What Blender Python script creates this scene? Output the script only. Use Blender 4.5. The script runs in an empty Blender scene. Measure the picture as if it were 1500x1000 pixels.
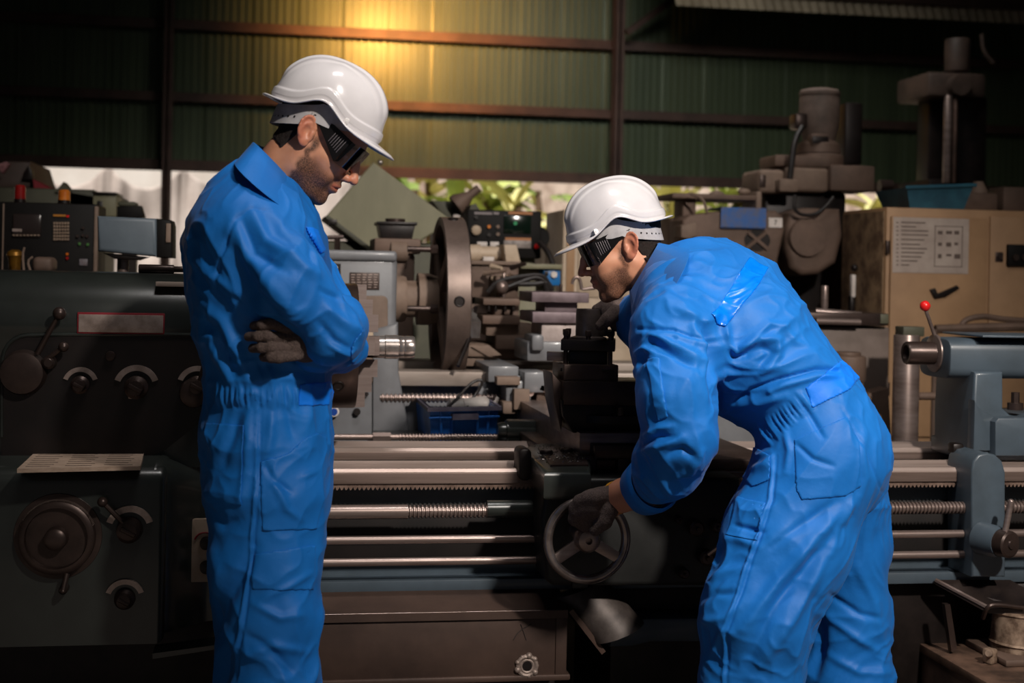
import bpy, bmesh, math, random
import numpy as np
from mathutils import Matrix, Vector
random.seed(7)
S = bpy.context.scene
COL = S.collection
PI = math.pi

# ------------------------------------------------------------------ camera
F = 1500 * 50 / 36.0
CAMZ = 1.30
YAW = math.radians(9.5)
ROLL = 0.0205
PCX, PCY = 750.0, 400.0
FWD = np.array([math.sin(YAW), math.cos(YAW), 0.0])
RGT0 = np.array([math.cos(YAW), -math.sin(YAW), 0.0])
UP0 = np.array([0.0, 0.0, 1.0])
cr, sr = math.cos(ROLL), math.sin(ROLL)
RGT = RGT0 * cr + UP0 * sr
UPV = -RGT0 * sr + UP0 * cr
CAM = np.array([0.0, 0.0, CAMZ])

def ray(px, py):
    return FWD + RGT * ((px - PCX) / F) - UPV * ((py - PCY) / F)

def D(px, py, d):
    """world point seen at pixel (px,py) at depth d along the view axis"""
    return CAM + ray(px, py) * d

def W(px, py, y):
    """(x,z) where the line of sight meets the vertical plane Y=y"""
    r = ray(px, py)
    p = CAM + r * (y / r[1])
    return float(p[0]), float(p[2])

def G(px, py, z):
    """(x,y) where the line of sight meets the level Z=z"""
    r = ray(px, py)
    p = CAM + r * ((z - CAMZ) / r[2])
    return float(p[0]), float(p[1])

def proj(P):
    Q = P - CAM
    d = Q @ FWD
    return PCX + F * (Q @ RGT) / d, PCY - F * (Q @ UPV) / d, d

cam = bpy.data.cameras.new('camera')
camo = bpy.data.objects.new('camera', cam)
COL.objects.link(camo)
M = Matrix.Identity(4)
for i in range(3):
    M[i][0] = RGT[i]; M[i][1] = UPV[i]; M[i][2] = -FWD[i]; M[i][3] = CAM[i]
camo.matrix_world = M
cam.sensor_width = 36; cam.lens = 50; cam.shift_y = -(500 - PCY) / 1500.0
cam.clip_start = 0.05; cam.clip_end = 300
cam.dof.use_dof = True
cam.dof.focus_distance = 3.45
cam.dof.aperture_fstop = 3.2
S.camera = camo
S.view_settings.view_transform = 'Standard'
S.view_settings.look = 'None'
S.view_settings.gamma = 1
S.view_settings.use_curve_mapping = False
S.view_settings.exposure = 0.0

# ------------------------------------------------------------------ materials
def lin(c):
    if isinstance(c, str):
        c = [int(c[i:i+2], 16) / 255 for i in (0, 2, 4)]
    return tuple((v / 12.92 if v <= 0.04045 else ((v + 0.055) / 1.055) ** 2.4) for v in c) + (1,)

MATS = {}
def mat(name, c1, c2=None, rough=0.5, metal=0.0, scale=8.0, lo=0.4, hi=0.65, bump=0.0, bscale=60.0,
        stretch=(1, 1, 1), rvar=0.0, emit=None, estr=1.0, coat=0.0, trans=0.0, ior=1.45, alpha=1.0, sheen=0.0, detail=6, spec=0.5):
    if name in MATS: return MATS[name]
    m = bpy.data.materials.new(name); m.use_nodes = True
    nt = m.node_tree; b = nt.nodes['Principled BSDF']
    N = nt.nodes.new; L = nt.links.new
    b.inputs['Base Color'].default_value = lin(c1)
    b.inputs['Roughness'].default_value = rough
    b.inputs['Metallic'].default_value = metal
    b.inputs['Specular IOR Level'].default_value = spec
    b.inputs['IOR'].default_value = ior
    if coat: b.inputs['Coat Weight'].default_value = coat; b.inputs['Coat Roughness'].default_value = 0.12
    if trans: b.inputs['Transmission Weight'].default_value = trans
    if alpha < 1: b.inputs['Alpha'].default_value = alpha
    if sheen: b.inputs['Sheen Weight'].default_value = sheen
    tc = N('ShaderNodeTexCoord'); mp = N('ShaderNodeMapping')
    mp.inputs['Scale'].default_value = stretch
    L(tc.outputs['Object'], mp.inputs['Vector'])
    if c2 is not None:
        no = N('ShaderNodeTexNoise'); no.inputs['Scale'].default_value = scale; no.inputs['Detail'].default_value = detail
        no.inputs['Roughness'].default_value = 0.65
        L(mp.outputs['Vector'], no.inputs['Vector'])
        rp = N('ShaderNodeValToRGB')
        rp.color_ramp.elements[0].position = lo; rp.color_ramp.elements[0].color = lin(c1)
        rp.color_ramp.elements[1].position = hi; rp.color_ramp.elements[1].color = lin(c2)
        L(no.outputs['Fac'], rp.inputs['Fac']); L(rp.outputs['Color'], b.inputs['Base Color'])
        if rvar:
            mr = N('ShaderNodeMapRange'); mr.inputs['To Min'].default_value = max(0.03, rough - rvar)
            mr.inputs['To Max'].default_value = min(1, rough + rvar)
            L(no.outputs['Fac'], mr.inputs['Value']); L(mr.outputs['Result'], b.inputs['Roughness'])
    if bump:
        n2 = N('ShaderNodeTexNoise'); n2.inputs['Scale'].default_value = bscale; n2.inputs['Detail'].default_value = 4
        L(mp.outputs['Vector'], n2.inputs['Vector'])
        bp = N('ShaderNodeBump'); bp.inputs['Strength'].default_value = bump; bp.inputs['Distance'].default_value = 0.004
        L(n2.outputs['Fac'], bp.inputs['Height']); L(bp.outputs['Normal'], b.inputs['Normal'])
    if emit:
        b.inputs['Emission Color'].default_value = lin(emit); b.inputs['Emission Strength'].default_value = estr
    MATS[name] = m
    return m

# ------------------------------------------------------------------ mesh builder
class MB:
    def __init__(s):
        s.bm = bmesh.new()
    def _xf(s, vs, m):
        if m is not None:
            for v in vs: v.co = m @ v.co
    def box(s, x0, x1, y0, y1, z0, z1, bev=0.0, seg=2, m=None):
        if x0 > x1: x0, x1 = x1, x0
        if y0 > y1: y0, y1 = y1, y0
        if z0 > z1: z0, z1 = z1, z0
        b = s.bm
        vs = [b.verts.new((x, y, z)) for x in (x0, x1) for y in (y0, y1) for z in (z0, z1)]
        fs = [(0, 1, 3, 2), (4, 6, 7, 5), (0, 4, 5, 1), (2, 3, 7, 6), (0, 2, 6, 4), (1, 5, 7, 3)]
        fc = [b.faces.new([vs[i] for i in f]) for f in fs]
        if bev > 0:
            es = list({e for f in fc for e in f.edges})
            r = bmesh.ops.bevel(b, geom=es, offset=min(bev, 0.45 * min(x1 - x0, y1 - y0, z1 - z0)), segments=seg, profile=0.5, affect='EDGES')
            vs = list({v for f in r['faces'] for v in f.verts} | {v for v in vs if v.is_valid})
        s._xf(vs, m)
        return s
    def obox(s, c, size, rot=(0, 0, 0), bev=0.0, seg=2):
        from mathutils import Euler
        m = Matrix.Translation(Vector(c)) @ Euler(rot).to_matrix().to_4x4()
        a, b_, d = [v / 2 for v in size]
        return s.box(-a, a, -b_, b_, -d, d, bev, seg, m)
    def prism(s, poly, y0, y1, bev=0.0, seg=2, axis='y', m=None):
        """polygon of (x,z) extruded along y (axis 'y'); axis 'x': poly of (y,z) along x; axis 'z': (x,y) along z"""
        b = s.bm
        def P(u, v, t):
            return (u, t, v) if axis == 'y' else ((t, u, v) if axis == 'x' else (u, v, t))
        A = [b.verts.new(P(u, v, y0)) for u, v in poly]; B = [b.verts.new(P(u, v, y1)) for u, v in poly]
        n = len(poly)
        fs = [b.faces.new(A), b.faces.new(B[::-1])]
        for i in range(n):
            fs.append(b.faces.new((A[i], B[i], B[(i + 1) % n], A[(i + 1) % n])))
        bmesh.ops.recalc_face_normals(b, faces=fs)
        vs = A + B
        if bev > 0:
            es = [e for e in {e for f in fs[:2] for e in f.edges}]
            r = bmesh.ops.bevel(b, geom=es, offset=bev, segments=seg, profile=0.5, affect='EDGES')
            vs = list({v for f in r['faces'] for v in f.verts} | {v for v in vs if v.is_valid})
        s._xf(vs, m)
        return s
    def rings(s, rings, cap=True, closed=False):
        b = s.bm
        R = [[b.verts.new(tuple(p)) for p in r] for r in rings]
        n = len(R[0]); fs = []
        m_ = len(R)
        for i in range(m_ if closed else m_ - 1):
            a, c = R[i], R[(i + 1) % m_]
            for j in range(n):
                fs.append(b.faces.new((a[j], a[(j + 1) % n], c[(j + 1) % n], c[j])))
        if cap and not closed:
            fs.append(b.faces.new(R[0][::-1])); fs.append(b.faces.new(R[-1]))
        bmesh.ops.recalc_face_normals(b, faces=fs)
        return s
    def lathe(s, prof, c=(0, 0, 0), ax='z', n=32, cap=True):
        """prof: list of (t along axis, radius); ax letter or vector"""
        if isinstance(ax, str): ax = {'x': (1, 0, 0), 'y': (0, 1, 0), 'z': (0, 0, 1)}[ax]
        a = Vector(ax).normalized(); u = a.orthogonal().normalized(); w = a.cross(u); c = Vector(c)
        s.rings([[c + a * t + (u * math.cos(2 * PI * k / n) + w * math.sin(2 * PI * k / n)) * max(r, 1e-4) for k in range(n)] for t, r in prof], cap)
        return s
    def cyl(s, p0, p1, r, r2=None, n=24, bev=0.0):
        p0 = Vector(p0); p1 = Vector(p1); l = (p1 - p0).length
        r2 = r if r2 is None else r2
        if bev:
            pr = [(0, r - bev), (bev * .3, r - bev * .3), (bev, r), (l - bev, r2), (l - bev * .3, r2 - bev * .3), (l, r2 - bev)]
        else: pr = [(0, r), (l, r2)]
        return s.lathe(pr, p0, p1 - p0, n)
    def sph(s, c, r, n=16, sc=(1, 1, 1)):
        m = Matrix.Translation(Vector(c)) @ Matrix.Diagonal(Vector((r * sc[0], r * sc[1], r * sc[2], 1)))
        bmesh.ops.create_uvsphere(s.bm, u_segments=n * 2, v_segments=n, radius=1.0, matrix=m)
        return s
    def tube(s, pts, r, n=10, closed=False, smooth=0):
        pts = [Vector(p) for p in pts]
        for _ in range(smooth):
            q = []
            k = len(pts)
            rng = range(k) if closed else range(k - 1)
            if not closed: q.append(pts[0])
            for i in rng:
                a, b_ = pts[i], pts[(i + 1) % k]
                q += [a * .75 + b_ * .25, a * .25 + b_ * .75]
            if not closed: q.append(pts[-1])
            pts = q
        k = len(pts); rs = r if isinstance(r, (list, tuple)) else [r] * k
        if len(rs) != k:
            rs = [rs[min(len(rs) - 1, int(i * len(rs) / k))] for i in range(k)]
        t0 = (pts[1] - pts[0]).normalized(); u = t0.orthogonal().normalized(); R = []
        for i in range(k):
            if closed: t = (pts[(i + 1) % k] - pts[i - 1]).normalized()
            else: t = (pts[min(i + 1, k - 1)] - pts[max(i - 1, 0)]).normalized()
            u = (u - t * u.dot(t)).normalized(); w = t.cross(u)
            R.append([pts[i] + (u * math.cos(2 * PI * j / n) + w * math.sin(2 * PI * j / n)) * rs[i] for j in range(n)])
        return s.rings(R, cap=True, closed=closed)
    def torus(s, c, ax, R, r, n=48, k=14, sq=1.0):
        a = Vector(ax).normalized(); u = a.orthogonal().normalized(); w = a.cross(u); c = Vector(c)
        rg = []
        for i in range(n):
            d = u * math.cos(2 * PI * i / n) + w * math.sin(2 * PI * i / n)
            rg.append([c + d * (R + r * math.cos(2 * PI * j / k)) + a * (r * sq * math.sin(2 * PI * j / k)) for j in range(k)])
        return s.rings(rg, closed=True)
    def screw(s, p0, p1, r, pitch, depth, n=14):
        """threaded bar as ridged rings"""
        l = (Vector(p1) - Vector(p0)).length; k = max(2, int(l / pitch)); pr = []
        for i in range(k):
            t = i * l / k; q = l / k
            pr += [(t, r - depth), (t + q * .25, r - depth), (t + q * .42, r), (t + q * .78, r), (t + q * .98, r - depth)]
        return s.lathe(pr, p0, Vector(p1) - Vector(p0), n)
    def done(s, name, origin=(0, 0, 0), smooth=35):
        me = bpy.data.meshes.new(name)
        bmesh.ops.translate(s.bm, verts=s.bm.verts, vec=-Vector(origin))
        s.bm.normal_update()
        s.bm.to_mesh(me); s.bm.free()
        if smooth:
            me.shade_smooth()
            me.set_sharp_from_angle(angle=math.radians(smooth))
        return me

def rr(x0, x1, z0, z1, r, n=6):
    """rounded rectangle polygon"""
    P = []
    for cx, cz, a0 in ((x1 - r, z1 - r, 0), (x0 + r, z1 - r, 90), (x0 + r, z0 + r, 180), (x1 - r, z0 + r, 270)):
        for i in range(n + 1):
            a = math.radians(a0 + 90 * i / n); P.append((cx + r * math.cos(a), cz + r * math.sin(a)))
    return P

def tag(o, label=None, cat=None, group=None, kind=None):
    if label: o['label'] = label
    if cat: o['category'] = cat
    if group: o['group'] = group
    if kind: o['kind'] = kind
    return o

class Thing:
    """an Empty at the thing's base carrying its parts"""
    def __init__(s, name, label, cat, loc=(0, 0, 0), group=None):
        s.o = bpy.data.objects.new(name, None); s.o.empty_display_size = 0.05
        s.loc = Vector(loc); s.o.location = s.loc
        COL.objects.link(s.o); tag(s.o, label, cat, group)
    def part(s, name, mb, m, parent=None, label=None, smooth=35, kind=None):
        o = bpy.data.objects.new(name, mb.done(name, s.loc, smooth) if isinstance(mb, MB) else mb)
        o.data.materials.append(m); o.parent = parent or s.o
        COL.objects.link(o); tag(o, label, None, None, kind)
        return o

def single(name, mb, m, label=None, cat=None, loc=(0, 0, 0), group=None, kind=None, smooth=35):
    o = bpy.data.objects.new(name, mb.done(name, loc, smooth) if isinstance(mb, MB) else mb)
    o.data.materials.append(m); o.location = loc
    COL.objects.link(o); return tag(o, label, cat, group, kind)

def copy_thing(o, loc, label=None, rotz=None):
    c = o.copy(); COL.objects.link(c); c.location = loc
    if rotz is not None: c.rotation_euler = (0, 0, rotz)
    if label: c['label'] = label
    for ch in o.children:
        d = ch.copy(); COL.objects.link(d); d.parent = c
        for g in ch.children:
            e = g.copy(); COL.objects.link(e); e.parent = d
    return c

def text_mesh(body, size, ext=0.0005):
    cu = bpy.data.curves.new('text', 'FONT'); cu.body = body; cu.size = size; cu.extrude = ext
    cu.align_x = 'CENTER'; cu.align_y = 'CENTER'
    o = bpy.data.objects.new('text', cu); COL.objects.link(o)
    dg = bpy.context.evaluated_depsgraph_get()
    me = bpy.data.meshes.new_from_object(o.evaluated_get(dg))
    bpy.data.objects.remove(o); bpy.data.curves.remove(cu)
    return me
BUILD_PEOPLE = True
# ------------------------------------------------------------------ implicit surfaces -> one continuous mesh
def smin(a, b, k):
    h = np.maximum(k - np.abs(a - b), 0) / k
    return np.minimum(a, b) - h * h * k * 0.25
def smax(a, b, k): return -smin(-a, -b, k)

def sd_tube(P, pts, dv=FWD, k=0.012):
    """chain of (centre, a, b): a radius across, b radius along dv"""
    out = None
    dv = np.asarray(dv)
    for (A, a0, b0), (B, a1, b1) in zip(pts[:-1], pts[1:]):
        A = np.asarray(A); AB = np.asarray(B) - A
        t = np.clip(((P - A) @ AB) / max(AB @ AB, 1e-9), 0, 1)
        w = P - A - t[:, None] * AB
        v = w @ dv
        u2 = np.maximum((w * w).sum(1) - v * v, 0)
        a = a0 + (a1 - a0) * t; b = b0 + (b1 - b0) * t
        q = np.sqrt(u2 / a**2 + v * v / b**2) + 1e-9
        g = np.sqrt(u2 / a**4 + v * v / b**4) + 1e-9
        d = q * (q - 1) / g
        d = np.where(q < 0.3, -0.7 * np.minimum(a, b), d)
        out = d if out is None else smin(out, d, k)
    return out

def sd_ell(P, c, r, R=None):
    w = P - np.asarray(c)
    if R is not None: w = w @ R
    r = np.asarray(r)
    q = np.sqrt(((w / r)**2).sum(1)) + 1e-9
    g = np.sqrt(((w / r**2)**2).sum(1)) + 1e-9
    return np.where(q < 0.3, -0.7 * r.min(), q * (q - 1) / g)

def sd_poly(X, Y, poly):
    """2D signed distance to polygon"""
    n = len(poly); d = np.full(X.shape, 1e18); s = np.ones(X.shape)
    for i in range(n):
        ax, ay = poly[i]; bx, by = poly[i - 1]
        ex, ey = bx - ax, by - ay; wx, wy = X - ax, Y - ay
        t = np.clip((wx * ex + wy * ey) / (ex * ex + ey * ey + 1e-12), 0, 1)
        d = np.minimum(d, (wx - ex * t)**2 + (wy - ey * t)**2)
        c1 = Y >= ay; c2 = Y < by; c3 = ex * wy > ey * wx
        s = np.where((c1 & c2 & c3) | (~c1 & ~c2 & ~c3), -s, s)
    return s * np.sqrt(d)

def mesh_sdf(f, lo, hi, h, B=4):
    lo = np.asarray(lo, float); hi = np.asarray(hi, float)
    nc = np.ceil((hi - lo) / (h * B)).astype(int) + 1
    cx = [lo[i] + (np.arange(nc[i]) + 0.5) * h * B - h * 0.5 for i in range(3)]
    C = np.stack(np.meshgrid(*cx, indexing='ij'), -1).reshape(-1, 3)
    fc = f(C)
    H = h * B
    act = np.abs(fc) < H * 1.9
    V = np.repeat(np.repeat(np.repeat(np.where(fc > 0, H, -H).reshape(nc), B, 0), B, 1), B, 2)
    idx = np.argwhere(act.reshape(nc))
    off = np.stack(np.meshgrid(*[np.arange(B)] * 3, indexing='ij'), -1).reshape(-1, 3)
    I = (idx[:, None, :] * B + off[None]).reshape(-1, 3)
    vals = np.empty(len(I))
    for s in range(0, len(I), 400000):
        vals[s:s + 400000] = f(lo + I[s:s + 400000] * h)
    V[I[:, 0], I[:, 1], I[:, 2]] = vals
    sg = V < 0
    n = np.array(V.shape)
    cnt = np.zeros(n - 1, np.int8)
    for dx in (0, 1):
        for dy in (0, 1):
            for dz in (0, 1):
                cnt += sg[dx:n[0] - 1 + dx, dy:n[1] - 1 + dy, dz:n[2] - 1 + dz]
    cells = np.argwhere((cnt > 0) & (cnt < 8))
    vid = np.full(n - 1, -1, np.int32)
    vid[cells[:, 0], cells[:, 1], cells[:, 2]] = np.arange(len(cells))
    acc = np.zeros((len(cells), 3)); num = np.zeros(len(cells))
    corners = [(a, b, c) for a in (0, 1) for b in (0, 1) for c in (0, 1)]
    for a in corners:
        for ax in range(3):
            if a[ax]: continue
            b = list(a); b[ax] = 1
            va = V[cells[:, 0] + a[0], cells[:, 1] + a[1], cells[:, 2] + a[2]]
            vb = V[cells[:, 0] + b[0], cells[:, 1] + b[1], cells[:, 2] + b[2]]
            cr_ = (va < 0) != (vb < 0)
            t = np.where(cr_, va / np.where(va == vb, 1, va - vb), 0)
            p = np.array(a, float)[None].repeat(len(cells), 0); p[:, ax] += t
            acc += p * cr_[:, None]; num += cr_
    verts = lo + (cells + acc / num[:, None]) * h
    quads = []
    for ax in range(3):
        o1, o2 = (ax + 1) % 3, (ax + 2) % 3
        a = [slice(None)] * 3; b = [slice(None)] * 3
        a[ax] = slice(0, n[ax] - 1); b[ax] = slice(1, n[ax])
        sa, sb = sg[tuple(a)], sg[tuple(b)]
        E = np.argwhere(sa != sb)
        E = E[(E[:, o1] > 0) & (E[:, o2] > 0) & (E[:, o1] < n[o1] - 1) & (E[:, o2] < n[o2] - 1)]
        flip = sa[E[:, 0], E[:, 1], E[:, 2]]
        def g(d1, d2):
            Q = E.copy(); Q[:, o1] -= d1; Q[:, o2] -= d2
            return vid[Q[:, 0], Q[:, 1], Q[:, 2]]
        q = np.stack([g(1, 1), g(0, 1), g(0, 0), g(1, 0)], 1)
        q[~flip] = q[~flip][:, ::-1]
        quads.append(q)
    q = np.concatenate(quads); q = q[(q >= 0).all(1)]
    return verts, q

def vnormals(V, Q):
    a = V[Q[:, 2]] - V[Q[:, 0]]; b = V[Q[:, 3]] - V[Q[:, 1]]
    n = np.cross(a, b); N = np.zeros_like(V)
    for k in range(4): np.add.at(N, Q[:, k], n)
    return N / (np.linalg.norm(N, axis=1, keepdims=True) + 1e-12)

def relax(V, Q, it=2, lam=0.5):
    E = np.concatenate([Q[:, [i, (i + 1) % 4]] for i in range(4)])
    E = np.concatenate([E, E[:, ::-1]])
    deg = np.bincount(E[:, 0], minlength=len(V)).astype(float)
    for _ in range(it):
        A = np.stack([np.bincount(E[:, 0], weights=V[E[:, 1], k], minlength=len(V)) for k in range(3)], 1)
        V = V + lam * (A / np.maximum(deg, 1)[:, None] - V)
    return V

def np_mesh(name, V, Q, origin=(0, 0, 0)):
    me = bpy.data.meshes.new(name)
    V = np.asarray(V) - np.asarray(origin)
    me.vertices.add(len(V)); me.vertices.foreach_set('co', V.astype(np.float32).ravel())
    me.loops.add(Q.size); me.loops.foreach_set('vertex_index', Q.astype(np.int32).ravel())
    me.polygons.add(len(Q))
    me.polygons.foreach_set('loop_start', (np.arange(len(Q)) * Q.shape[1]).astype(np.int32))
    me.update(calc_edges=True); me.validate()
    me.shade_smooth()
    return me

def vnoise(P, seed=0):
    """smooth value noise in [-1,1]"""
    I = np.floor(P).astype(np.int64); f = P - I; f = f * f * (3 - 2 * f)
    def hsh(i, j, k):
        n = (i * 374761393 + j * 668265263 + k * 2147483647 + seed * 144665) & 0x7fffffff
        n = ((n ^ (n >> 13)) * 1274126177) & 0x7fffffff
        return ((n ^ (n >> 16)) & 0xffff) / 32767.5 - 1
    r = 0
    for dx in (0, 1):
        for dy in (0, 1):
            for dz in (0, 1):
                w = (f[:, 0] if dx else 1 - f[:, 0]) * (f[:, 1] if dy else 1 - f[:, 1]) * (f[:, 2] if dz else 1 - f[:, 2])
                r = r + w * hsh(I[:, 0] + dx, I[:, 1] + dy, I[:, 2] + dz)
    return r

def fold_field(px, py, folds):
    """folds: (polyline px, width px, amplitude m): rounded ridges (or creases) in the cloth"""
    out = np.zeros(px.shape)
    for pl, w, amp in folds:
        tot = sum(math.dist(pl[i], pl[i + 1]) for i in range(len(pl) - 1)); run = 0
        best = np.full(px.shape, 1e9); tb = np.zeros(px.shape)
        for (ax, ay), (bx, by) in zip(pl[:-1], pl[1:]):
            ex, ey = bx - ax, by - ay; l = math.hypot(ex, ey)
            t = np.clip(((px - ax) * ex + (py - ay) * ey) / (l * l), 0, 1)
            d = np.hypot(px - ax - ex * t, py - ay - ey * t)
            tb = np.where(d < best, (run + t * l) / tot, tb); best = np.minimum(best, d); run += l
        out += amp * np.exp(-(best / w)**2) * (0.25 + 0.75 * np.sin(PI * np.clip(tb, 0.02, 0.98))**0.6)
    return out
# ================================================================== PEOPLE
def vec(d): return np.asarray(d, float)

def set_attr(me, name, vals):
    a = me.attributes.new(name, 'FLOAT', 'POINT')
    a.data.foreach_set('value', np.asarray(vals, np.float32))

def skin_mat():
    m = bpy.data.materials.new('skin'); m.use_nodes = True
    nt = m.node_tree; b = nt.nodes['Principled BSDF']; N = nt.nodes.new; L = nt.links.new
    def attr(n):
        a = N('ShaderNodeAttribute'); a.attribute_name = n; return a.outputs['Fac']
    def mix(f, c1, c2):
        x = N('ShaderNodeMix'); x.data_type = 'RGBA'
        L(f, x.inputs[0])
        for k, c in ((6, c1), (7, c2)):
            if isinstance(c, tuple): x.inputs[k].default_value = c
            else: L(c, x.inputs[k])
        return x.outputs[2]
    tc = N('ShaderNodeTexCoord')
    n1 = N('ShaderNodeTexNoise'); n1.inputs['Scale'].default_value = 35; L(tc.outputs['Object'], n1.inputs['Vector'])
    base = mix(n1.outputs['Fac'], lin('c98765'), lin('dda384'))
    red = mix(attr('red'), base, lin('b8604a'))
    n2 = N('ShaderNodeTexNoise'); n2.inputs['Scale'].default_value = 420; n2.inputs['Detail'].default_value = 2
    L(tc.outputs['Object'], n2.inputs['Vector'])
    mr = N('ShaderNodeMapRange'); mr.inputs['From Min'].default_value = 0.3; mr.inputs['From Max'].default_value = 0.62
    mr.inputs['To Min'].default_value = 0.62; mr.inputs['To Max'].default_value = 1.0
    L(n2.outputs['Fac'], mr.inputs['Value'])
    mu = N('ShaderNodeMath'); mu.operation = 'MULTIPLY'; L(mr.outputs[0], mu.inputs[0]); L(attr('beard'), mu.inputs[1])
    fin = mix(mu.outputs[0], red, lin('2a1a14'))
    L(fin, b.inputs['Base Color'])
    b.inputs['Roughness'].default_value = 0.45
    b.inputs['Subsurface Weight'].default_value = 0.08
    b.inputs['Subsurface Radius'].default_value = (0.012, 0.005, 0.003)
    b.inputs['Subsurface Scale'].default_value = 0.5
    bp = N('ShaderNodeBump'); bp.inputs['Strength'].default_value = 0.15; bp.inputs['Distance'].default_value = 0.001
    L(n2.outputs['Fac'], bp.inputs['Height']); L(bp.outputs['Normal'], b.inputs['Normal'])
    return m

def cloth_mat(name, c1, c2, rough=0.62, spec=0.35):
    m = mat(name, c1, c2, rough=rough, scale=5, lo=.3, hi=.75, spec=spec)
    nt = m.node_tree; b = nt.nodes['Principled BSDF']; N = nt.nodes.new; L = nt.links.new
    b.inputs['Sheen Weight'].default_value = 0.05; b.inputs['Sheen Roughness'].default_value = 0.4
    tc = N('ShaderNodeTexCoord')
    n1 = N('ShaderNodeTexNoise'); n1.inputs['Scale'].default_value = 45; n1.inputs['Detail'].default_value = 3
    L(tc.outputs['Object'], n1.inputs['Vector'])
    wv = N('ShaderNodeTexNoise'); wv.inputs['Scale'].default_value = 900; wv.inputs['Detail'].default_value = 1
    L(tc.outputs['Object'], wv.inputs['Vector'])
    b1 = N('ShaderNodeBump'); b1.inputs['Strength'].default_value = 0.10; b1.inputs['Distance'].default_value = 0.01
    b2 = N('ShaderNodeBump'); b2.inputs['Strength'].default_value = 0.12; b2.inputs['Distance'].default_value = 0.0008
    L(n1.outputs['Fac'], b1.inputs['Height']); L(wv.outputs['Fac'], b2.inputs['Height'])
    L(b1.outputs['Normal'], b2.inputs['Normal']); L(b2.outputs['Normal'], b.inputs['Normal'])
    return m

M_SKIN = skin_mat()
M_BLUE = cloth_mat('blue_cotton', '1268ba', '1a75ca', rough=.55, spec=.35)
M_BLUE2 = cloth_mat('blue_band', '0a72e0', '0c7cf0', rough=0.55)
M_STRIP = mat('blue_strip', '0070e0', '0a84f0', rough=0.25, scale=14, spec=0.6, bump=0.3, bscale=40)
M_GLOVE = mat('glove_knit', '463a36', '6a5a54', rough=0.95, scale=220, lo=.3, hi=.7, bump=0.9, bscale=420)
M_HELMET = mat('helmet_white', 'd6d2d4', 'ccc8ca', rough=0.22, scale=6, coat=0.5)
M_BAND = mat('helmet_band', 'bdb9b9', 'a9a5a6', rough=0.4, scale=30)
M_HAIR = mat('hair', '17100d', '2a1d17', rough=0.6, scale=180, stretch=(1, 1, 1), bump=1.0, bscale=500)
M_BLACKP = mat('black_plastic', '0b0a0b', '121011', rough=0.28, scale=20)
M_LENS = bpy.data.materials.new('clear_lens'); M_LENS.use_nodes = True
def _lens():
    nt = M_LENS.node_tree; out = nt.nodes['Material Output']; N = nt.nodes.new; L = nt.links.new
    tr = N('ShaderNodeBsdfTransparent'); tr.inputs[0].default_value = (.82, .82, .84, 1)
    gl = N('ShaderNodeBsdfGlossy'); gl.inputs['Roughness'].default_value = 0.06
    fr = N('ShaderNodeFresnel'); fr.inputs['IOR'].default_value = 1.6
    mx = N('ShaderNodeMixShader'); L(fr.outputs[0], mx.inputs[0]); L(tr.outputs[0], mx.inputs[1]); L(gl.outputs[0], mx.inputs[2])
    L(mx.outputs[0], out.inputs['Surface'])
_lens()
M_WHITE = mat('white_plastic', 'e8e4e2', rough=0.4)
M_YELLOW = mat('yellow_yarn', 'b07a12', 'c89020', rough=0.9, scale=200)
M_BOOT = mat('boot_leather', '1a1512', '2a211b', rough=0.6, scale=20)

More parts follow.
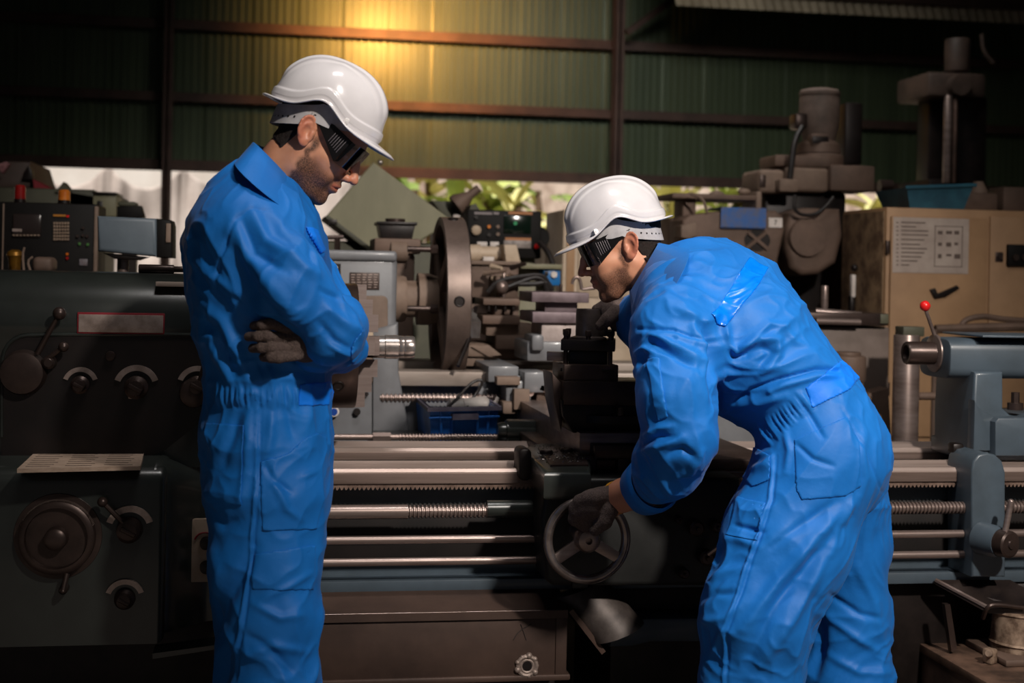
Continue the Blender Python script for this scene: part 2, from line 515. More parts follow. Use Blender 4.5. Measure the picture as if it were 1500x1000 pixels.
def head_sdf(p, age=0.0):
    """canonical head: x forward, y left, z up, origin midway between the ear holes"""
    s = np.sign(p[:, 1] + 1e-9); q = p.copy(); q[:, 1] = np.abs(q[:, 1])
    E = sd_ell
    d = E(q, (-.008, 0, .05), (.097, .076, .085))
    d = smin(d, E(q, (.035, 0, -.01), (.062, .062, .085)), .03)
    ydir = np.array([0, 1., 0])
    jaw = sd_tube(q, [(vec((-.002, .050, -.040)), .022, .020), (vec((.012, .046, -.068)), .019, .017),
                      (vec((.055, .026, -.096)), .018, .016), (vec((.074, .008, -.101)), .018, .018)], ydir, .02)
    d = smin(d, jaw, .028)
    d = smin(d, E(q, (.050, 0, -.075), (.036, .036, .030)), .02)
    d = smin(d, E(q, (.080, 0, -.103), (.014, .018, .014)), .014)
    d = smin(d, E(q, (.055, .047, -.022), (.030, .020, .018)), .022)           # cheekbone
    d = smin(d, E(q, (.062, .038, -.05), (.024, .018, .026)), .02)
    d = smin(d, sd_tube(q, [(vec((.094, .0, .028)), .010, .012), (vec((.084, .036, .032)), .010, .012), (vec((.064, .056, .022)), .008, .01)], ydir, .01), .014)
    d = smin(d, E(q, (.060, 0, .065), (.036, .055, .04)), .03)                # forehead
    d = smax(d, -E(q, (.100, .034, .006), (.020, .019, .013)), .014)           # eye socket
    d = smin(d, E(q, (.077, .033, .007), (.0135, .015, .0125)), .004)          # closed-down lids over the eyeball
    d = smax(d, -sd_tube(q, [(vec((.0925, .022, .002)), .0016, .0016), (vec((.0905, .034, -.001)), .0016, .0016), (vec((.083, .045, .002)), .0016, .0016)], ydir, .001), .003)
    d = smin(d, sd_tube(q, [(vec((.094, 0, .020)), .0085, .009), (vec((.107, 0, -.002)), .0085, .0085), (vec((.117, 0, -.022)), .009, .009)], ydir, .006), .012)
    d = smin(d, E(q, (.1195, 0, -.030), (.0115, .0105, .0095)), .007)           # nose tip
    d = smin(d, E(q, (.106, .0125, -.034), (.0115, .0075, .0085)), .005)         # nostril wing
    d = smax(d, -E(q, (.110, .0065, -.0425), (.006, .0038, .004)), .003)
    d = smin(d, E(q, (.089, 0, -.060), (.0135, .026, .020)), .014)             # muzzle
    d = smin(d, sd_tube(q, [(vec((.1015, 0, -.0575)), .0052, .0052), (vec((.096, .015, -.0600)), .0042, .0042), (vec((.087, .025, -.0645)), .002, .002)], ydir, .004), .006)
    d = smin(d, sd_tube(q, [(vec((.0985, 0, -.0705)), .0062, .0062), (vec((.093, .013, -.0695)), .005, .005), (vec((.087, .023, -.0655)), .002, .002)], ydir, .004), .006)
    d = smax(d, -sd_tube(q, [(vec((.107, 0, -.0637)), .0018, .0018), (vec((.099, .015, -.0645)), .0016, .0016), (vec((.088, .027, -.0655)), .0012, .0012)], ydir, .001), .0035)
    # ears
    ca, sa = math.cos(math.radians(-14)), math.sin(math.radians(-14))
    w = q - vec((-.012, .0755, .002))
    ex = w[:, 0] * ca - w[:, 2] * sa; ez = w[:, 0] * sa + w[:, 2] * ca
    fl = w[:, 1] - (.010 - .55 * ex)                     # the ear flares outward to the back
    e = np.stack([ex, fl, ez], 1)
    disc = E(e, (0, -.002, 0), (.0175, .0055, .031))
    hx = []
    for k in range(13):
        a = math.radians(-55 + k * 23)
        sc = 1.0 if k < 10 else .9
        hx.append((vec((.0155 * math.cos(a) * sc + (.002 if k < 2 else 0), .0015, .004 + .0265 * math.sin(a) * sc)), .0036, .0036))
    ear = smin(disc, sd_tube(e, hx, ydir, .002), .003)
    ear = smin(ear, E(e, (.003, .0, -.0265), (.0085, .0045, .0085)), .005)     # lobe
    ear = smin(ear, sd_tube(e, [(vec((-.006, .001, -.016)), .003, .003), (vec((-.0085, .0015, .0)), .003, .003), (vec((-.003, .001, .012)), .003, .003), (vec((.006, .0, .018)), .0025, .0025)], ydir, .002), .003)
    ear = smax(ear, -E(e, (.002, .006, -.002), (.0085, .0085, .0125)), .004)    # concha
    ear = smin(ear, E(e, (.0125, .001, -.005), (.004, .004, .0065)), .004)      # tragus
    ear = smin(ear, sd_tube(e, [(vec((.004, -.012, .01)), .012, .012), (vec((.004, -.002, -.008)), .010, .010)], ydir, .002), .006) if False else ear
    d = smin(d, ear, .006)
    return d

class Person:
    def __init__(s, name_label, O, pitch, side, head_roll=0.0):
        th = math.radians(pitch)
        s.O = vec(O)
        s.f = RGT * math.cos(th) * side - UPV * math.sin(th)
        s.u = RGT * math.sin(th) * side + UPV * math.cos(th)
        s.l = np.cross(s.u, s.f)
        if head_roll:
            a = math.radians(head_roll)
            s.f, s.l = s.f * math.cos(a) + s.l * math.sin(a), s.l * math.cos(a) - s.f * math.sin(a)
        s.R = np.stack([s.f, s.l, s.u], 1)       # columns
        s.side = side
    def can(s, P): return (P - s.O) @ s.R
    def wor(s, p): return s.O + np.asarray(p, float) @ s.R.T
    def hat_xf(s, pitch, c):
        """matrix taking hat coordinates into the world"""
        a = math.radians(pitch)
        f = s.f * math.cos(a) + s.u * math.sin(a); u = -s.f * math.sin(a) + s.u * math.cos(a)
        return s.wor(c), np.stack([f, s.l, u], 1)

def T(px, py, r, d, b=None):
    return (D(px, py, d), r * d / F, (b if b is not None else r * d / F))

def make_hat(per, pitch, c, root):
    O, R = per.hat_xf(pitch, c)
    n, m = 220, 120
    rings = []
    def base(ph):
        cx, cy = math.cos(ph), math.sin(ph)
        x, y = .126 * cx, .106 * cy
        arch = .036 * math.exp(-(x / .046)**2) if abs(cy) > .3 else .036 * math.exp(-(x / .046)**2)
        arch *= min(1, max(0, (abs(cy) - .35) / .35))
        return x, y, arch
    for j in range(m + 1):
        rg = []
        for i in range(n):
            ph = 2 * PI * i / n
            x, y, arch = base(ph)
            cx = math.cos(ph)
            front = max(0, (cx - .30) / .70)**1.3; back = max(0, (-cx - .45) / .55)
            flare = .007 + .040 * front + .014 * back
            if j < 6:                                # flange, rim inwards
                t = 1 - j / 5.0
                k = 1 + flare * t / math.hypot(x, y)
                z = arch - t * (.012 * front + .002) + .004 * back * t
                if j == 0: z -= .003
                rg.append((x * k, y * k, z))
            else:
                s_ = (j - 5) / (m - 5) * PI / 2
                r = math.cos(s_)**0.80; hz = math.sin(s_)**0.98
                z0 = arch + .006
                z = z0 + (.130 - z0) * hz
                X, Y = x * r, y * r
                off = 0.0
                zz = z - arch
                off += .0042 / (1 + math.exp((zz - .024) / .0009))      # lower band stands proud
                ay = abs(Y)
                up = 1 / (1 + math.exp(-(z - .055) / .006))
                off += .0055 / (1 + math.exp((ay - .021) / .0022)) * up  # crest
                off += .0030 / (1 + math.exp((ay - .048 - .1 * (z - .1)) / .0016)) * up
                nx, ny, nz = X / .126**2, Y / .106**2, max(0, z) / .13**2
                L_ = math.sqrt(nx * nx + ny * ny + nz * nz) + 1e-9
                rg.append((X + off * nx / L_, Y + off * ny / L_, z + off * nz / L_))
        rings.append(rg)
    V = np.array(rings).reshape(-1, 3); Q = []
    for j in range(m):
        for i in range(n):
            a = j * n + i; b = j * n + (i + 1) % n
            Q.append((a, b, b + n, a + n))
    Vw = O + V @ R.T
    hat = bpy.data.objects.new('hard_hat', np_mesh('hard_hat', Vw, np.array(Q), root.location))
    hat.data.materials.append(M_HELMET); hat.parent = root; COL.objects.link(hat)
    md = hat.modifiers.new('shell', 'SOLIDIFY'); md.thickness = 0.003; md.offset = -1
    tag(hat, 'glossy white hard hat')
    def sub(name, mb, m, label=None):
        me = mb.done(name, (0, 0, 0))
        for v in me.vertices: v.co = Vector(O + R @ np.array(v.co)) - root.location
        me.update()
        o = bpy.data.objects.new(name, me); me.materials.append(m); o.parent = hat; COL.objects.link(o); tag(o, label); return o
    # suspension strap round the head
    mb = MB(); rg = []
    for i in range(72):
        ph = 2 * PI * i / 72; cx, cy = math.cos(ph), math.sin(ph)
        x, y = .104 * cx - .002, .083 * cy
        lo = -.042 * max(0, -cx)**.8 - .012 - .004 * abs(cy) if cx < 0.25 else -.016 + (cx - .25) * .03
        hi = lo + .030 + (.014 if cx < .3 else 0)
        rg.append([(x, y, lo), (x * 1.012, y * 1.012, lo), (x * 1.02, y * 1.02, hi), (x * 1.0, y * 1.0, hi)])
    mb.rings(rg, closed=True)
    sub('headband', mb, M_BAND, 'grey white suspension strap')
    near = -1 if per.side > 0 else 1
    mb = MB(); mb.obox((.058, near * .100, .012), (.013, .004, .014), (0, 0, near * .5), .002)
    mb.cyl((.058, near * .098, .012), (.060, near * .1035, .012), .0026, n=12)
    sub('clip', mb, M_WHITE)
    mb = MB()
    for k in range(6):
        a = math.radians(118 + k * 9); x, y = .107 * math.cos(a), near * .0862 * math.sin(a)
        lo = -.042 * max(0, -math.cos(a))**.8 - .012 - .004 * abs(math.sin(a))
        mb.cyl((x * .99, y * .99, lo + .017), (x * 1.005, y * 1.005, lo + .017), .0022, n=10)
    sub('strap_hole', mb, M_BLACKP)
    return hat

def make_goggles(per, root):
    def tow(me):
        for v in me.vertices: v.co = Vector(per.wor(np.array(v.co))) - root.location
        me.update(); return me
    shields = []
    for s in (1, -1):
        mb = MB()
        poly = [(-.018, .030), (-.016, .040), (.030, .045), (.090, .036), (.0795, -.014), (.070, -.019), (.038, .003), (.006, .024)]
        top = [(x, s * (.0815 - .10 * max(0, x - .02)), z) for x, z in poly]
        n = len(top)
        mb.rings([[(x, y, z) for x, y, z in top], [(x, y - s * .003, z) for x, y, z in top]])
        shields.append(tow(mb.done('temple', (0, 0, 0), 30)))
    g = bpy.data.objects.new('safety_glasses', shields[0]); g.data.materials.append(M_BLACKP); g.parent = root; COL.objects.link(g)
    g2 = bpy.data.objects.new('temple', shields[1]); g2.data.materials.append(M_BLACKP); g2.parent = g; COL.objects.link(g2)
    tag(g, 'black sided safety glasses with clear lenses')
    mb = MB(); rg = []
    for i in range(33):
        t = -1 + 2 * i / 32
        y = .077 * math.sin(t * PI / 2 * .98)
        x = .080 + .031 * (1 - abs(t)**3.2)
        zt = .037 + .002 * (1 - t * t); zb = -.020 + (.016 * math.exp(-(t / .16)**2))
        xb = x - .008
        rg.append([(x + .0015, y * 1.01, zt), (x - .0005, y * .99, zt), (xb - .0005, y * .99, zb), (xb + .0015, y * 1.01, zb)])
    mb.rings(rg)
    l = bpy.data.objects.new('lens', tow(mb.done('lens', (0, 0, 0), 40)))
    l.data.materials.append(M_LENS); l.parent = g; COL.objects.link(l); tag(l, 'clear wraparound lens')
    mb = MB()
    for s in (1, -1):
        for k in range(6):
            x = .040 + k * .0055
            mb.obox((x, s * (.0822 - .10 * max(0, x - .02)), .021 - k * .001), (.0016, .0014, .024 + k * .002), (0, math.radians(8), 0), .0004)
    v = bpy.data.objects.new('vent_slot', tow(mb.done('vent_slot', (0, 0, 0))))
    v.data.materials.append(mat('vent_grey', '6a6468', rough=.4)); v.parent = g; COL.objects.link(v)
    return g

def build_person(name, label, per, neck, body, cover, folds, gathers, gloves, hairfn, loc, beardk):
    """body: list of tube chains (under the clothes); cover: list of tube chains of the coverall"""
    root_loc = vec(loc)
    def neckf(P): return sd_tube(P, neck, FWD, .02)
    def headneck(P):
        return smin(head_sdf(per.can(P)), neckf(P), .03)
    def coverf(P):
        d = None
        for ch, k in cover:
            t = sd_tube(P, ch, FWD, .03)
            d = t if d is None else smin(d, t, k)
        return d
    def bodyf(P):
        d = neckf(P)
        for ch in body: d = smin(d, sd_tube(P, ch, FWD, .03), .03)
        return d
    # --- head and neck (fine) + body under the clothes (coarse)
    O = per.O
    lo, hi = O - .17, O + .17
    nb = vec(neck[-1][0]); lo = np.minimum(lo, nb - .09); hi = np.maximum(hi, nb + .09); lo[2] = min(nb[2] - .02, O[2] - .17)
    V1, Q1 = mesh_sdf(headneck, lo, hi, .0023)
    V1 = relax(V1, Q1, 1, .3)
    allp = np.array([p[0] for ch in body for p in ch] + [p[0] for p in neck])
    def bodycut(P):
        return bodyf(P)
    blo, bhi = allp.min(0) - .2, allp.max(0) + .2
    bhi[2] = min(bhi[2], nb[2] + .0)
    V2, Q2 = mesh_sdf(bodycut, blo, bhi, .010)
    V = np.concatenate([V1, V2]); Q = np.concatenate([Q1, Q2 + len(V1)])
    me = np_mesh(name, V, Q, root_loc)
    c = per.can(V)
    x, y, z = c[:, 0], np.abs(c[:, 1]), c[:, 2]
    nz = vnoise(c * 90, 3) * .006
    def sm(v, a, b): t = np.clip((v - a) / (b - a), 0, 1); return t * t * (3 - 2 * t)
    xe = x + nz
    line = -.018 - .55 * np.clip(.075 - x, 0, 1)            # lower towards the chin, rises to the sideburn
    side = sm(xe, .002, .016) * sm(-(z + nz), .030 + .0 * x, .052) * sm(z, -.135, -.112)
    burn = sm(xe, .004, .014) * sm(.030 - xe, 0, .012) * sm(.02 - z, 0, .03) * sm(z, -.06, -.04) * (y > .045)
    mus = sm(x, .082, .092) * sm(-.040 - z, 0, .006) * sm(z, -.060, -.055)
    beard = np.maximum(np.maximum(side * sm(.02 + .075 - xe, -.03, .02) , burn), mus)
    chin = sm(x, .055, .075) * sm(-.082 - z, 0, .008)
    beard = np.clip(np.maximum(beard, chin), 0, 1)
    lips = np.exp(-((z + .064) / .0085)**2) * sm(x, .088, .094) * (y < .03)
    cheekclear = np.exp(-(((x - .07) / .026)**2 + ((z + .035) / .018)**2))
    beard = np.clip(beard * (1 - lips) * (1 - .9 * cheekclear), 0, 1) * beardk
    brow = np.exp(-((z - .032 + .12 * np.maximum(0, y - .03)) / .006)**2) * sm(x, .06, .075) * (y > .008) * (y < .06) * .9
    beard = np.maximum(beard, brow)
    beard[len(V1):] = 0
    set_attr(me, 'beard', beard)
    red = np.clip(lips * .9 + .5 * np.exp(-(((x - .118) / .014)**2 + ((z + .03) / .014)**2)) + .6 * np.clip((y - .078) / .012, 0, 1), 0, 1)
    red[len(V1):] = 0
    set_attr(me, 'red', red)
    root = bpy.data.objects.new(name, me); me.materials.append(M_SKIN); root.location = loc; COL.objects.link(root)
    tag(root, label, 'person')
    # --- hair
    def hairf(P):
        cc = per.can(P); d = head_sdf(cc)
        ear = np.maximum(np.maximum(.0745 - np.abs(cc[:, 1]), np.abs(cc[:, 0] + .010) - .032), np.abs(cc[:, 2]) - .038)
        r = smax(smin(d, neckf(P), .03) - .0042 - .0015 * vnoise(cc * 260, 5), hairfn(cc), .006)
        return np.maximum(r, -ear)
    Vh, Qh = mesh_sdf(hairf, O - .16, O + .16, .0028)
    h = bpy.data.objects.new('hair', np_mesh('hair', Vh, Qh, root_loc)); h.data.materials.append(M_HAIR); h.parent = root; COL.objects.link(h)
    tag(h, 'short dark hair')
    # --- coverall
    al = np.array([p[0] for ch, k in cover for p in ch]); clo, chi = al.min(0) - .18, al.max(0) + .18
    V, Q = mesh_sdf(coverf, clo, chi, .0040)
    V = relax(V, Q, 2, .5)
    allf = folds + gathers
    def disp(V, N):
        px, py, d = proj(V)
        face = np.clip(-(N @ FWD) * 2.2 + .25, 0, 1)
        o = 1.35 * fold_field(px, py, allf) * face
        w = V * np.array([1, 1, .75])
        warp = np.stack([vnoise(V * 4 + 11, 1), vnoise(V * 4 + 37, 2), vnoise(V * 4 + 71, 4)], 1) * .10
        n1 = vnoise((w + warp) * 11, 8); n2 = vnoise((w + warp * 1.3) * 23, 9)
        n3 = vnoise((w + warp) * 47, 12)
        o += .0085 * ((1 - np.abs(n1))**3 - .3) + .0040 * ((1 - np.abs(n2))**3 - .3) + .0008 * n3
        return V + N * o[:, None]
    N = vnormals(V, Q)
    # finer mesh where the camera looks: one subdivision of the quads happens through a modifier below
    V = disp(V, N)
    V = relax(V, Q, 1, .35)
    cv = bpy.data.objects.new('coverall', np_mesh('coverall', V, Q, root_loc)); cv.data.materials.append(M_BLUE); cv.parent = root; COL.objects.link(cv)
    tag(cv, 'bright blue long sleeved coverall')
    def patch(pname, poly, th, m, label=None, h=.003, dmax=None):
        """a piece sewn on the coverall: the outline runs in the cloth, th thick"""
        P4 = np.array(poly, float)
        dm = dmax or (3.6 if per.side < 0 else 3.14)
        # bounds in world
        pts = np.array([D(px_, py_, dd) for px_, py_ in poly for dd in (dm - .55, dm)])
        def f(P):
            px, py, d = proj(P)
            sd = sd_poly(px, py, poly) * d / F
            b = coverf(P)
            return np.maximum(np.maximum(sd, np.abs(b - th * .2) - th), d - dm)
        Vp, Qp = mesh_sdf(f, pts.min(0) - .02, pts.max(0) + .02, h)
        if len(Vp) == 0: print('EMPTY PATCH', pname); return None
        # displacement must follow the cloth: use the cloth's own normal field
        e = .004
        g = np.stack([coverf(Vp + np.eye(3)[k] * e) - coverf(Vp - np.eye(3)[k] * e) for k in range(3)], 1)
        g /= np.linalg.norm(g, axis=1, keepdims=True) + 1e-9
        keep = (g @ FWD) < .30
        fk = keep[Qp].all(1); Qp = Qp[fk]; used = np.unique(Qp); remap = np.full(len(Vp), -1); remap[used] = np.arange(len(used))
        Vp, g, Qp = Vp[used], g[used], remap[Qp]
        lab = np.arange(len(Vp))
        for _ in range(4000):
            m_ = lab[Qp].min(1); new = lab.copy()
            for k_ in range(4): np.minimum.at(new, Qp[:, k_], m_)
            new = new[new]
            if (new == lab).all(): break
            lab = new
        if len(Qp):
            ids, cn = np.unique(lab[Qp[:, 0]], return_counts=True); big = ids[cn.argmax()]
            Qp = Qp[lab[Qp[:, 0]] == big]; used = np.unique(Qp); remap = np.full(len(Vp), -1); remap[used] = np.arange(len(used))
            Vp, g, Qp = Vp[used], g[used], remap[Qp]
        Vp = disp(Vp, g)
        o = bpy.data.objects.new(pname, np_mesh(pname, Vp, Qp, root_loc)); o.data.materials.append(m); o.parent = cv; COL.objects.link(o)
        tag(o, label); return o
    # --- gloves
    for gi, (fingers, k, glabel) in enumerate(gloves):
        def gf(P):
            d = None
            for ch in fingers:
                t = sd_tube(P, ch, FWD, .006)
                d = t if d is None else smin(d, t, k)
            return d + .0006 * vnoise(P * 450, 2)
        ag = np.array([p[0] for ch in fingers for p in ch])
        Vg, Qg = mesh_sdf(gf, ag.min(0) - .05, ag.max(0) + .05, .0024)
        g = bpy.data.objects.new('glove', np_mesh('glove', Vg, Qg, root_loc)); g.data.materials.append(M_GLOVE); g.parent = root; COL.objects.link(g)
        tag(g, glabel)
    return root, cv, patch, coverf

def collar(cv, root_loc, top, low, tt=.004):
    """top/low: (back px, front px, half width m, depth) ellipses of the fold line and the lower edge"""
    rg = []
    def ell(e, ph, off=0):
        (bx, by), (fx, fy), w, d, sag = e
        B, Fp = D(bx, by, d), D(fx, fy, d); C = (B + Fp) / 2; a = (Fp - B) / 2
        return C + a * (1 + off) * math.cos(ph) + FWD * w * (1 + off) * math.sin(ph) - UPV * sag * abs(math.sin(ph))
    mb = MB(); n = 72
    inner, mid, outer, outer2 = [], [], [], []
    for i in range(n):
        ph = 2 * PI * i / n
        rg.append([ell(low, ph, -.06), ell(top, ph, -.06), ell(top, ph, 0.0), ell(low, ph, .0), ])
    mb.rings(rg, closed=True)
    o = bpy.data.objects.new('collar', mb.done('collar', root_loc, 50)); o.data.materials.append(M_BLUE); o.parent = cv; COL.objects.link(o)
    md = o.modifiers.new('bev', 'BEVEL'); md.width = .003; md.segments = 2; md.limit_method = 'ANGLE'
    return o

def gather_folds(x0, y0, x1, y1, n, hx, hy, amp, w):
    """short parallel puckers between two points, each running along (hx,hy)"""
    r = []
    rnd = random.Random(int(x0))
    for i in range(n):
        t = (i + .3 + .5 * rnd.random()) / n
        x, y = x0 + (x1 - x0) * t, y0 + (y1 - y0) * t
        k = .8 + .5 * rnd.random()
        r.append(([(x - hx * k, y - hy * k), (x + hx * k, y + hy * k)], w, amp * (.7 + .6 * rnd.random())))
    return r

# ------------------------------------------------------------------ the standing worker
def standing():
    dd = 3.10
    P1 = Person('standing', D(463, 202, dd), 35, +1)
    s = dd / F
    neck = [(D(446, 212, dd), .058, .056), (D(424, 236, dd), .056, .056), (D(398, 268, dd), .060, .062)]
    torso = [T(374, 292, 58, dd, .13), T(375, 350, 97, dd, .205), T(379, 420, 97, dd, .20), T(386, 480, 93, dd, .18),
             T(393, 545, 84, dd, .165), T(394, 578, 82, dd, .16), T(392, 640, 91, dd, .175), T(391, 705, 89, dd, .18)]
    narm = [T(374, 300, 54, 3.06), T(360, 342, 60, 2.96), T(424, 418, 55, 2.90), T(487, 490, 43, 2.93)]
    nfore = [T(487, 490, 41, 2.93), T(497, 478, 38, 3.05), T(470, 455, 34, 3.26)]
    farm = [T(380, 332, 56, 3.26), T(440, 415, 50, 3.32), T(492, 482, 42, 3.32)]
    ffore = [T(492, 482, 40, 3.32), T(495, 506, 36, 3.14), T(462, 512, 31, 2.98)]
    nleg = [T(402, 735, 74, 3.03, .12), T(393, 820, 76, 3.02, .115), T(400, 900, 66, 3.0, .105), T(404, 1000, 60, 2.99, .095), T(405, 1100, 56, 2.99, .09), T(402, 1196, 54, 2.99, .085)]
    fleg = [T(372, 735, 70, 3.19, .12), T(372, 830, 60, 3.2, .11), T(374, 1000, 55, 3.22, .095), T(370, 1165, 50, 3.22, .085)]
    cover = [(torso, .03), (narm, .035), (nfore, .015), (farm, .02), (ffore, .012), (nleg, .05), (fleg, .05)]
    shr = lambda ch, k=.030: [(c, max(.02, a - k), max(.02, b - k)) for c, a, b in ch]
    boots = [[(D(404, 1200, 2.99), .05, .045), (D(404, 1244, 2.99), .045, .045)], [(D(372, 1170, 3.22), .05, .045), (D(372, 1210, 3.22), .045, .045)]]
    body = [shr(torso), shr(narm), shr(nfore), shr(farm), shr(ffore), shr(nleg), shr(fleg)]
    folds = [
        ([(368, 305), (390, 352), (429, 377), (462, 400)], 9, .009), ([(352, 318), (372, 372), (420, 398)], 7, -.006),
        ([(397, 307), (420, 345), (455, 372)], 8, .006),
        ([(330, 352), (372, 430), (420, 482), (460, 520)], 10, -.008), ([(345, 340), (385, 405), (440, 470)], 12, .007),
        ([(283, 372), (305, 398), (345, 428)], 7, .008), ([(282, 390), (300, 412), (335, 446)], 6, -.006),
        ([(295, 446), (325, 470), (352, 522), (366, 560)], 8, .010), ([(300, 470), (322, 498), (345, 552)], 6, -.008),
        ([(305, 500), (330, 545), (345, 566)], 6, .006), ([(372, 530), (385, 562)], 5, .006), ([(392, 535), (398, 566)], 5, .006),
        ([(346, 320), (331, 350), (322, 385), (318, 420)], 2.5, -.005), ([(346, 320), (368, 305), (397, 307)], 2.2, -.003),
        ([(478, 448), (500, 470), (520, 486)], 7, .008), ([(466, 470), (490, 500), (512, 512)], 6, -.006), ([(500, 438), (516, 462), (526, 492)], 5, .006),
        ([(470, 425), (500, 440), (512, 448)], 4, -.004), ([(484, 505), (510, 518), (520, 512)], 4, .006),
        ([(452, 330), (462, 360), (478, 388)], 5, .006), ([(447, 345), (458, 385)], 4, -.005),
        ([(377, 594), (375, 714), (366, 806), (352, 912), (341, 1000)], 2.2, .004), ([(381, 594), (379, 714), (370, 806), (357, 912), (346, 1000)], 2.0, -.003),
        ([(398, 600), (396, 640), (390, 668)], 6, .005), ([(420, 598), (430, 640)], 6, -.004), ([(450, 600), (445, 640)], 7, .004),
        ([(350, 600), (340, 640), (322, 690)], 8, -.006), ([(366, 600), (362, 680), (352, 740)], 7, .005),
        ([(388, 680), (402, 705), (425, 720)], 5, -.006), ([(395, 690), (420, 745), (440, 760)], 6, .005), ([(440, 700), (462, 690)], 5, .004),
        ([(372, 800), (355, 840), (330, 880), (318, 930)], 10, -.009), ([(372, 885), (410, 905), (440, 900)], 6, .005), ([(380, 880), (420, 860), (455, 840)], 5, .004),
        ([(360, 960), (400, 945), (450, 955)], 7, .005), ([(360, 930), (395, 950), (430, 985)], 6, -.005),
        ([(310, 744), (330, 770), (350, 760)], 7, -.006), ([(305, 790), (320, 840), (312, 900)], 9, .006),
    ]
    gathers = gather_folds(316, 580, 438, 582, 17, 0.5, 13, .0055, 2.4)
    gl = []
    # the far hand, tucked under the near upper arm
    gd = 2.885
    fing = []
    for (kx, ky), (mx, my), (tx, ty) in (((428, 484), (396, 474), (372, 477)), ((430, 498), (392, 492), (364, 493)), ((432, 510), (396, 509), (370, 510)), ((436, 521), (408, 524), (386, 523))):
        fing.append([T(kx, ky, 7.5, gd + .02), T(mx, my, 7.6, gd - .014), T((mx + tx) / 2, (my + ty) / 2, 7.2, gd - .014), T(tx, ty, 6.8, gd + .006)])
    fing.append([T(470, 512, 22, 2.985, .028), T(446, 506, 24, 2.93, .022), T(428, 503, 20, 2.905, .018)])
    fing.append([T(450, 490, 10, 2.93), T(425, 474, 9.5, 2.92), T(404, 464, 8.5, 2.92)])
    gl.append((fing, .003, 'dark grey knit glove tucked under the arm'))
    hd = 3.40
    fing2 = [[T(470, 452, 20, 3.27), T(466, 430, 22, 3.36, .03), T(462, 408, 16, 3.40, .03)]]
    for i in range(4):
        fing2.append([T(470 - i * 9, 415, 8, 3.40), T(466 - i * 9, 392, 8, 3.41), T(462 - i * 9, 380, 7, 3.38)])
    fing2.append([T(478, 430, 9, 3.34), T(474, 408, 8, 3.33), T(468, 395, 7, 3.32)])
    gl.append((fing2, .007, 'dark glove on the far arm'))
    def hairfn(c):
        x, y, z = c[:, 0], np.abs(c[:, 1]), c[:, 2]
        hl = np.maximum(x + .026 + .25 * np.maximum(0, -.01 - z), -.048 - z - .25 * (x + .09))
        top = np.maximum(-(z - .055), -100)
        back = np.maximum(hl, -100)
        # hair: behind the ear, above the nape; above z=.04 also on the temple
        tem = np.maximum(np.maximum(x - .045, -(z - .030)), -100)
        return np.minimum(back, tem)
    lp = D(398, 1000, dd)
    root, cv, patch, cf = build_person('person', 'standing man in blue coverall with folded arms, head bowed, in front of the headstock', P1, neck, body, cover, folds, gathers, gl,
                                       hairfn, (float(lp[0]), float(lp[1]), 0.0), .95)
    make_hat(P1, 11, (-.006, 0, .042), root)
    make_goggles(P1, root)
    collar(cv, root.location, ((372, 210), (437, 276), .078, dd, -.012), ((348, 240), (452, 327), .188, dd, .0))
    patch('waistband', [(437, 562), (484, 558), (484, 593), (437, 595)], .0022, M_BLUE2, 'smooth waistband tab')
    patch('back_pocket', [(303, 619), (359, 622), (355, 740), (303, 737)], .0025, M_BLUE)
    patch('front_pocket', [(381, 676), (420, 664), (447, 640), (462, 634), (478, 640), (474, 720), (462, 775), (384, 778)], .0025, M_BLUE)
    patch('knee_patch', [(368, 812), (462, 798), (462, 864), (368, 864)], .0022, M_BLUE)
    patch('chest_pocket', [(446, 332), (462, 336), (474, 366), (464, 372)], .0025, M_BLUE2)
    patch('sleeve_cuff', [(511, 520), (516, 505), (527, 478), (533, 490), (528, 520), (517, 533)], .003, M_BLUE)
    mb = MB(); c = D(468, 387, 2.93)
    mb.obox(c, (.018, .004, .008), (0, .3, -YAW), .001)
    o = bpy.data.objects.new('tag', mb.done('tag', root.location)); o.data.materials.append(M_WHITE); o.parent = cv; COL.objects.link(o); tag(o, 'small white tag')
    for px, d in ((400, 2.99), (370, 3.22)):
        mb = MB()
        b = D(px, 1235, d)
        mb.box(b[0] - .09, b[0] + .17, b[1] - .045, b[1] + .045, 0.0, .09, .035, 4)
        mb.cyl((b[0] - .03, b[1], .05), (b[0] - .03, b[1], .2), .052)
        o = bpy.data.objects.new('boot', mb.done('boot', root.location)); o.data.materials.append(M_BOOT); o.parent = root; COL.objects.link(o)
    return root

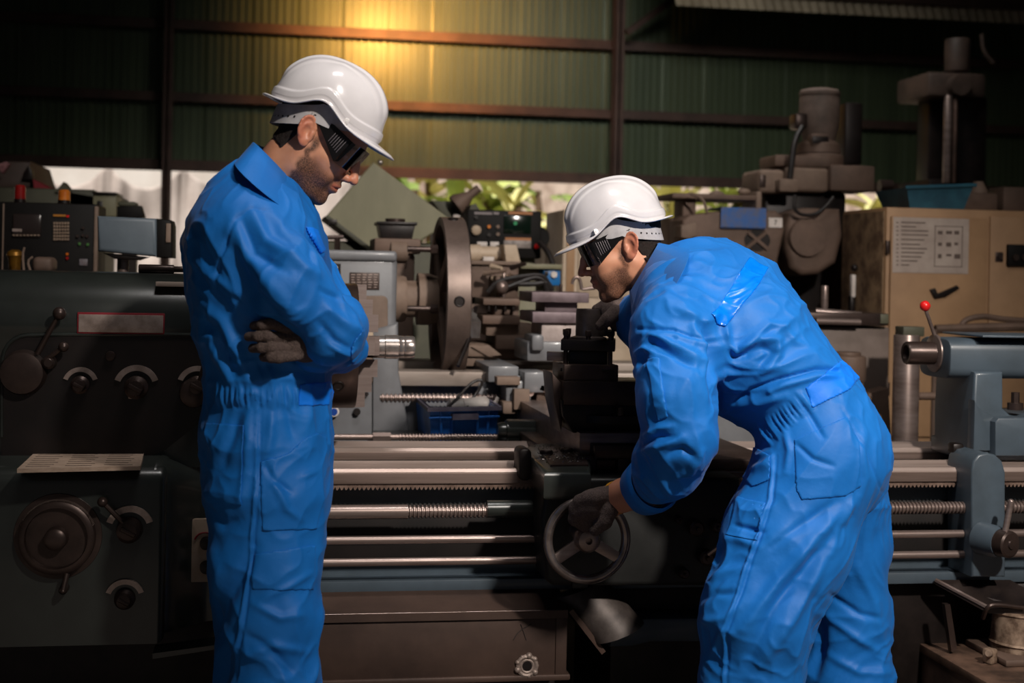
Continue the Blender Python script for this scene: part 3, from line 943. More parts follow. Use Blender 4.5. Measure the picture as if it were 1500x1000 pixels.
# ------------------------------------------------------------------ the bending worker
def bending():
    P2 = Person('bending', D(914, 363, 3.60), 17, -1)
    neck = [(D(930, 372, 3.6), .056, .055), (D(948, 392, 3.58), .056, .057), (D(975, 418, 3.55), .062, .065)]
    torso = [T(990, 432, 50, 3.5, .12), T(1024, 456, 94, 3.44, .185), T(1086, 506, 104, 3.37, .20), T(1142, 556, 86, 3.35, .175),
             T(1184, 592, 71, 3.34, .16), T(1210, 655, 84, 3.34, .175)]
    fsh = [T(1030, 428, 82, 3.52, .12), T(1075, 455, 88, 3.46, .14)]
    butt = [T(1210, 650, 84, 3.27, .11), T(1237, 672, 65, 3.30, .13)]
    narm = [T(1010, 440, 58, 3.36), T(990, 488, 65, 3.23), T(992, 580, 57, 3.14), T(998, 636, 51, 3.13)]
    nfore = [T(998, 640, 50, 3.13), T(980, 676, 46, 3.20), T(967, 694, 42, 3.25)]
    farm = [T(1000, 430, 55, 3.68), T(962, 470, 50, 3.80), T(940, 470, 40, 3.86)]
    nleg = [T(1196, 685, 88, 3.25, .13), T(1152, 800, 92, 3.22, .12), T(1112, 900, 83, 3.18, .11), T(1099, 1000, 72, 3.2, .10), T(1104, 1100, 62, 3.24, .09), T(1110, 1190, 54, 3.26, .08)]
    fleg = [T(1232, 690, 66, 3.45, .13), T(1243, 800, 57, 3.5, .11), T(1243, 900, 57, 3.52, .10), T(1242, 1000, 64, 3.52, .10), T(1240, 1140, 54, 3.52, .085)]
    cover = [(torso, .03), (fsh, .04), (butt, .04), (narm, .05), (nfore, .02), (farm, .02), (nleg, .05), (fleg, .05)]
    shr = lambda ch, k=.030: [(c, max(.02, a - k), max(.02, b - k)) for c, a, b in ch]
    wr = [T(942, 718, 28, 3.33), T(915, 724, 22, 3.395), T(890, 738, 22, 3.44)]
    wr2 = [T(940, 470, 28, 3.86), T(915, 462, 26, 3.9)]
    body = [shr(torso), shr(fsh), shr(butt), shr(narm), shr(nfore), shr(farm), shr(nleg), shr(fleg)]
    folds = [
        ([(1026, 470), (1040, 503), (1045, 540), (1049, 590)], 7, -.016), ([(1016, 478), (1030, 500), (1035, 540)], 6, .007),
        ([(1060, 478), (1068, 508), (1080, 518), (1098, 500), (1127, 474), (1150, 477)], 5, .009), ([(1064, 500), (1074, 524), (1092, 520), (1112, 500)], 4.5, -.007),
        ([(1048, 565), (1062, 545), (1078, 548)], 5, .007), ([(1089, 512), (1110, 497), (1140, 498), (1140, 520), (1112, 552)], 6, .008), ([(1096, 520), (1116, 510), (1130, 515), (1110, 540)], 5, -.006),
        ([(1150, 480), (1165, 500), (1180, 506)], 5, .005),
        ([(1075, 590), (1100, 572), (1145, 555), (1197, 541), (1226, 544)], 3.2, -.010), ([(1100, 583), (1150, 564), (1200, 550), (1228, 552)], 4.5, .007),
        ([(1060, 600), (1100, 592), (1150, 580)], 6, .006), ([(1055, 580), (1085, 584), (1120, 574)], 4, -.007),
        ([(935, 482), (987, 484), (1033, 501)], 2.2, -.0045), ([(935, 489), (987, 491), (1030, 507)], 4, .004),
        ([(962, 494), (1000, 515), (1033, 530)], 6, .008), ([(958, 505), (985, 520), (1020, 540)], 5, -.007), ([(928, 520), (945, 510), (960, 518)], 4, .007),
        ([(930, 545), (944, 528), (955, 530)], 4, -.005), ([(940, 505), (955, 492), (980, 500)], 4, .006),
        ([(945, 640), (965, 626), (985, 624)], 5, .009), ([(940, 652), (965, 640), (990, 640)], 4, -.007), ([(935, 665), (955, 655), (975, 650), (1000, 640)], 5, .007),
        ([(975, 668), (1000, 658), (1018, 670)], 6, -.010), ([(985, 700), (1010, 690), (1028, 660)], 5, .007), ([(925, 690), (945, 700), (970, 730)], 3, .005),
        ([(1000, 375), (1040, 395), (1090, 400)], 8, .005), ([(960, 425), (1010, 408), (1060, 420)], 8, .005), ([(945, 442), (975, 420), (1010, 436), (1040, 452)], 7, -.006),
        ([(960, 380), (985, 372), (1010, 378)], 6, -.005), ([(985, 450), (1015, 462), (1032, 470)], 6, .006),
        # trousers
        ([(1132, 668), (1127, 732), (1090, 842), (1061, 925), (1060, 1000)], 2.2, .005), ([(1137, 668), (1132, 732), (1095, 842), (1066, 925), (1065, 1000)], 2, -.0035),
        ([(1242, 740), (1200, 780), (1140, 850), (1090, 920)], 9, .010), ([(1232, 775), (1195, 815), (1140, 880), (1100, 960)], 9, -.009), ([(1225, 735), (1180, 765), (1130, 800)], 7, -.006),
        ([(1255, 728), (1230, 770), (1215, 810)], 6, .006), ([(1212, 800), (1190, 850), (1150, 920), (1100, 990)], 9, .008),
        ([(1078, 770), (1100, 775), (1120, 780)], 4, -.006), ([(1062, 790), (1085, 790), (1110, 800)], 7, .006), ([(1040, 850), (1065, 838), (1090, 830)], 6, .007), ([(1030, 880), (1050, 870), (1075, 868)], 5, -.006),
        ([(1028, 910), (1060, 905), (1080, 890)], 6, .006), ([(1040, 960), (1055, 930), (1066, 910)], 5, .005),
        ([(1195, 880), (1200, 940), (1190, 1000)], 10, -.012), ([(1255, 830), (1280, 880), (1296, 950)], 7, .005), ([(1205, 900), (1250, 930), (1295, 960)], 6, .005), ([(1215, 870), (1260, 900), (1290, 905)], 5, -.005),
        ([(1262, 640), (1270, 700), (1255, 750)], 6, .005), ([(1215, 960), (1260, 985), (1300, 985)], 6, .005),
        ([(1232, 600), (1270, 660), (1292, 720)], 2.0, -.003), ([(1100, 690), (1120, 680), (1132, 668)], 5, .007), ([(1095, 660), (1110, 668), (1128, 660)], 4, .006),
        ([(1180, 598), (1196, 625), (1205, 640)], 4, -.005), ([(1166, 650), (1190, 672), (1220, 682)], 4, -.004), ([(1150, 630), (1156, 660), (1150, 690)], 5, .005),
    ]
    gathers = gather_folds(1118, 640, 1184, 584, 13, 8, 11, .006, 2.6)
    # glove on the wheel rim: a fist closed over the top of the rim
    g1 = []
    wd = 3.44
    g1.append([T(905, 728, 20, 3.40, .024), T(888, 736, 24, 3.42, .026), T(868, 738, 22, 3.43, .028)])
    for i, (kx, ky, tx, ty) in enumerate(((880, 722, 866, 756), (868, 723, 858, 760), (858, 727, 852, 762), (852, 736, 850, 764))):
        k0 = 3.40 + i * .012
        g1.append([T(kx + 8, ky + 4, 12, k0 + .0), T(kx - 8, ky + 8, 10.5, k0 - .012), T(kx - 10, ky + 24, 9.5, k0 - .01), T(tx + 6, ty + 6, 9, k0 + .02)])
    g1.append([T(892, 748, 13, 3.39), T(886, 764, 10.5, 3.385), T(872, 776, 9, 3.39)])
    gl = [(g1, .010, 'dark grey knit glove gripping the handwheel')]
    g2 = []
    hd = 3.86
    g2.append([T(935, 462, 25, 3.88, .024), T(915, 460, 24, 3.87, .026), T(900, 458, 19, 3.86, .026)])
    g2.append([T(905, 446, 11, 3.885), T(888, 447, 9.5, 3.88), T(874, 453, 7.5, 3.88)])
    g2.append([T(902, 458, 12, 3.82), T(890, 468, 10, 3.81), T(879, 477, 7.5, 3.81)])
    for kx, tx, z in ((912, 903, 3.84), (922, 914, 3.83), (932, 926, 3.83)):
        g2.append([T(kx, 462, 10, z), T(tx, 476, 9, z + .01), T(tx + 4, 477, 7.5, z + .03)])
    gl.append((g2, .008, 'dark grey knit glove resting on the tool post'))
    def hairfn(c):
        x, y, z = c[:, 0], np.abs(c[:, 1]), c[:, 2]
        back = np.maximum(x + .026 + .25 * np.maximum(0, -.01 - z), -.055 - z - .25 * (x + .09))
        tem = np.maximum(np.maximum(x - .055, -(z - .028)), -100)
        return np.minimum(back, tem)
    lp = D(1190, 1000, 3.35)
    root, cv, patch, cf = build_person('person', 'man in blue coverall bending over the lathe with one hand on its handwheel', P2, neck, body, cover, folds, gathers, gl,
                                       hairfn, (float(lp[0]), float(lp[1]), 0.0), .85)
    # bare wrist between glove and cuff belongs to the body
    def wf(P): return sd_tube(P, wr, FWD, .02)
    al = np.array([p[0] for p in wr]); Vw, Qw = mesh_sdf(wf, al.min(0) - .06, al.max(0) + .06, .004)
    me0 = root.data
    bm = bmesh.new(); bm.from_mesh(me0)
    m2 = np_mesh('wrist', Vw, Qw, root.location); set_attr(m2, 'beard', np.zeros(len(Vw))); set_attr(m2, 'red', np.full(len(Vw), .25))
    bm.from_mesh(m2); bm.to_mesh(me0); bm.free(); me0.shade_smooth()
    make_hat(P2, 1, (.004, 0, .046), root)
    make_goggles(P2, root)
    collar(cv, root.location, ((964, 356), (922, 428), .080, 3.53, -.010), ((1006, 364), (930, 480), .262, 3.46, .0))
    patch('back_strip', [(1097, 378), (1124, 395), (1113, 415), (1072, 468), (1060, 480), (1050, 474), (1040, 460), (1052, 450)], .0025, M_STRIP, 'shiny bright blue strip across the back', dmax=3.62)
    patch('waistband', [(1180, 568), (1232, 528), (1256, 556), (1243, 572), (1190, 598)], .0025, M_BLUE2, 'smooth waistband')
    patch('back_pocket', [(1163, 644), (1240, 611), (1258, 640), (1262, 712), (1240, 727), (1174, 732), (1167, 718)], .003, M_BLUE)
    patch('sleeve_pocket', [(947, 526), (966, 524), (979, 610), (963, 617)], .003, M_BLUE)
    patch('side_pocket', [(1090, 672), (1100, 652), (1131, 668), (1126, 702), (1100, 712), (1090, 700)], .003, M_BLUE)
    patch('thigh_pocket', [(1066, 784), (1110, 792), (1122, 736), (1082, 728)], .0025, M_BLUE)
    # turned-back cuff
    A = D(945, 716, 3.32); B = D(926, 729, 3.37); ax = Vector(B - A).normalized()
    mb = MB(); mb.lathe([(-.046, .062), (-.040, .068), (-.034, .069), (.006, .063), (.010, .060), (.006, .056), (-.03, .054), (-.046, .060)], A, ax, 40, cap=False)
    o = bpy.data.objects.new('sleeve_cuff', mb.done('sleeve_cuff', root.location, 60)); o.data.materials.append(M_BLUE); o.parent = cv; COL.objects.link(o)
    md = o.modifiers.new('w', 'DISPLACE'); tx = bpy.data.textures.new('cuffnoise', 'CLOUDS'); tx.noise_scale = .05; md.texture = tx; md.strength = .008; md.mid_level = .5
    A = D(905, 728, 3.41); mb = MB(); mb.torus(A, Vector(D(897, 734, 3.43) - D(912, 724, 3.39)), .0375, .0030, 40, 8)
    o = bpy.data.objects.new('glove_hem', mb.done('glove_hem', root.location)); o.data.materials.append(M_YELLOW); o.parent = root; COL.objects.link(o); tag(o, 'yellow glove hem')
    for px, d in ((1100, 3.26), (1240, 3.52)):
        mb = MB()
        b = D(px, 1225 - (d - 3.26) * 250, d)
        mb.box(b[0] - .18, b[0] + .08, b[1] - .045, b[1] + .045, 0.0, .09, .035, 4)
        mb.cyl((b[0] + .03, b[1], .05), (b[0] + .03, b[1], .2), .052)
        o = bpy.data.objects.new('boot', mb.done('boot', root.location)); o.data.materials.append(M_BOOT); o.parent = root; COL.objects.link(o)
    return root
if BUILD_PEOPLE:
    W1 = standing()
    W2 = bending()
# ================================================================== THE NEAR LATHE
YF = 3.69
PAINT = mat('lathe_paint', '47535d', '3b444b', rough=.42, scale=9, lo=.35, hi=.8, coat=.08, bump=.06, bscale=14)
PAINT_D = mat('lathe_paint_dark', '2a2e2b', '1e201e', rough=.30, scale=7, lo=.3, hi=.8, coat=.3, bump=.06, bscale=12)
PANEL = mat('panel_black', '1a1210', '0f0a09', rough=.45, scale=9)
STEEL = mat('worn_steel', '9a8a84', '6d5c55', rough=.33, metal=.65, scale=14, lo=.3, hi=.75, stretch=(.25, 1, 3), rvar=.08)
STEEL_B = mat('bright_steel', 'b9b2ae', '8d837e', rough=.25, metal=.8, scale=20)
WAY = mat('way_steel', 'cfbcb3', '8f7b71', rough=.36, metal=.5, scale=10, lo=.3, hi=.72, stretch=(.08, 1.5, 3), rvar=.08)
OILY = mat('oily_iron', '4b3d38', '2a211e', rough=.36, metal=.55, scale=10, lo=.3, hi=.75, rvar=.1)
IRON = mat('black_iron', '231c1a', '15100f', rough=.42, metal=.35, scale=12)
RUST = mat('rusty_iron', '5c463c', '382a24', rough=.62, metal=.3, scale=8, lo=.3, hi=.7, bump=.2, bscale=40)
TRAYM = mat('tray_steel', '57443b', '3a2d28', rough=.5, metal=.3, scale=4, lo=.3, hi=.75, bump=.1, bscale=25)
PLATE = mat('plate_metal', 'b3a198', '8f7e75', rough=.38, metal=.5, scale=22)
PAPER = mat('chart_paper', 'b09a88', '8a7463', rough=.75, scale=26, lo=.3, hi=.7, stretch=(1, 3, 3))
INK = mat('ink', '2b211d', rough=.8)
RED = mat('red_plastic', 'c01818', 'd82020', rough=.3)
REDL = mat('red_line', '7a1420', rough=.6)

def bx(mb, px0, py0, px1, py1, y0, y1, bev=0.004, seg=2):
    xc, yc = (px0 + px1) / 2, (py0 + py1) / 2
    return mb.box(W(px0, yc, y0)[0], W(px1, yc, y0)[0], y0, y1, W(xc, py1, y0)[1], W(xc, py0, y0)[1], bev, seg)
def PX(px, py, y):
    x, z = W(px, py, y); return Vector((x, y, z))
def poly(pts, y): return [W(a, b, y) for a, b in pts]
def R_(px, y): return px * y / F * 1.03       # pixel radius -> metres near plane y

def lathe_machine():
    xo, zo = W(760, 800, YF)
    t = Thing('lathe', 'long grey engine lathe with handwheel and bare steel ways, behind the two men', 'lathe', (xo, YF + .3, 0))
    P = t.part
    zw = W(620, 687, YF)[1]
    xl, xr = W(425, 690, YF)[0], 3.05
    # ---- bed
    mb = MB(); prof = [(YF, zw - .008), (YF + .008, zw), (YF + .05, zw), (YF + .07, zw + .012), (YF + .09, zw), (YF + .17, zw), (YF + .17, zw - .03), (YF + .10, zw - .04), (YF, zw - .037)]
    mb.prism(prof, xl, xr, axis='x'); P('front_way', mb, WAY, label='bare steel front way')
    mb = MB(); z2 = zw + .004
    prof = [(YF + .40, z2 - .008), (YF + .408, z2), (YF + .46, z2), (YF + .48, z2 + .012), (YF + .5, z2), (YF + .58, z2), (YF + .58, z2 - .06), (YF + .40, z2 - .06)]
    mb.prism(prof, xl, xr, axis='x'); rw = P('rear_way', mb, WAY, label='bare steel rear way')
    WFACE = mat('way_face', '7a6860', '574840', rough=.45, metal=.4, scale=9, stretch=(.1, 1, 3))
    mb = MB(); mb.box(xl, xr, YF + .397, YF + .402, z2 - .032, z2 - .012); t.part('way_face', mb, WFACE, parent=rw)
    mb = MB(); mb.box(xl, xr, YF + .1705, YF + .397, zw - .06, zw - .05); mb.box(xl, xr, YF + .394, YF + .402, z2 - .062, z2 - .033); t.part('way_gap_shade', mb, IRON, parent=rw)  # black plates stand in for the shade between the ways
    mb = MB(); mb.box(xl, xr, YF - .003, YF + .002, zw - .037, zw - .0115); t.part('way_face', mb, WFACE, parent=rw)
    mb = MB(); zb = W(620, 856, YF)[1]
    mb.box(xl, xr, YF + .075, YF + .14, zb, zw - .035); mb.box(xl, xr, YF + .44, YF + .56, zb, zw - .05)
    mb.box(xl, xr, YF + .0, YF + .58, zb - .02, zb + .012, .004)
    for k in range(7):
        x = xl + .1 + k * .42; mb.box(x, x + .06, YF + .1, YF + .5, zb, zw - .06, .006)
    bed = P('bed', mb, PAINT)
    mb = MB(); mb.box(xl + .01, xr - .01, YF + .070, YF + .080, zb + .05, W(620, 737, YF + .07)[1], .002); t.part('bed_web', mb, mat('web_shade_black', '1d1715', '110d0c', rough=.6, scale=6), parent=bed, label='bed web in black standing for its shade')  # black plate: shade under the way's overhang put into the colour
    mb = MB(); zr0, zr1 = W(620, 713, YF)[1], W(620, 708, YF)[1]
    n = int((xr - xl) / .0115)
    pts = [(xl, zr1), (xr, zr1)]
    for i in range(n, -1, -1):
        x = xl + i * .0115
        if i < n: pts.append((x + .0075, zr0 - .008)); pts.append((x + .0045, zr0 - .008))
        pts.append((x + .001, zr0)) if i < n else pts.append((xr, zr0))
    mb.prism(pts, YF + .004, YF + .062); P('rack', mb, mat('rack_steel', '8d766a', '6a564c', rough=.4, metal=.4, scale=20), label='toothed steel rack')
    # ---- screw and rods
    y = YF - .035
    a, b = PX(425, 752, y), PX(716, 747, y)
    c0 = (a.z + b.z) / 2
    def ln(p): return W(p, 748, y)[0]
    mb = MB(); r = R_(9.5, y)
    mb.cyl((ln(425), y, c0), (ln(597), y, c0), r * 1.08); mb.screw((ln(597), y, c0), (xr - .05, y, c0), r, .0105, .0045)
    s_ = P('lead_screw', mb, STEEL, label='threaded lead screw')
    mb = MB(); mb.lathe([(0, r * 1.3), (.16, r * 1.3)], (ln(713), y, c0 + .006), 'x', 20); t.part('cover_sleeve', mb, PAINT_D, parent=s_)
    for py, rp in ((790, 6.2), (822, 6.0)):
        z = W(620, py, y)[1]; mb = MB(); mb.cyl((ln(425), y, z), (xr - .05, y, z), R_(rp, y), n=20); P('feed_rod', mb, STEEL, label='smooth feed rod')
    # ---- chip tray and base
    mb = MB()
    z0, z1, zf = W(620, 862, YF)[1], W(650, 897, YF - .12)[1], .05
    xa, xb = W(400, 900, YF - .12)[0], W(832, 900, YF - .12)[0]
    mb.prism([(YF + .02, z0), (YF - .12, z1), (YF - .12, z1 - .02), (YF + .02, z0 - .02)], xa, xb, axis='x')
    tr = P('chip_tray', mb, TRAYM, label='sloping steel chip tray')
    mb = MB(); zb2 = W(650, 992, YF - .11)[1]
    mb.box(xa, xb - .004, YF - .112, YF - .09, zb2, z1 - .006, .003); mb.box(xb - .03, xb, YF - .116, YF + .35, zb2 - .005, z1 - .006, .003)
    mb.box(xa, xb + .01, YF - .118, YF - .07, zb2 - .014, zb2 + .002, .004)
    fp = P('tray_front', mb, TRAYM)
    mb = MB(); mb.tube([(xa, YF - .117, z1 - .002), (xb - .002, YF - .117, z1 - .002)], .003, 6); t.part('lit_edge', mb, PLATE, parent=fp)  # pale tube painted in as the lit edge of the tray
    mb = MB(); c = PX(772, 975, YF - .114)
    mb.torus(c, (0, 1, 0), .024, .006, 28, 8); mb.torus(c, (0, 1, 0), .016, .0045, 28, 8)
    for k in range(9):
        a_ = k * .7; mb.sph(c + Vector((.026 * math.cos(a_), 0, .026 * math.sin(a_))), .005 + .002 * (k % 3), 6)
    t.part('drain_weld', mb, mat('weld', '97877e', '6a5b53', rough=.5, metal=.4, scale=60), parent=fp, label='welded ring of the drain hole')
    mb = MB(); mb.cyl(c + Vector((0, .002, 0)), c + Vector((0, -.003, 0)), .0125); t.part('drain_hole', mb, IRON, parent=fp)
    mb = MB(); mb.tube([PX(752, 937, YF - .113), PX(760, 924, YF - .113), PX(778, 914, YF - .113)], .0012, 6, smooth=2); mb.tube([PX(763, 914, YF - .113), PX(771, 937, YF - .113)], .0012, 6)
    t.part('scribble', mb, INK, parent=fp, label='scribbled cross')
    mb = MB(); mb.tube([PX(836, 893, YF - .118), PX(884, 955, YF - .118)], .009, 4); P('diagonal_bar', mb, TRAYM)
    mb = MB()
    mb.box(xl - .9, xa + .06, YF - .0, YF + .5, 0, zb, .01); mb.box(xb - .9, xb, YF + .02, YF + .5, 0, zb2, .01)
    mb.box(W(900, 950, YF)[0], W(1420, 950, YF)[0], YF + .06, YF + .52, 0, zb - .02, .02)
    mb.box(2.0, xr, YF + .0, YF + .52, 0, zb - .02, .02)
    P('pedestal', mb, IRON)
    # curved chute and the foot casting right of the tray
    mb = MB(); p0 = PX(845, 858, YF - .03); p1 = PX(905, 925, YF - .10)
    rg = []
    for i in range(13):
        f = i / 12; c = p0.lerp(p1, f); wdt = .075
        rg.append([c + Vector((wdt * math.cos(a_) * .9, -.06 * math.sin(a_), wdt * .35 * math.cos(a_))) for a_ in [PI * k / 14 for k in range(15)]] )
    mb.rings(rg); P('chute', mb, mat('chute_metal', '4a423e', '332c29', rough=.5, metal=.4, scale=18), label='curved sheet metal chute')
    mb = MB(); mb.prism(poly([(893, 948), (897, 925), (912, 912), (945, 906), (1030, 905), (1050, 906), (1050, 940), (955, 940), (925, 947)], YF - .05), YF - .05, YF + .06, .008)
    P('foot', mb, PAINT)
    # ---- headstock
    yh = YF - .05
    zt = W(150, 399, yh + .06)[1]; zl = W(150, 490, yh)[1]; zb_h = W(150, 684, yh)[1]
    hx0, hx1 = -1.35, W(425, 560, yh)[0]
    prof = [(YF + .62, zb_h), (YF + .62, zt - .03), (YF + .59, zt), (yh + .12, zt)]
    for k in range(1, 9):
        a_ = PI / 2 * k / 8; prof.append((yh + .12 - .125 * math.sin(a_), zt - .125 * (1 - math.cos(a_))))
    prof += [(yh - .006, zl + .012), (yh, zl), (yh, zb_h)]
    mb = MB(); mb.prism(prof, hx0, hx1, .008, axis='x'); hs = P('headstock', mb, PAINT_D, smooth=30)
    mb = MB(); pr = [W(a_, b_, yh) for a_, b_ in [(2, 690), (2, 530), (8, 508), (24, 494), (48, 490), (278, 489), (300, 494), (310, 508), (313, 530), (308, 570), (285, 625), (240, 660), (200, 676)]]
    mb.prism(pr, yh - .004, yh + .01); pn = t.part('control_panel', mb, PANEL, parent=hs, label='near black control panel')
    mb = MB(); mb.tube([PX(a_, b_, yh - .003) for a_, b_ in [(2, 640), (2, 530), (8, 508), (24, 494), (48, 490), (278, 489), (300, 494), (310, 508), (313, 530), (309, 565)]], .005, 8, smooth=1)
    t.part('panel_rim', mb, PAINT_D, parent=hs)
    mb = MB(); bx(mb, 115, 461, 239, 487, yh - .010, yh + .02, .001); t.part('name_plate', mb, PLATE, parent=hs, label='blank metal name plate')
    mb = MB(); bx(mb, 113, 458, 241, 489, yh - .008, yh + .02, .001); t.part('plate_border', mb, REDL, parent=hs)
    mb = MB(); bx(mb, 228, 413, 300, 420, yh + .010, yh + .05, .001); t.part('strip_plate', mb, mat('strip_plate', 'b5a497', rough=.4), parent=hs)
    def lever(px, py, r, pts, ball, parent=hs, yy=yh, nm='lever'):
        mb = MB(); c = PX(px, py, yy)
        mb.lathe([(0, R_(r, yy) * 1.05), (.02, R_(r, yy) * 1.02), (.035, R_(r, yy) * .93), (.04, R_(r, yy) * .6)], c, (0, -1, 0), 32)
        o = t.part(nm, mb, OILY, parent=parent)
        for seg in pts:
            mb = MB(); mb.tube([PX(a_, b_, yy - .03 - .012 * i) for i, (a_, b_) in enumerate(seg)], [.007, .0055], 10)
            e = PX(*seg[-1], yy - .03 - .012 * (len(seg) - 1)); mb.sph(e, R_(ball, yy), 10)
            # the rods belong to this lever: same part
            me = mb.done('rod', t.loc); bm = bmesh.new(); bm.from_mesh(o.data); bm.from_mesh(me); bm.to_mesh(o.data); bm.free(); bpy.data.meshes.remove(me)
        o.data.shade_smooth()
        return o
    lever(35, 545, 30, [[(55, 518), (87, 459)]], 9); lever(74, 530, 9, [[(66, 528), (93, 508)]], 7)
    def dial(px, py, r, yy=yh, parent=hs, a0=20, a1=160, knob=True):
        mb = MB(); c = PX(px, py, yy); r0, r1 = R_(r * .74, yy), R_(r, yy); A = []
        for i in range(19):
            a_ = math.radians(a0 + (a1 - a0) * i / 18); A.append((c.x + r1 * math.cos(a_), c.z + r1 * math.sin(a_)))
        for i in range(18, -1, -1):
            a_ = math.radians(a0 + (a1 - a0) * i / 18); A.append((c.x + r0 * math.cos(a_), c.z + r0 * math.sin(a_)))
        mb.prism(A, yy - .008, yy + .002); o = t.part('dial_plate', mb, PLATE, parent=parent, label='curved dial plate')
        if knob:
            mb = MB(); mb.lathe([(0, r0 * .72), (.015, r0 * .70), (.02, r0 * .5), (.04, r0 * .45), (.042, r0 * .2)], c, (0, -1, 0), 24)
            mb.obox(c + Vector((0, -.04, 0)), (r0 * .9, .016, r0 * .25), (0, .5, 0), .003); t.part('dial_knob', mb, OILY, parent=parent)
    dial(118, 563, 24); dial(200, 567, 31); dial(289, 565, 28)
    lever(285, 575, 20, [[(290, 570), (304, 515)]], 5)
    mb = MB(); c = PX(162, 521, yh); mb.cyl(c, c + Vector((0, -.012, 0)), R_(7, yh), bev=.003); t.part('oil_sight', mb, OILY, parent=hs)
    mb = MB(); bx(mb, 188, 574, 201, 584, yh - .008, yh, .001); t.part('label_plate', mb, PLATE, parent=hs)
    # ---- feed gearbox below
    yg = YF - .19
    zg1 = W(120, 688, yg)[1]; zg0 = W(120, 945, yg)[1]
    gx1 = W(243, 760, yg)[0]
    prof = [(yh + .05, zg0), (yh + .05, zg1 + .022), (yg + .09, zg1 + .012)]
    for k in range(0, 8):
        a_ = PI / 2 * k / 7; prof.append((yg + .04 - .04 * math.sin(a_), zg1 - .035 + .04 * math.cos(a_)))
    prof += [(yg, zg0)]
    mb = MB(); mb.prism(prof, hx0, gx1, .018, 4, axis='x'); gb = P('gearbox', mb, PAINT_D, smooth=40)
    # smooth shoulder between gearbox and bed
    mb = MB(); rg = []
    gxe = W(318, 760, YF - .06)[0]
    for i in range(11):
        f = i / 10; s_ = f * f * (3 - 2 * f); x = gx1 - .03 + (gxe - gx1 + .03) * f
        yy = yg + .006 + (YF - .06 - yg) * s_; zt_ = zg1 + .012 - (.05 * s_)
        rg.append([(x, YF + .08, zg0 + .02), (x, YF + .08, zt_), (x, yy + .045, zt_), (x, yy + .012, zt_ - .012), (x, yy, zt_ - .045), (x, yy, zg0 + .02)])
    mb.rings(rg); t.part('shoulder', mb, PAINT_D, parent=gb, smooth=60)
    mb = MB(); yc = [G(25, 688, zg1 + .018), G(55, 660, zg1 + .018), G(213, 656, zg1 + .018), G(206, 684, zg1 + .018)]
    mb.prism(yc, zg1 + .011, zg1 + .0205, axis='z'); ch = t.part('chart', mb, PAPER, parent=gb, label='stained paper feed chart')
    mb = MB()
    for k in range(9):
        f = .1 + .8 * k / 8
        a_ = [yc[0][i] + (yc[1][i] - yc[0][i]) * f for i in (0, 1)]; b_ = [yc[3][i] + (yc[2][i] - yc[3][i]) * f for i in (0, 1)]
        for j in range(3):
            u0, u1 = .05 + j * .32, .05 + j * .32 + .2 + .06 * ((k * 7 + j) % 3) / 3
            p, q = [a_[i] + (b_[i] - a_[i]) * u0 for i in (0, 1)], [a_[i] + (b_[i] - a_[i]) * u1 for i in (0, 1)]
            mb.box(p[0], q[0], p[1] - .0012, p[1] + .0012, zg1 + .020, zg1 + .0212)
    t.part('chart_print', mb, INK, parent=ch, label='small printed rows')
    yq = yg
    c = PX(85, 785, yq); r = R_(52, yq)
    mb = MB(); mb.lathe([(-.004, r * 1.14), (.004, r * 1.12), (.005, r * .98), (.03, r * .96), (.034, r * .88), (.034, r * .80), (.02, r * .78), (.02, r * .3), (.05, r * .28), (.055, r * .2)], c, (0, -1, 0), 56)
    t.part('feed_dial', mb, OILY, parent=gb, label='large round feed dial')
    mb = MB()
    for k in range(60):
        a_ = math.radians(20 + k * 140 / 59); u = Vector((math.cos(a_), 0, math.sin(a_)))
        mb.tube([c + u * r * .985 + Vector((0, -.008, 0)), c + u * r * .97 + Vector((0, -.020 - .006 * (k % 5 == 0), 0))], .0007, 4)
    t.part('dial_graduation', mb, PLATE, parent=gb, kind='stuff')
    dial(190, 775, 33, yq, gb); lever(190, 775, 17, [[(180, 765), (150, 735)]], 7, gb, yq)
    dial(183, 876, 27, yq, gb); lever(95, 860, 6, [[(98, 840), (92, 866)]], 3.5, gb, yq, 'small_lever')
    mb = MB(); ys = YF - .10; mb.prism([W(a_, b_, ys) for a_, b_ in [(277, 853), (278, 764), (282, 760), (322, 759), (322, 852)]], ys, ys + .012, .003); sw = t.part('switch_plate', mb, mat('switch_plate', '9b8878', '86735f', rough=.5, scale=15), parent=gb, label='beige switch plate')
    for py in (795, 830):
        mb = MB(); c = PX(302, py, ys); mb.lathe([(0, .016), (.02, .014), (.022, .006)], c, (0, -1, 0), 20); t.part('switch_knob', mb, IRON, parent=gb)
    mb = MB(); c = PX(300, 795, ys - .001); mb.tube([c + Vector((.026 * math.cos(math.radians(a_)), 0, .026 * math.sin(math.radians(a_)))) for a_ in range(40, 170, 12)], .0022, 6); t.part('red_arc', mb, REDL, parent=gb)
    mb = MB(); mb.prism(poly([(225, 952), (330, 938), (330, 944), (225, 960)], yg), yg - .03, yg + .05); t.part('drip_lip', mb, PAINT_D, parent=gb)
    # ---- chuck
    yc_ = YF + .30
    cx, cz = W(519, 506, yc_); r = R_(88, yc_)
    x0 = W(478, 506, yc_)[0] - .02
    mb = MB(); mb.lathe([(hx1 - cx - .03, r * .62), (hx1 - cx + .02, r * .62), (hx1 - cx + .021, r * .5), (-.10, r * .5), (-.10, r * .97), (-.09, r), (0, r), (.004, r * .985), (.004, .03), (-.01, .028)], (cx, yc_, cz), 'x', 72)
    ck = P('chuck', mb, OILY, label='four jaw chuck on the spindle')
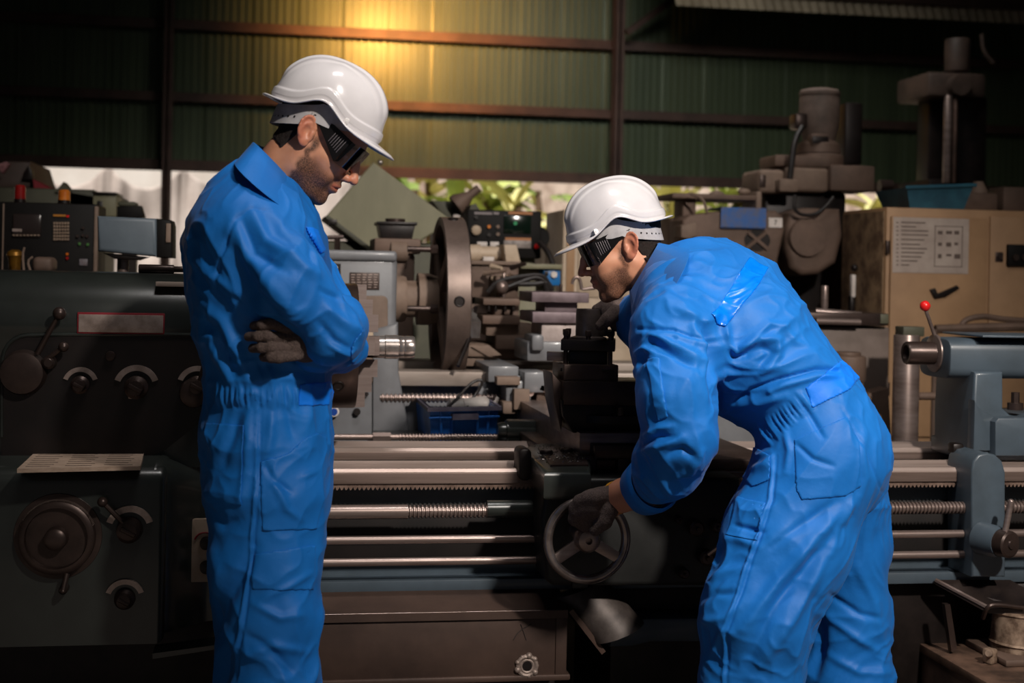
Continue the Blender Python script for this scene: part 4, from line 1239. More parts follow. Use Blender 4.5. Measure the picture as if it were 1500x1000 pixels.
    for k, (px, py) in enumerate(((496, 565), (490, 450))):
        mb = MB(); q = PX(px, py, yc_ - r * .8)
        a_ = math.radians(-118 if k == 0 else -40)
        n_ = Vector((0, math.cos(a_), math.sin(a_))) if False else Vector((0, -1, 0))
        zz = (q.z - cz); yy = yc_ - math.sqrt(max(.001, r * r - zz * zz))
        nn = Vector((0, yy - yc_, zz)).normalized(); c = Vector((q.x, yy, q.z))
        mb.torus(c, nn, .013, .003, 20, 8); mb.cyl(c - nn * .004, c + nn * .001, .011, n=20); t.part('key_socket', mb, IRON, parent=ck)
    for k in range(4):
        a_ = math.radians(90 * k + 3); u = Vector((0, math.sin(a_), math.cos(a_))); w_ = Vector((0, math.cos(a_), -math.sin(a_)))
        prof = [(0, r * 1.02), (.020, r * 1.02), (.020, r * .86), (.036, r * .86), (.036, r * .62), (.062, r * .62), (.062, r * .36), (.0, r * .36)]
        prof = [(0, r * .98), (.026, r * .98), (.026, r * .74), (.044, r * .74), (.044, r * .50), (.06, r * .50), (.06, r * .22), (.0, r * .22)]
        mb = MB(); rg = [[Vector((cx + .004 + x, yc_, cz)) + u * q + w_ * s_ for x, q in prof] for s_ in (-.026, .026)]
        mb.rings(rg); t.part('jaw', mb, STEEL, parent=ck, smooth=20)
    # ---- carriage: saddle wings, cross slide, compound, tool post
    ysd = YF - .05
    mb = MB(); ztop = zw + .035
    pA = [G(*p, ztop) for p in ((764, 655), (797, 691), (866, 691), (866, 650), (790, 648))]
    mb.prism(pA, zw - .035, ztop, .012, 3, axis='z'); sd = P('saddle', mb, PAINT_D, label='saddle wing with greasy top')
    mb = MB(); mb.prism([W(a_, b_, YF - .03) for a_, b_ in rr(760, 779, 657, 704, 8)], YF - .03, YF + .05, .006); t.part('way_wiper', mb, IRON, parent=sd)
    mb = MB(); pB = [G(*p, ztop + .004) for p in ((788, 655), (806, 681), (862, 680), (850, 654))]
    mb.prism(pB, ztop - .002, ztop + .005, .001, axis='z'); t.part('clamp_plate', mb, OILY, parent=sd)
    for px, py in ((800, 664), (830, 661)):
        mb = MB(); x, y = G(px, py, ztop + .005); mb.lathe([(0, .018), (.008, .018), (.011, .014)], (x, y, ztop + .004), 'z', 24); t.part('bolt', mb, OILY, parent=sd)
    mb = MB()
    xs0, xs1 = W(770, 680, YF)[0], W(1130, 680, YF)[0]
    mb.box(W(866, 680, YF - .02)[0], xs1, YF - .04, YF + .62, zw + .002, zw + .03, .004)
    mb.box(W(778, 680, YF + .4)[0], W(866, 680, YF - .02)[0] + .02, YF + .3, YF + .62, zw + .004, zw + .03, .004)
    P('carriage', mb, OILY)
    # cross slide (runs away from the viewer, over the ways)
    zc1 = W(870, 634, YF - .02)[1]; zc0 = zw + .028
    xc0 = W(849, 645, YF - .02)[0]; xc1 = xc0 + .22
    mb = MB(); mb.prism([(xc0 + .0, zc0), (xc0, zc1), (xc1, zc1), (xc1, zc0)], YF - .02, YF + .95, .003); P('cross_slide', mb, STEEL, label='long cross slide')
    mb = MB(); bx(mb, 871, 652, 1046, 672, YF - .075, YF + .1, .003); bx(mb, 846, 666, 875, 704, YF - .06, YF + .0, .006); bx(mb, 905, 668, 925, 705, YF - .07, YF + .0, .004)
    P('slide_gib', mb, OILY)
    # compound rest
    yk = YF + .02
    mb = MB()
    za, zb_, zc_ = W(870, 634, yk)[1], W(870, 592, yk)[1], W(870, 560, yk)[1]
    ax0, ax1 = W(822, 600, yk)[0], W(1000, 600, yk)[0]
    rg = []
    mb.prism([(ax0 + .035, za), (ax0 + .005, za + .045), (ax0, zb_ + .002), (ax0, zb_ + .01), (ax1, zb_ + .01), (ax1, za)], yk, yk + .17, .003)
    cr_ = PX(905, 608, yk); mb.cyl((cr_.x, yk + .09, cr_.z - .02), (cr_.x, yk + .09, cr_.z), .125, n=48)
    P('swivel_base', mb, IRON)
    mb = MB(); cr2 = PX(908, 603, yk - .03); mb.cyl(cr2 - Vector((0, 0, .01)), cr2 + Vector((0, 0, .012)), .009, n=6); P('swivel_bolt', mb, OILY)
    mb = MB(); bx(mb, 826, 559, 1000, 594, yk - .005, yk + .16, .003)
    mb.prism(poly([(808, 545), (822, 560), (826, 594), (822, 633), (812, 590)], yk + .03), yk + .03, yk + .16, .003); P('top_slide', mb, OILY)
    mb = MB(); bx(mb, 826, 534, 906, 562, yk + .01, yk + .17, .003); P('turret_base', mb, OILY)
    # four way tool post, turned a little
    pc = PX(862, 520, yk + .09); ang = math.radians(-14)
    Rm = Matrix.Translation(pc) @ Matrix.Rotation(ang, 4, 'Z')
    def lz(py): return W(862, py, yk + .09)[1] - pc.z
    mb = MB(); h = .073
    mb.box(-h, h, -h, h, lz(512), lz(496), .003, 2, Rm); mb.box(-h * .72, h * .72, -h * .72, h * .72, lz(539), lz(511), .003, 2, Rm); mb.box(-h, h, -h, h, lz(542), lz(537), .002, 2, Rm)
    tp = P('tool_post', mb, IRON, label='square four way tool post')
    k_ = 0
    for i, j in ((-.82, -.8), (0, -.86), (.82, -.82), (-.85, .1), (.85, .1), (-.8, .84), (0.05, .86), (.8, .84)):
        mb = MB(); a_ = Rm @ Vector((i * h, j * h, lz(534 if (i, j) in ((-.82, -.8), (.82, -.82), (-.85, .1)) else 512))); b_ = Rm @ Vector((i * h, j * h, lz(487)))
        mb.cyl(a_, b_, .0065, n=12); mb.obox(b_, (.015, .015, .016), (0, 0, ang + .3 * k_), .002); k_ += 1
        t.part('clamp_bolt', mb, OILY, parent=tp)
    mb = MB(); hb = Rm @ Vector((0, 0, lz(497)))
    rh = R_(19, 3.85); zt_ = lz(452); mb.lathe([(0, rh * 1.35), (.006, rh * 1.35), (.010, rh * 1.02), (zt_ - lz(497) - .004, rh), (zt_ - lz(497), rh * .94)], hb, 'z', 40)
    mb.box(.01, .052, -.02, .02, lz(497) + .01, lz(461), .004, 2, Rm)
    t.part('clamp_hub', mb, mat('hub_iron', '564c48', '3a322f', rough=.38, metal=.5, scale=18), parent=tp, label='round clamping hub')
    mb = MB(); mb.box(-h * 1.55, -h * .3, -.02, .005, lz(529), lz(516), .001, 2, Rm); t.part('cutting_tool', mb, STEEL, parent=tp)
    # ---- apron
    ya = YF - .17
    mb = MB()
    mb.prism(poly([(800, 850), (792, 760), (800, 715), (815, 700), (1085, 700), (1090, 850), (1080, 858), (810, 858)], ya), ya, YF - .02, .012, 3)
    mb.box(W(812, 700, ya)[0], W(1080, 700, ya)[0], ya + .03, YF - .01, W(940, 720, ya)[1], zw - .03, .01)
    bx(mb, 838, 862, 862, 850, ya - .01, ya + .05, .005)
    ap = P('apron', mb, mat('apron_paint', '1c1c1b', '121211', rough=.5, scale=9))
    yw = YF - .30
    c = PX(860, 790, yw); r = R_(58, yw)
    mb = MB(); mb.torus(c, (0, 1, 0), r, R_(7, yw), 80, 16)
    hw = P('handwheel', mb, mat('wheel_steel', '8f8480', '70645f', rough=.24, metal=.75, scale=25), label='polished carriage handwheel')
    mb = MB(); mb.lathe([(-.015, R_(19, yw)), (.012, R_(18, yw)), (.022, R_(15, yw)), (.024, R_(12, yw)), (.024, R_(5, yw)), (.01, R_(4, yw))], c, (0, -1, 0), 32)
    mb.cyl(c + Vector((0, .14, 0)), c, R_(11, yw)); t.part('hub', mb, STEEL, parent=hw)
    for a_ in (90, 212, 330):
        u = Vector((math.cos(math.radians(a_)), 0, math.sin(math.radians(a_)))); v = Vector((-u.z, 0, u.x))
        mb = MB(); rg = []
        for f in (.28, .5, .8, .97):
            q = c + u * r * f + Vector((0, .012 - .012 * f, 0)); wd = R_(9 - 1.5 * f, yw)
            rg.append([q + v * wd + Vector((0, -.006, 0)), q + Vector((0, -.009, 0)), q - v * wd + Vector((0, -.006, 0)), q - v * wd + Vector((0, .007, 0)), q + v * wd + Vector((0, .007, 0))])
        mb.rings(rg); t.part('spoke', mb, STEEL, parent=hw)
    for px, py, r_ in ((1018, 772, 12), (1048, 770, 9), (1033, 815, 12), (1000, 838, 8), (992, 760, 6)):
        mb = MB(); cc = PX(px, py, ya); mb.lathe([(0, R_(r_, ya)), (.02, R_(r_ * .95, ya)), (.025, R_(r_ * .7, ya)), (.025, R_(r_ * .3, ya)), (.035, R_(r_ * .25, ya))], cc, (0, -1, 0), 24); t.part('apron_knob', mb, OILY, parent=ap)
    mb = MB(); mb.tube([PX(1038, 812, ya - .03), PX(1060, 795, ya - .05)], .007, 8); t.part('apron_lever', mb, STEEL, parent=ap)
    # ---- tailstock
    yt = YF + .09
    tz = lambda py: W(1440, py, yt)[1]
    x0, x1 = W(1397, 530, yt)[0], 2.75
    mb = MB()
    prof = [W(a_, b_, yt) for a_, b_ in [(1424, 660), (1424, 610), (1428, 545), (1470, 545), (1470, 598), (1480, 607), (1600, 610), (1600, 660)]]
    mb.prism(prof, yt, yt + .24, .010, 3)
    mb.prism([W(a_, b_, yt - .03) for a_, b_ in [(1426, 660), (1428, 586), (1432, 594), (1440, 602), (1462, 611), (1462, 660)]], yt - .03, yt + .01, .004)
    mb.box(W(1424, 655, yt)[0], x1, yt - .02, yt + .26, zw + .004, tz(652), .006)
    ts = P('tailstock', mb, PAINT, label='grey painted tailstock')
    mb = MB(); mb.prism([W(a_, b_, yt - .06) for a_, b_ in [(1458, 668), (1458, 618), (1463, 612), (1600, 612), (1600, 668)]], yt - .06, yt + .05, .006); t.part('clamp_block', mb, PAINT, parent=ts)
    mb = MB(); pr = [(yt + .02 + .17 * (.5 + .5 * math.sin(a_)) if False else 0, 0) for a_ in (0,)]
    yb = yt + .02
    zz0, zz1 = tz(557), tz(497); ym = yb + .10
    sec = []
    for k in range(40):
        a_ = 2 * PI * k / 40; ca_, sa_ = math.cos(a_), math.sin(a_)
        e = .45
        sec.append((ym + .10 * math.copysign(abs(ca_)**e, ca_), (zz0 + zz1) / 2 + (zz1 - zz0) / 2 * math.copysign(abs(sa_)**e, sa_)))
    mb.prism(sec, x0, x1, .006, axis='x'); t.part('barrel', mb, PAINT, parent=ts)
    qc = PX(1378, 517, ym); qz = W(1350, 517, ym)[1]
    mb = MB(); xq0, xq1 = W(1327, 517, ym)[0], W(1400, 517, ym)[0]; rq = R_(17.5, ym)
    mb.lathe([(.05, rq * .45), (.03, rq * .5), (0, rq * .68), (-.001, rq * .92), (.004, rq), (xq1 - xq0 + .02, rq)], (xq0, ym, qz), 'x', 40); t.part('quill', mb, OILY, parent=ts, label='bored steel quill')
    mb = MB(); mb.lathe([(-.006, rq * 1.5), (-.004, rq * 1.62), (.004, rq * 1.65)], (x0, ym, qz), 'x', 40); t.part('quill_collar', mb, STEEL, parent=ts)
    mb = MB(); l0, l1 = PX(1370, 494, ym), PX(1355, 451, ym - .02); mb.tube([l0 + Vector((.02, 0, -.03)), l0, l1], .0055, 10); lv = t.part('clamp_lever', mb, STEEL, parent=ts)
    mb = MB(); mb.sph(PX(1355, 448, ym - .02), R_(8, ym), 12); t.part('knob', mb, RED, parent=lv, label='red ball knob')
    mb = MB(); q0 = W(1432, 494, yb)[0]; mb.box(q0, x1, yb - .03, yb + .22, zz1 + .006, zz1 + .012, .002); t.part('cover_plate', mb, PAINT, parent=ts)
    for px in (1400, 1462):
        mb = MB(); mb.obox(PX(px, 656, yt - .03), (.035, .04, .03), (0, 0, 0), .008); t.part('way_wiper', mb, IRON, parent=ts)
    mb = MB(); c = PX(1487, 600, yt); mb.cyl(c, c + Vector((0, 0, .05)), .012, n=6); mb.cyl(c, c + Vector((0, 0, .02)), .022); t.part('clamp_nut', mb, OILY, parent=ts)
    # ---- screw bracket at the bed's right end
    ybk = YF - .085
    pr = [W(a_, b_, ybk) for a_, b_ in [(1424, 845), (1423, 690), (1426, 675), (1434, 666), (1446, 663), (1458, 666), (1468, 675), (1473, 692), (1473, 845)]]
    mb = MB(); mb.prism(pr, ybk, YF + .06, .006, 3); bk = P('screw_bracket', mb, PAINT, label='round topped bracket carrying screw and rods')
    c = PX(1437, 788, ybk); mb = MB(); mb.lathe([(0, R_(25, ybk)), (.05, R_(24, ybk)), (.07, R_(22, ybk))], c, (.35, -1, 0), 32); t.part('boss', mb, PAINT, parent=bk)
    c2 = c + Vector((.35, -1, 0)).normalized() * .07; mb = MB(); mb.lathe([(0, R_(21, ybk)), (.03, R_(20, ybk)), (.034, R_(17, ybk)), (.034, R_(7, ybk)), (.038, R_(6, ybk))], c2, (.35, -1, 0), 32); t.part('clutch_hub', mb, OILY, parent=bk)
    mb = MB(); mb.tube([c2 + Vector((0, -.015, .02)), PX(1481, 735, ybk - .08)], .0085, 12); mb.sph(PX(1481, 735, ybk - .08), .0085, 8); t.part('clutch_lever', mb, STEEL, parent=bk)
    # ---- taper attachment behind: threaded rod and its housing
    yr = YF + .64; zr = W(640, 640, yr)[1]
    mb = MB(); mb.screw((W(583, 640, yr)[0], yr, zr), (W(735, 640, yr)[0], yr, zr), R_(5.5, yr), .010, .003); mb.cyl((W(480, 640, yr)[0], yr, zr), (W(583, 640, yr)[0], yr, zr), R_(4.5, yr))
    mb.cyl((W(546, 640, yr)[0], yr, zr), (W(572, 640, yr)[0], yr, zr), R_(7, yr), n=6); ta = P('taper_rod', mb, STEEL, label='threaded rod behind the ways')
    mb = MB(); x_, z_ = W(728, 632, yr); x2 = W(800, 632, yr)[0]
    mb.lathe([(0, .012), (.0, .025), (.012, .030), (.025, .030), (.027, .036), (x2 - x_ - .02, .036), (x2 - x_, .03)], (x_, yr, z_), 'x', 28); mb.box(x_ + .03, x2 - .005, yr - .032, yr + .032, z_ - .03, z_ + .036, .006)
    t.part('rod_housing', mb, PAINT_D, parent=ta)
    mb = MB(); mb.box(W(560, 640, yr)[0], W(1050, 640, yr)[0], YF + .58, YF + 1.02, W(640, 640, yr + .1)[1] - .02, W(640, 641, yr + .1)[1] - .008, .003); P('rear_tray', mb, PAINT_D)
    # swarf
    mb = MB(); rnd = random.Random(3)
    for i in range(150):
        px, py = rnd.uniform(782, 862), rnd.uniform(652, 678)
        x, y = G(px, py, ztop + .006)
        a_ = rnd.random() * PI; l = rnd.uniform(.002, .006)
        mb.obox((x, y, ztop + .0065), (l, .0016, .0016), (rnd.random(), rnd.random(), a_))
    for i in range(60):
        px, py = rnd.uniform(855, 876), rnd.uniform(650, 668)
        x, y = G(px, py, zw + .031); mb.obox((x, y, zw + .032), (rnd.uniform(.002, .005), .0018, .0018), (rnd.random(), rnd.random(), rnd.random() * 3))
    single('metal_swarf', mb, STEEL_B, 'bright metal chips scattered on the lathe saddle', 'swarf', (xo, YF, ztop), kind='stuff', smooth=0)
    # workpiece in the chuck
    w0, w1, w2, w3 = [W(p, 508, yc_)[0] for p in (545, 563, 583, 607)]
    zc2 = W(575, 508, yc_)[1]; r0, r1, r2 = R_(16.5, yc_), R_(17, yc_), R_(16, yc_)
    mb = MB(); mb.lathe([(0, r0 * .9), (w1 - w0 + .06, r0 * .98), (w1 - w0 + .062, r1), (w2 - w0 + .06, r1), (w2 - w0 + .061, r2 * .95), (w2 - w0 + .064, r2), (w2 - w0 + .075, r2), (w2 - w0 + .076, r2 * .96), (w2 - w0 + .08, r2), (w3 - w0 + .055, r2), (w3 - w0 + .06, r2 * .93)], (w0 - .06, yc_, zc2), 'x', 40)
    single('workpiece', mb, STEEL_B, 'stepped bright steel shaft clamped in the chuck beside the elbow', 'workpiece', (w1, yc_, zc2))
    # bar lying on the headstock
    mb = MB(); yb_ = yh + .16; bz = zt + .0115; b0, b1, b2 = W(203, 397, yb_)[0], W(255, 397, yb_)[0], W(271, 397, yb_)[0]
    mb.cyl((b0, yb_, bz), (b1, yb_, bz), .0115, bev=.002); mb.cyl((b1, yb_, bz), (b2, yb_, bz), .008, bev=.001)
    single('steel_pin', mb, OILY, 'turned steel pin lying on top of the lathe headstock', 'pin', (b0, yb_, zt))
    return t
LATHE = lathe_machine()
# ================================================================== ROOM
YW = 10.0
GREEN = mat('green_cladding', '4c5840', '3c4834', rough=.42, metal=.25, scale=1.6, lo=.3, hi=.7, stretch=(6, 1, .35))
GIRT = mat('girt_steel', '4b3830', '35261f', rough=.6, metal=.2, scale=5)
CONC = mat('concrete', '4d433c', '352e29', rough=.85, scale=3, bump=.2, bscale=20)
DARK = mat('dark_sheet', '241f1b', '1a1613', rough=.8, scale=2)
def struct(name, mb, m, smooth=0):
    return single(name, mb, m, kind='structure', smooth=smooth)
mb = MB(); mb.box(-3.9, 7.4, -1.0, YW, -.1, 0); struct('floor', mb, CONC)
mb = MB(); mb.prism([(-.6, 5.38), (YW + .3, 3.46), (YW + .3, 3.52), (-.6, 5.44)], -3.9, 7.4, axis='x'); struct('ceiling', mb, DARK)
mb = MB(); mb.box(-4.0, -3.9, .2, YW + .1, 0, 5.0); struct('wall_left', mb, DARK)
mb = MB(); mb.box(7.4, 7.5, .2, YW, 0, 5.0); struct('wall_right', mb, DARK)
zbot = W(560, 249, YW)[1]
def clad(x0, x1, z0, z1, y=YW, pitch=.052, amp=.013):
    pts = []
    n = int((x1 - x0) / pitch)
    for i in range(n):
        x = x0 + i * pitch
        pts += [(x, y), (x + pitch * .30, y), (x + pitch * .42, y - amp), (x + pitch * .80, y - amp), (x + pitch * .92, y)]
        if i % 6 == 0: pts[-4] = (x + pitch * .30, y - .002)
    pts.append((x0 + n * pitch, y)); back = [(a, b + .002) for a, b in pts[::-1]]
    return pts, back
def clad_mesh(mb, x0, x1, z0, z1, **k):
    p, _ = clad(x0, x1, z0, z1, **k)
    b = mb.bm
    A = [b.verts.new((x, y, z0)) for x, y in p]; B = [b.verts.new((x, y, z1)) for x, y in p]
    for i in range(len(p) - 1): b.faces.new((A[i], A[i + 1], B[i + 1], B[i]))
xsl = W(905, 40, YW)[0]
mb = MB(); clad_mesh(mb, xsl - 110 * .052, xsl + .001, zbot, 3.55); clad_mesh(mb, xsl + .022, 7.4, zbot, 3.55)
zs0, zs1 = W(908, 52, YW)[1], W(908, 22, YW)[1]
mb.box(xsl - .01, xsl + .03, YW, YW + .003, zbot, zs0); mb.box(xsl - .01, xsl + .03, YW, YW + .003, zs1, 3.55)
struct('wall_back', mb, GREEN)
for i, (px, py, h) in enumerate(((560, 152, 9), (700, 55, 10), (560, 250, 12), (600, -40, 9))):
    z = W(px, py, YW - .05)[1]; hh = h * 10.1 / F / 2
    mb = MB(); mb.box(-3.9, 7.4, YW - .075, YW - .015, z - hh, z + hh, .004); mb.box(-3.9, 7.4, YW - .08, YW - .07, z - hh - .02, z - hh + .006)
    struct('trim_%d' % (i + 1), mb, GIRT)
for i, px in enumerate((244, 906)):
    x0, x1 = W(px - 6.5, 200, YW - .2)[0], W(px + 6.5, 200, YW - .2)[0]
    mb = MB(); mb.box(x0, x1, YW - .2, YW - .19, 0, 3.5); mb.box(x0, x1, YW - .10, YW - .09, 0, 3.5); mb.box((x0 + x1) / 2 - .006, (x0 + x1) / 2 + .006, YW - .2, YW - .09, 0, 3.5)
    struct('column_%d' % (i + 1), mb, GIRT)
mb = MB(); a, b = PX(918, 48, YW - .25), PX(1010, -18, YW - .25); mb.tube([a, b], .03, 4); struct('trim_5', mb, GIRT)
# lit eaves strip at the top right
xe0 = W(985, 5, 9.2)[0]
ze = W(1240, 12, 9.2)[1]
mb = MB(); b = mb.bm; pr = []
for i in range(160):
    x = xe0 + i * .032
    pr.append((x, .018 * (i % 2)))
A = [b.verts.new((x + .03, 9.2 - o, ze - .045)) for x, o in pr]; B = [b.verts.new((x, 9.2 - o, ze + .045)) for x, o in pr]
for i in range(len(pr) - 1): b.faces.new((A[i], A[i + 1], B[i + 1], B[i]))
struct('trim_6', mb, mat('eaves_sheet', '9a8f78', '7a705c', rough=.6, scale=3))
mb = MB(); mb.box(xe0 - .1, 7.4, 9.14, 9.26, ze + .045, ze + .4); struct('trim_7', mb, GIRT)
# ------------------------------------------------------------------ outside
mb = MB(); mb.box(-8, 14, YW, 22, -.12, -.02); struct('ground_outside', mb, mat('yard', 'a08c78', '8a7866', rough=.9, scale=2))
mb = MB(); mb.box(-8, 14, 17, 17.2, -.1, 5); struct('wall_outside', mb, mat('pale_render', 'e0cfc2', 'a08a7c', rough=.8, scale=3.5, lo=.35, hi=.65))
# tarpaulin
CANV = mat('tarpaulin', 'c9bdb6', 'a99b94', rough=.8, scale=2.2, lo=.35, hi=.7)
yt = 11.7
def tarp():
    x0, x1 = W(40, 300, yt)[0], W(520, 300, yt)[0]; n, m = 150, 60; V = []; 
    hang = [W(p, 240, yt)[0] for p in (40, 158, 267, 420, 520)]
    for j in range(m + 1):
        for i in range(n + 1):
            x = x0 + (x1 - x0) * i / n; v = j / m
            k = max(0, min(3, sum(1 for h in hang[1:] if x > h))); h0, h1 = hang[k], hang[min(k + 1, 4)]
            u = (x - h0) / max(1e-6, h1 - h0); sag = .17 * 4 * u * (1 - u)
            zt = W(300, 246, yt)[1] - sag; z = zt + (0.25 - zt) * v
            e = min(u, 1 - u)
            y = yt + .05 * math.sin(u * 26 + v * 3) * math.exp(-e * 5) * (1 - v * .5) + .10 * math.sin(u * PI) * (1 - v) + .03 * math.sin(x * 7 + v * 9)
            V.append((x, y, z))
    Q = [(j * (n + 1) + i, j * (n + 1) + i + 1, (j + 1) * (n + 1) + i + 1, (j + 1) * (n + 1) + i) for j in range(m) for i in range(n)]
    lc = ((x0 + x1) / 2, yt, .25)
    o = bpy.data.objects.new('tarpaulin', np_mesh('tarpaulin', np.array(V), np.array(Q), lc)); o.location = lc; o.data.materials.append(CANV); COL.objects.link(o)
    md = o.modifiers.new('s', 'SOLIDIFY'); md.thickness = .004
    tag(o, 'off white tarpaulin hung in swags behind the left machines', 'tarpaulin')
tarp()
mb = MB(); x0, x1 = W(30, 300, 13.2)[0], W(560, 300, 13.2)[0]; mb.box(x0 - .5, x1, 13.2, 13.24, -.02, 3.6)
single('white_sheet_fence', mb, mat('white_sheet', 'e6e0da', 'd2c8c0', rough=.7, scale=1), 'pale sheet fence beyond the tarpaulin', 'fence', (0, 13.2, -.02))
# broad leaved plants
LEAF = [mat('leaf_%s' % n, a, b, rough=.5, scale=3, lo=.3, hi=.7) for n, a, b in (('fresh', 'a2b45c', 'd3d890'), ('deep', '5f7a3a', '9aab5c'), ('yellow', 'd2d182', 'ece3ae'))]
BARK = mat('bark', '7a6250', '54422f', rough=.9, scale=12)
def blade(mb, base, dir_, L, wd, droop, rnd):
    d = Vector(dir_).normalized(); side = d.cross(Vector((0, 0, 1))).normalized(); b = mb.bm; pr = None
    n = 8; p = Vector(base)
    tilt = rnd.uniform(-.6, .6)
    for i in range(n + 1):
        f = i / n; w = wd * math.sin(PI * min(1, f * .92 + .06))**.7 + .004
        up = side.cross(d).normalized(); s = side * math.cos(tilt) + up * math.sin(tilt)
        a, m_, c = b.verts.new(p - s * w + up * w * .25), b.verts.new(p), b.verts.new(p + s * w + up * w * .25)
        if pr: b.faces.new((pr[0], pr[1], m_, a)); b.faces.new((pr[1], pr[2], c, m_))
        pr = (a, m_, c)
        p = p + d * L / n; d = (d + Vector((0, 0, -droop * f / n * 4))).normalized(); side = d.cross(Vector((0, 0, 1))).normalized()
def plant(px, y, h, nl, L, wd, k, label, pinn=False):
    x = W(px, 300, y)[0]; rnd = random.Random(int(px * 3 + y * 7))
    t = Thing('palm' if pinn else 'banana_plant', label, 'plant', (x, y, -.02), 'plants beyond the workshop wall')
    mb = MB(); mb.tube([(x, y, -.02), (x + rnd.uniform(-.1, .1), y, h * .5), (x + rnd.uniform(-.15, .15), y, h)], [.07, .05, .035], 8, smooth=1); t.part('trunk', mb, BARK)
    mb = MB()
    nl = int(nl * (1.2 if pinn else 2.2))
    for i in range(nl):
        a = 2 * PI * i / nl + rnd.random(); el = rnd.uniform(.05, 1.2); bz = h - rnd.random() * h * .5
        d = Vector((math.cos(a) * math.cos(el), math.sin(a) * math.cos(el), math.sin(el)))
        if pinn:
            n = 14; p = Vector((x, y, bz)); q = d.copy()
            for j in range(n):
                p = p + q * L / n; q = (q + Vector((0, 0, -.10))).normalized(); s = q.cross(Vector((0, 0, 1))).normalized()
                for sg in (-1, 1):
                    blade(mb, p, (s * sg + q * .8 + Vector((0, 0, -.2))), L * .45 * (1 - abs(j / n - .4)), wd, .8, rnd)
        else: blade(mb, (x, y, bz), d, L * rnd.uniform(.7, 1.2), wd * rnd.uniform(.7, 1.2), rnd.uniform(.5, 1.4), rnd)
    t.part('leaves', mb, LEAF[k], smooth=0, kind='stuff')
for a in ((596, 12.2, 2.0, 16, .50, .07, 1, 'dark leaved bush standing at the left end of the wall gap', False),
          (668, 12.3, 1.9, 18, .48, .07, 0, 'broad leaved plant above the olive cover', False),
          (632, 13.6, 2.3, 16, .55, .08, 2, 'yellowish plant half hidden between the two left bushes', False),
          (716, 13.7, 2.2, 20, .60, .09, 0, 'tall banana plant above the dark control console', False),
          (752, 12.4, 1.9, 16, .48, .07, 2, 'pale yellow broad leaved plant right of the control console', False),
          (800, 13.5, 2.1, 10, .55, .016, 1, 'feathery palm behind the pale yellow plant', True),
          (832, 12.3, 1.7, 18, .46, .08, 2, 'low yellow green plant behind the bent man helmet', False),
          (909, 12.9, 3.5, 14, .5, .08, 0, 'tall plant glimpsed through the slit beside the right column', False),
          (985, 12.5, 2.1, 16, .5, .08, 2, 'yellow green plant glimpsed above the right machines', False),
          (1065, 13.2, 2.1, 16, .55, .08, 0, 'green plant at the right end of the wall gap', False),
          (1290, 12.6, 2.0, 14, .5, .08, 2, 'yellow plant glimpsed left of the teal bin', False)):
    plant(*a)
# ================================================================== MACHINES BEHIND
OLIVE = mat('olive_paint', '7f7b62', '6a6750', rough=.55, scale=3, lo=.3, hi=.75, stretch=(3, 1, 1))
OLIVE_D = mat('olive_dark', '4d4c3c', '3b3a2e', rough=.6, scale=4)
GREY2 = mat('grey_machine_paint', '737477', '5d5c5e', rough=.42, scale=7, lo=.35, hi=.8, coat=.15, bump=.08, bscale=12)
BEIGE = mat('beige_cabinet', 'ab8764', '8a6a4c', rough=.6, scale=3.2, lo=.3, hi=.75, bump=.05, bscale=10)
BEIGE_D = mat('beige_rusty', '8a7054', '57412f', rough=.75, scale=14, lo=.38, hi=.62)
CREAM = mat('cream_paint', 'b9a58f', '9c8872', rough=.55, scale=5)
CAST = mat('brown_casting', '6e594d', '4a3b32', rough=.65, scale=6, lo=.3, hi=.75, metal=.15, bump=.15, bscale=25)
CAST_L = mat('dusty_casting', '806c5e', '5c4b40', rough=.7, scale=7, lo=.3, hi=.75, bump=.12, bscale=30)
BLACKB = mat('console_black', '110e0d', '0b0908', rough=.6, scale=15, spec=.2)
CRATE = mat('crate_blue', '2878d8', '1a5cae', rough=.45, scale=9, lo=.4, hi=.7)
CRATE_R = mat('crate_rim', '6f6a78', '4a4658', rough=.6, scale=12)
TEAL = mat('teal_bin', '2e5f70', '24495a', rough=.5, scale=8)
RUBBER = mat('cable_black', '171211', '211a18', rough=.5, scale=20)
BLUEC = mat('blue_cloth', '3a5f9a', '62606a', rough=.85, scale=22, lo=.4, hi=.7)
LABEL = mat('label_white', 'cfc6c0', 'bdb2aa', rough=.7, scale=12)
NOTICE = mat('notice_paper', 'b0a196', '94847a', rough=.75, scale=9, lo=.35, hi=.75)
AMBER = mat('amber_lamp', 'b05a18', 'c87a30', rough=.25, scale=10)
REDLAMP = mat('red_lamp', '8a1a18', '5a1010', rough=.2, scale=10)
SCREEN = mat('green_screen', '06150c', rough=.15)
SCREEN_D = mat('dark_screen', '2c2422', '231d1b', rough=.18, scale=3)
def Wb(px0, py0, px1, py1, y): return W(px0, (py0 + py1) / 2, y)[0], W(px1, (py0 + py1) / 2, y)[0], W((px0 + px1) / 2, py1, y)[1], W((px0 + px1) / 2, py0, y)[1]
def cylv(mb, px0, px1, py0, py1, y, bev=.004, n=32):
    """upright cylinder covering the pixel box, its axis at depth y"""
    x0, x1, z0, z1 = Wb(px0, py0, px1, py1, y); r = (x1 - x0) / 2 * .985
    mb.cyl(((x0 + x1) / 2, y, z0), ((x0 + x1) / 2, y, z1), r, bev=min(bev, r * .3), n=n); return ((x0 + x1) / 2, y, z0, z1, r)
def base_to_floor(t, x0, x1, y0, y1, ztop, m, name='pedestal'):
    mb = MB(); mb.box(x0, x1, y0, y1, 0, ztop, .01); return t.part(name, mb, m)

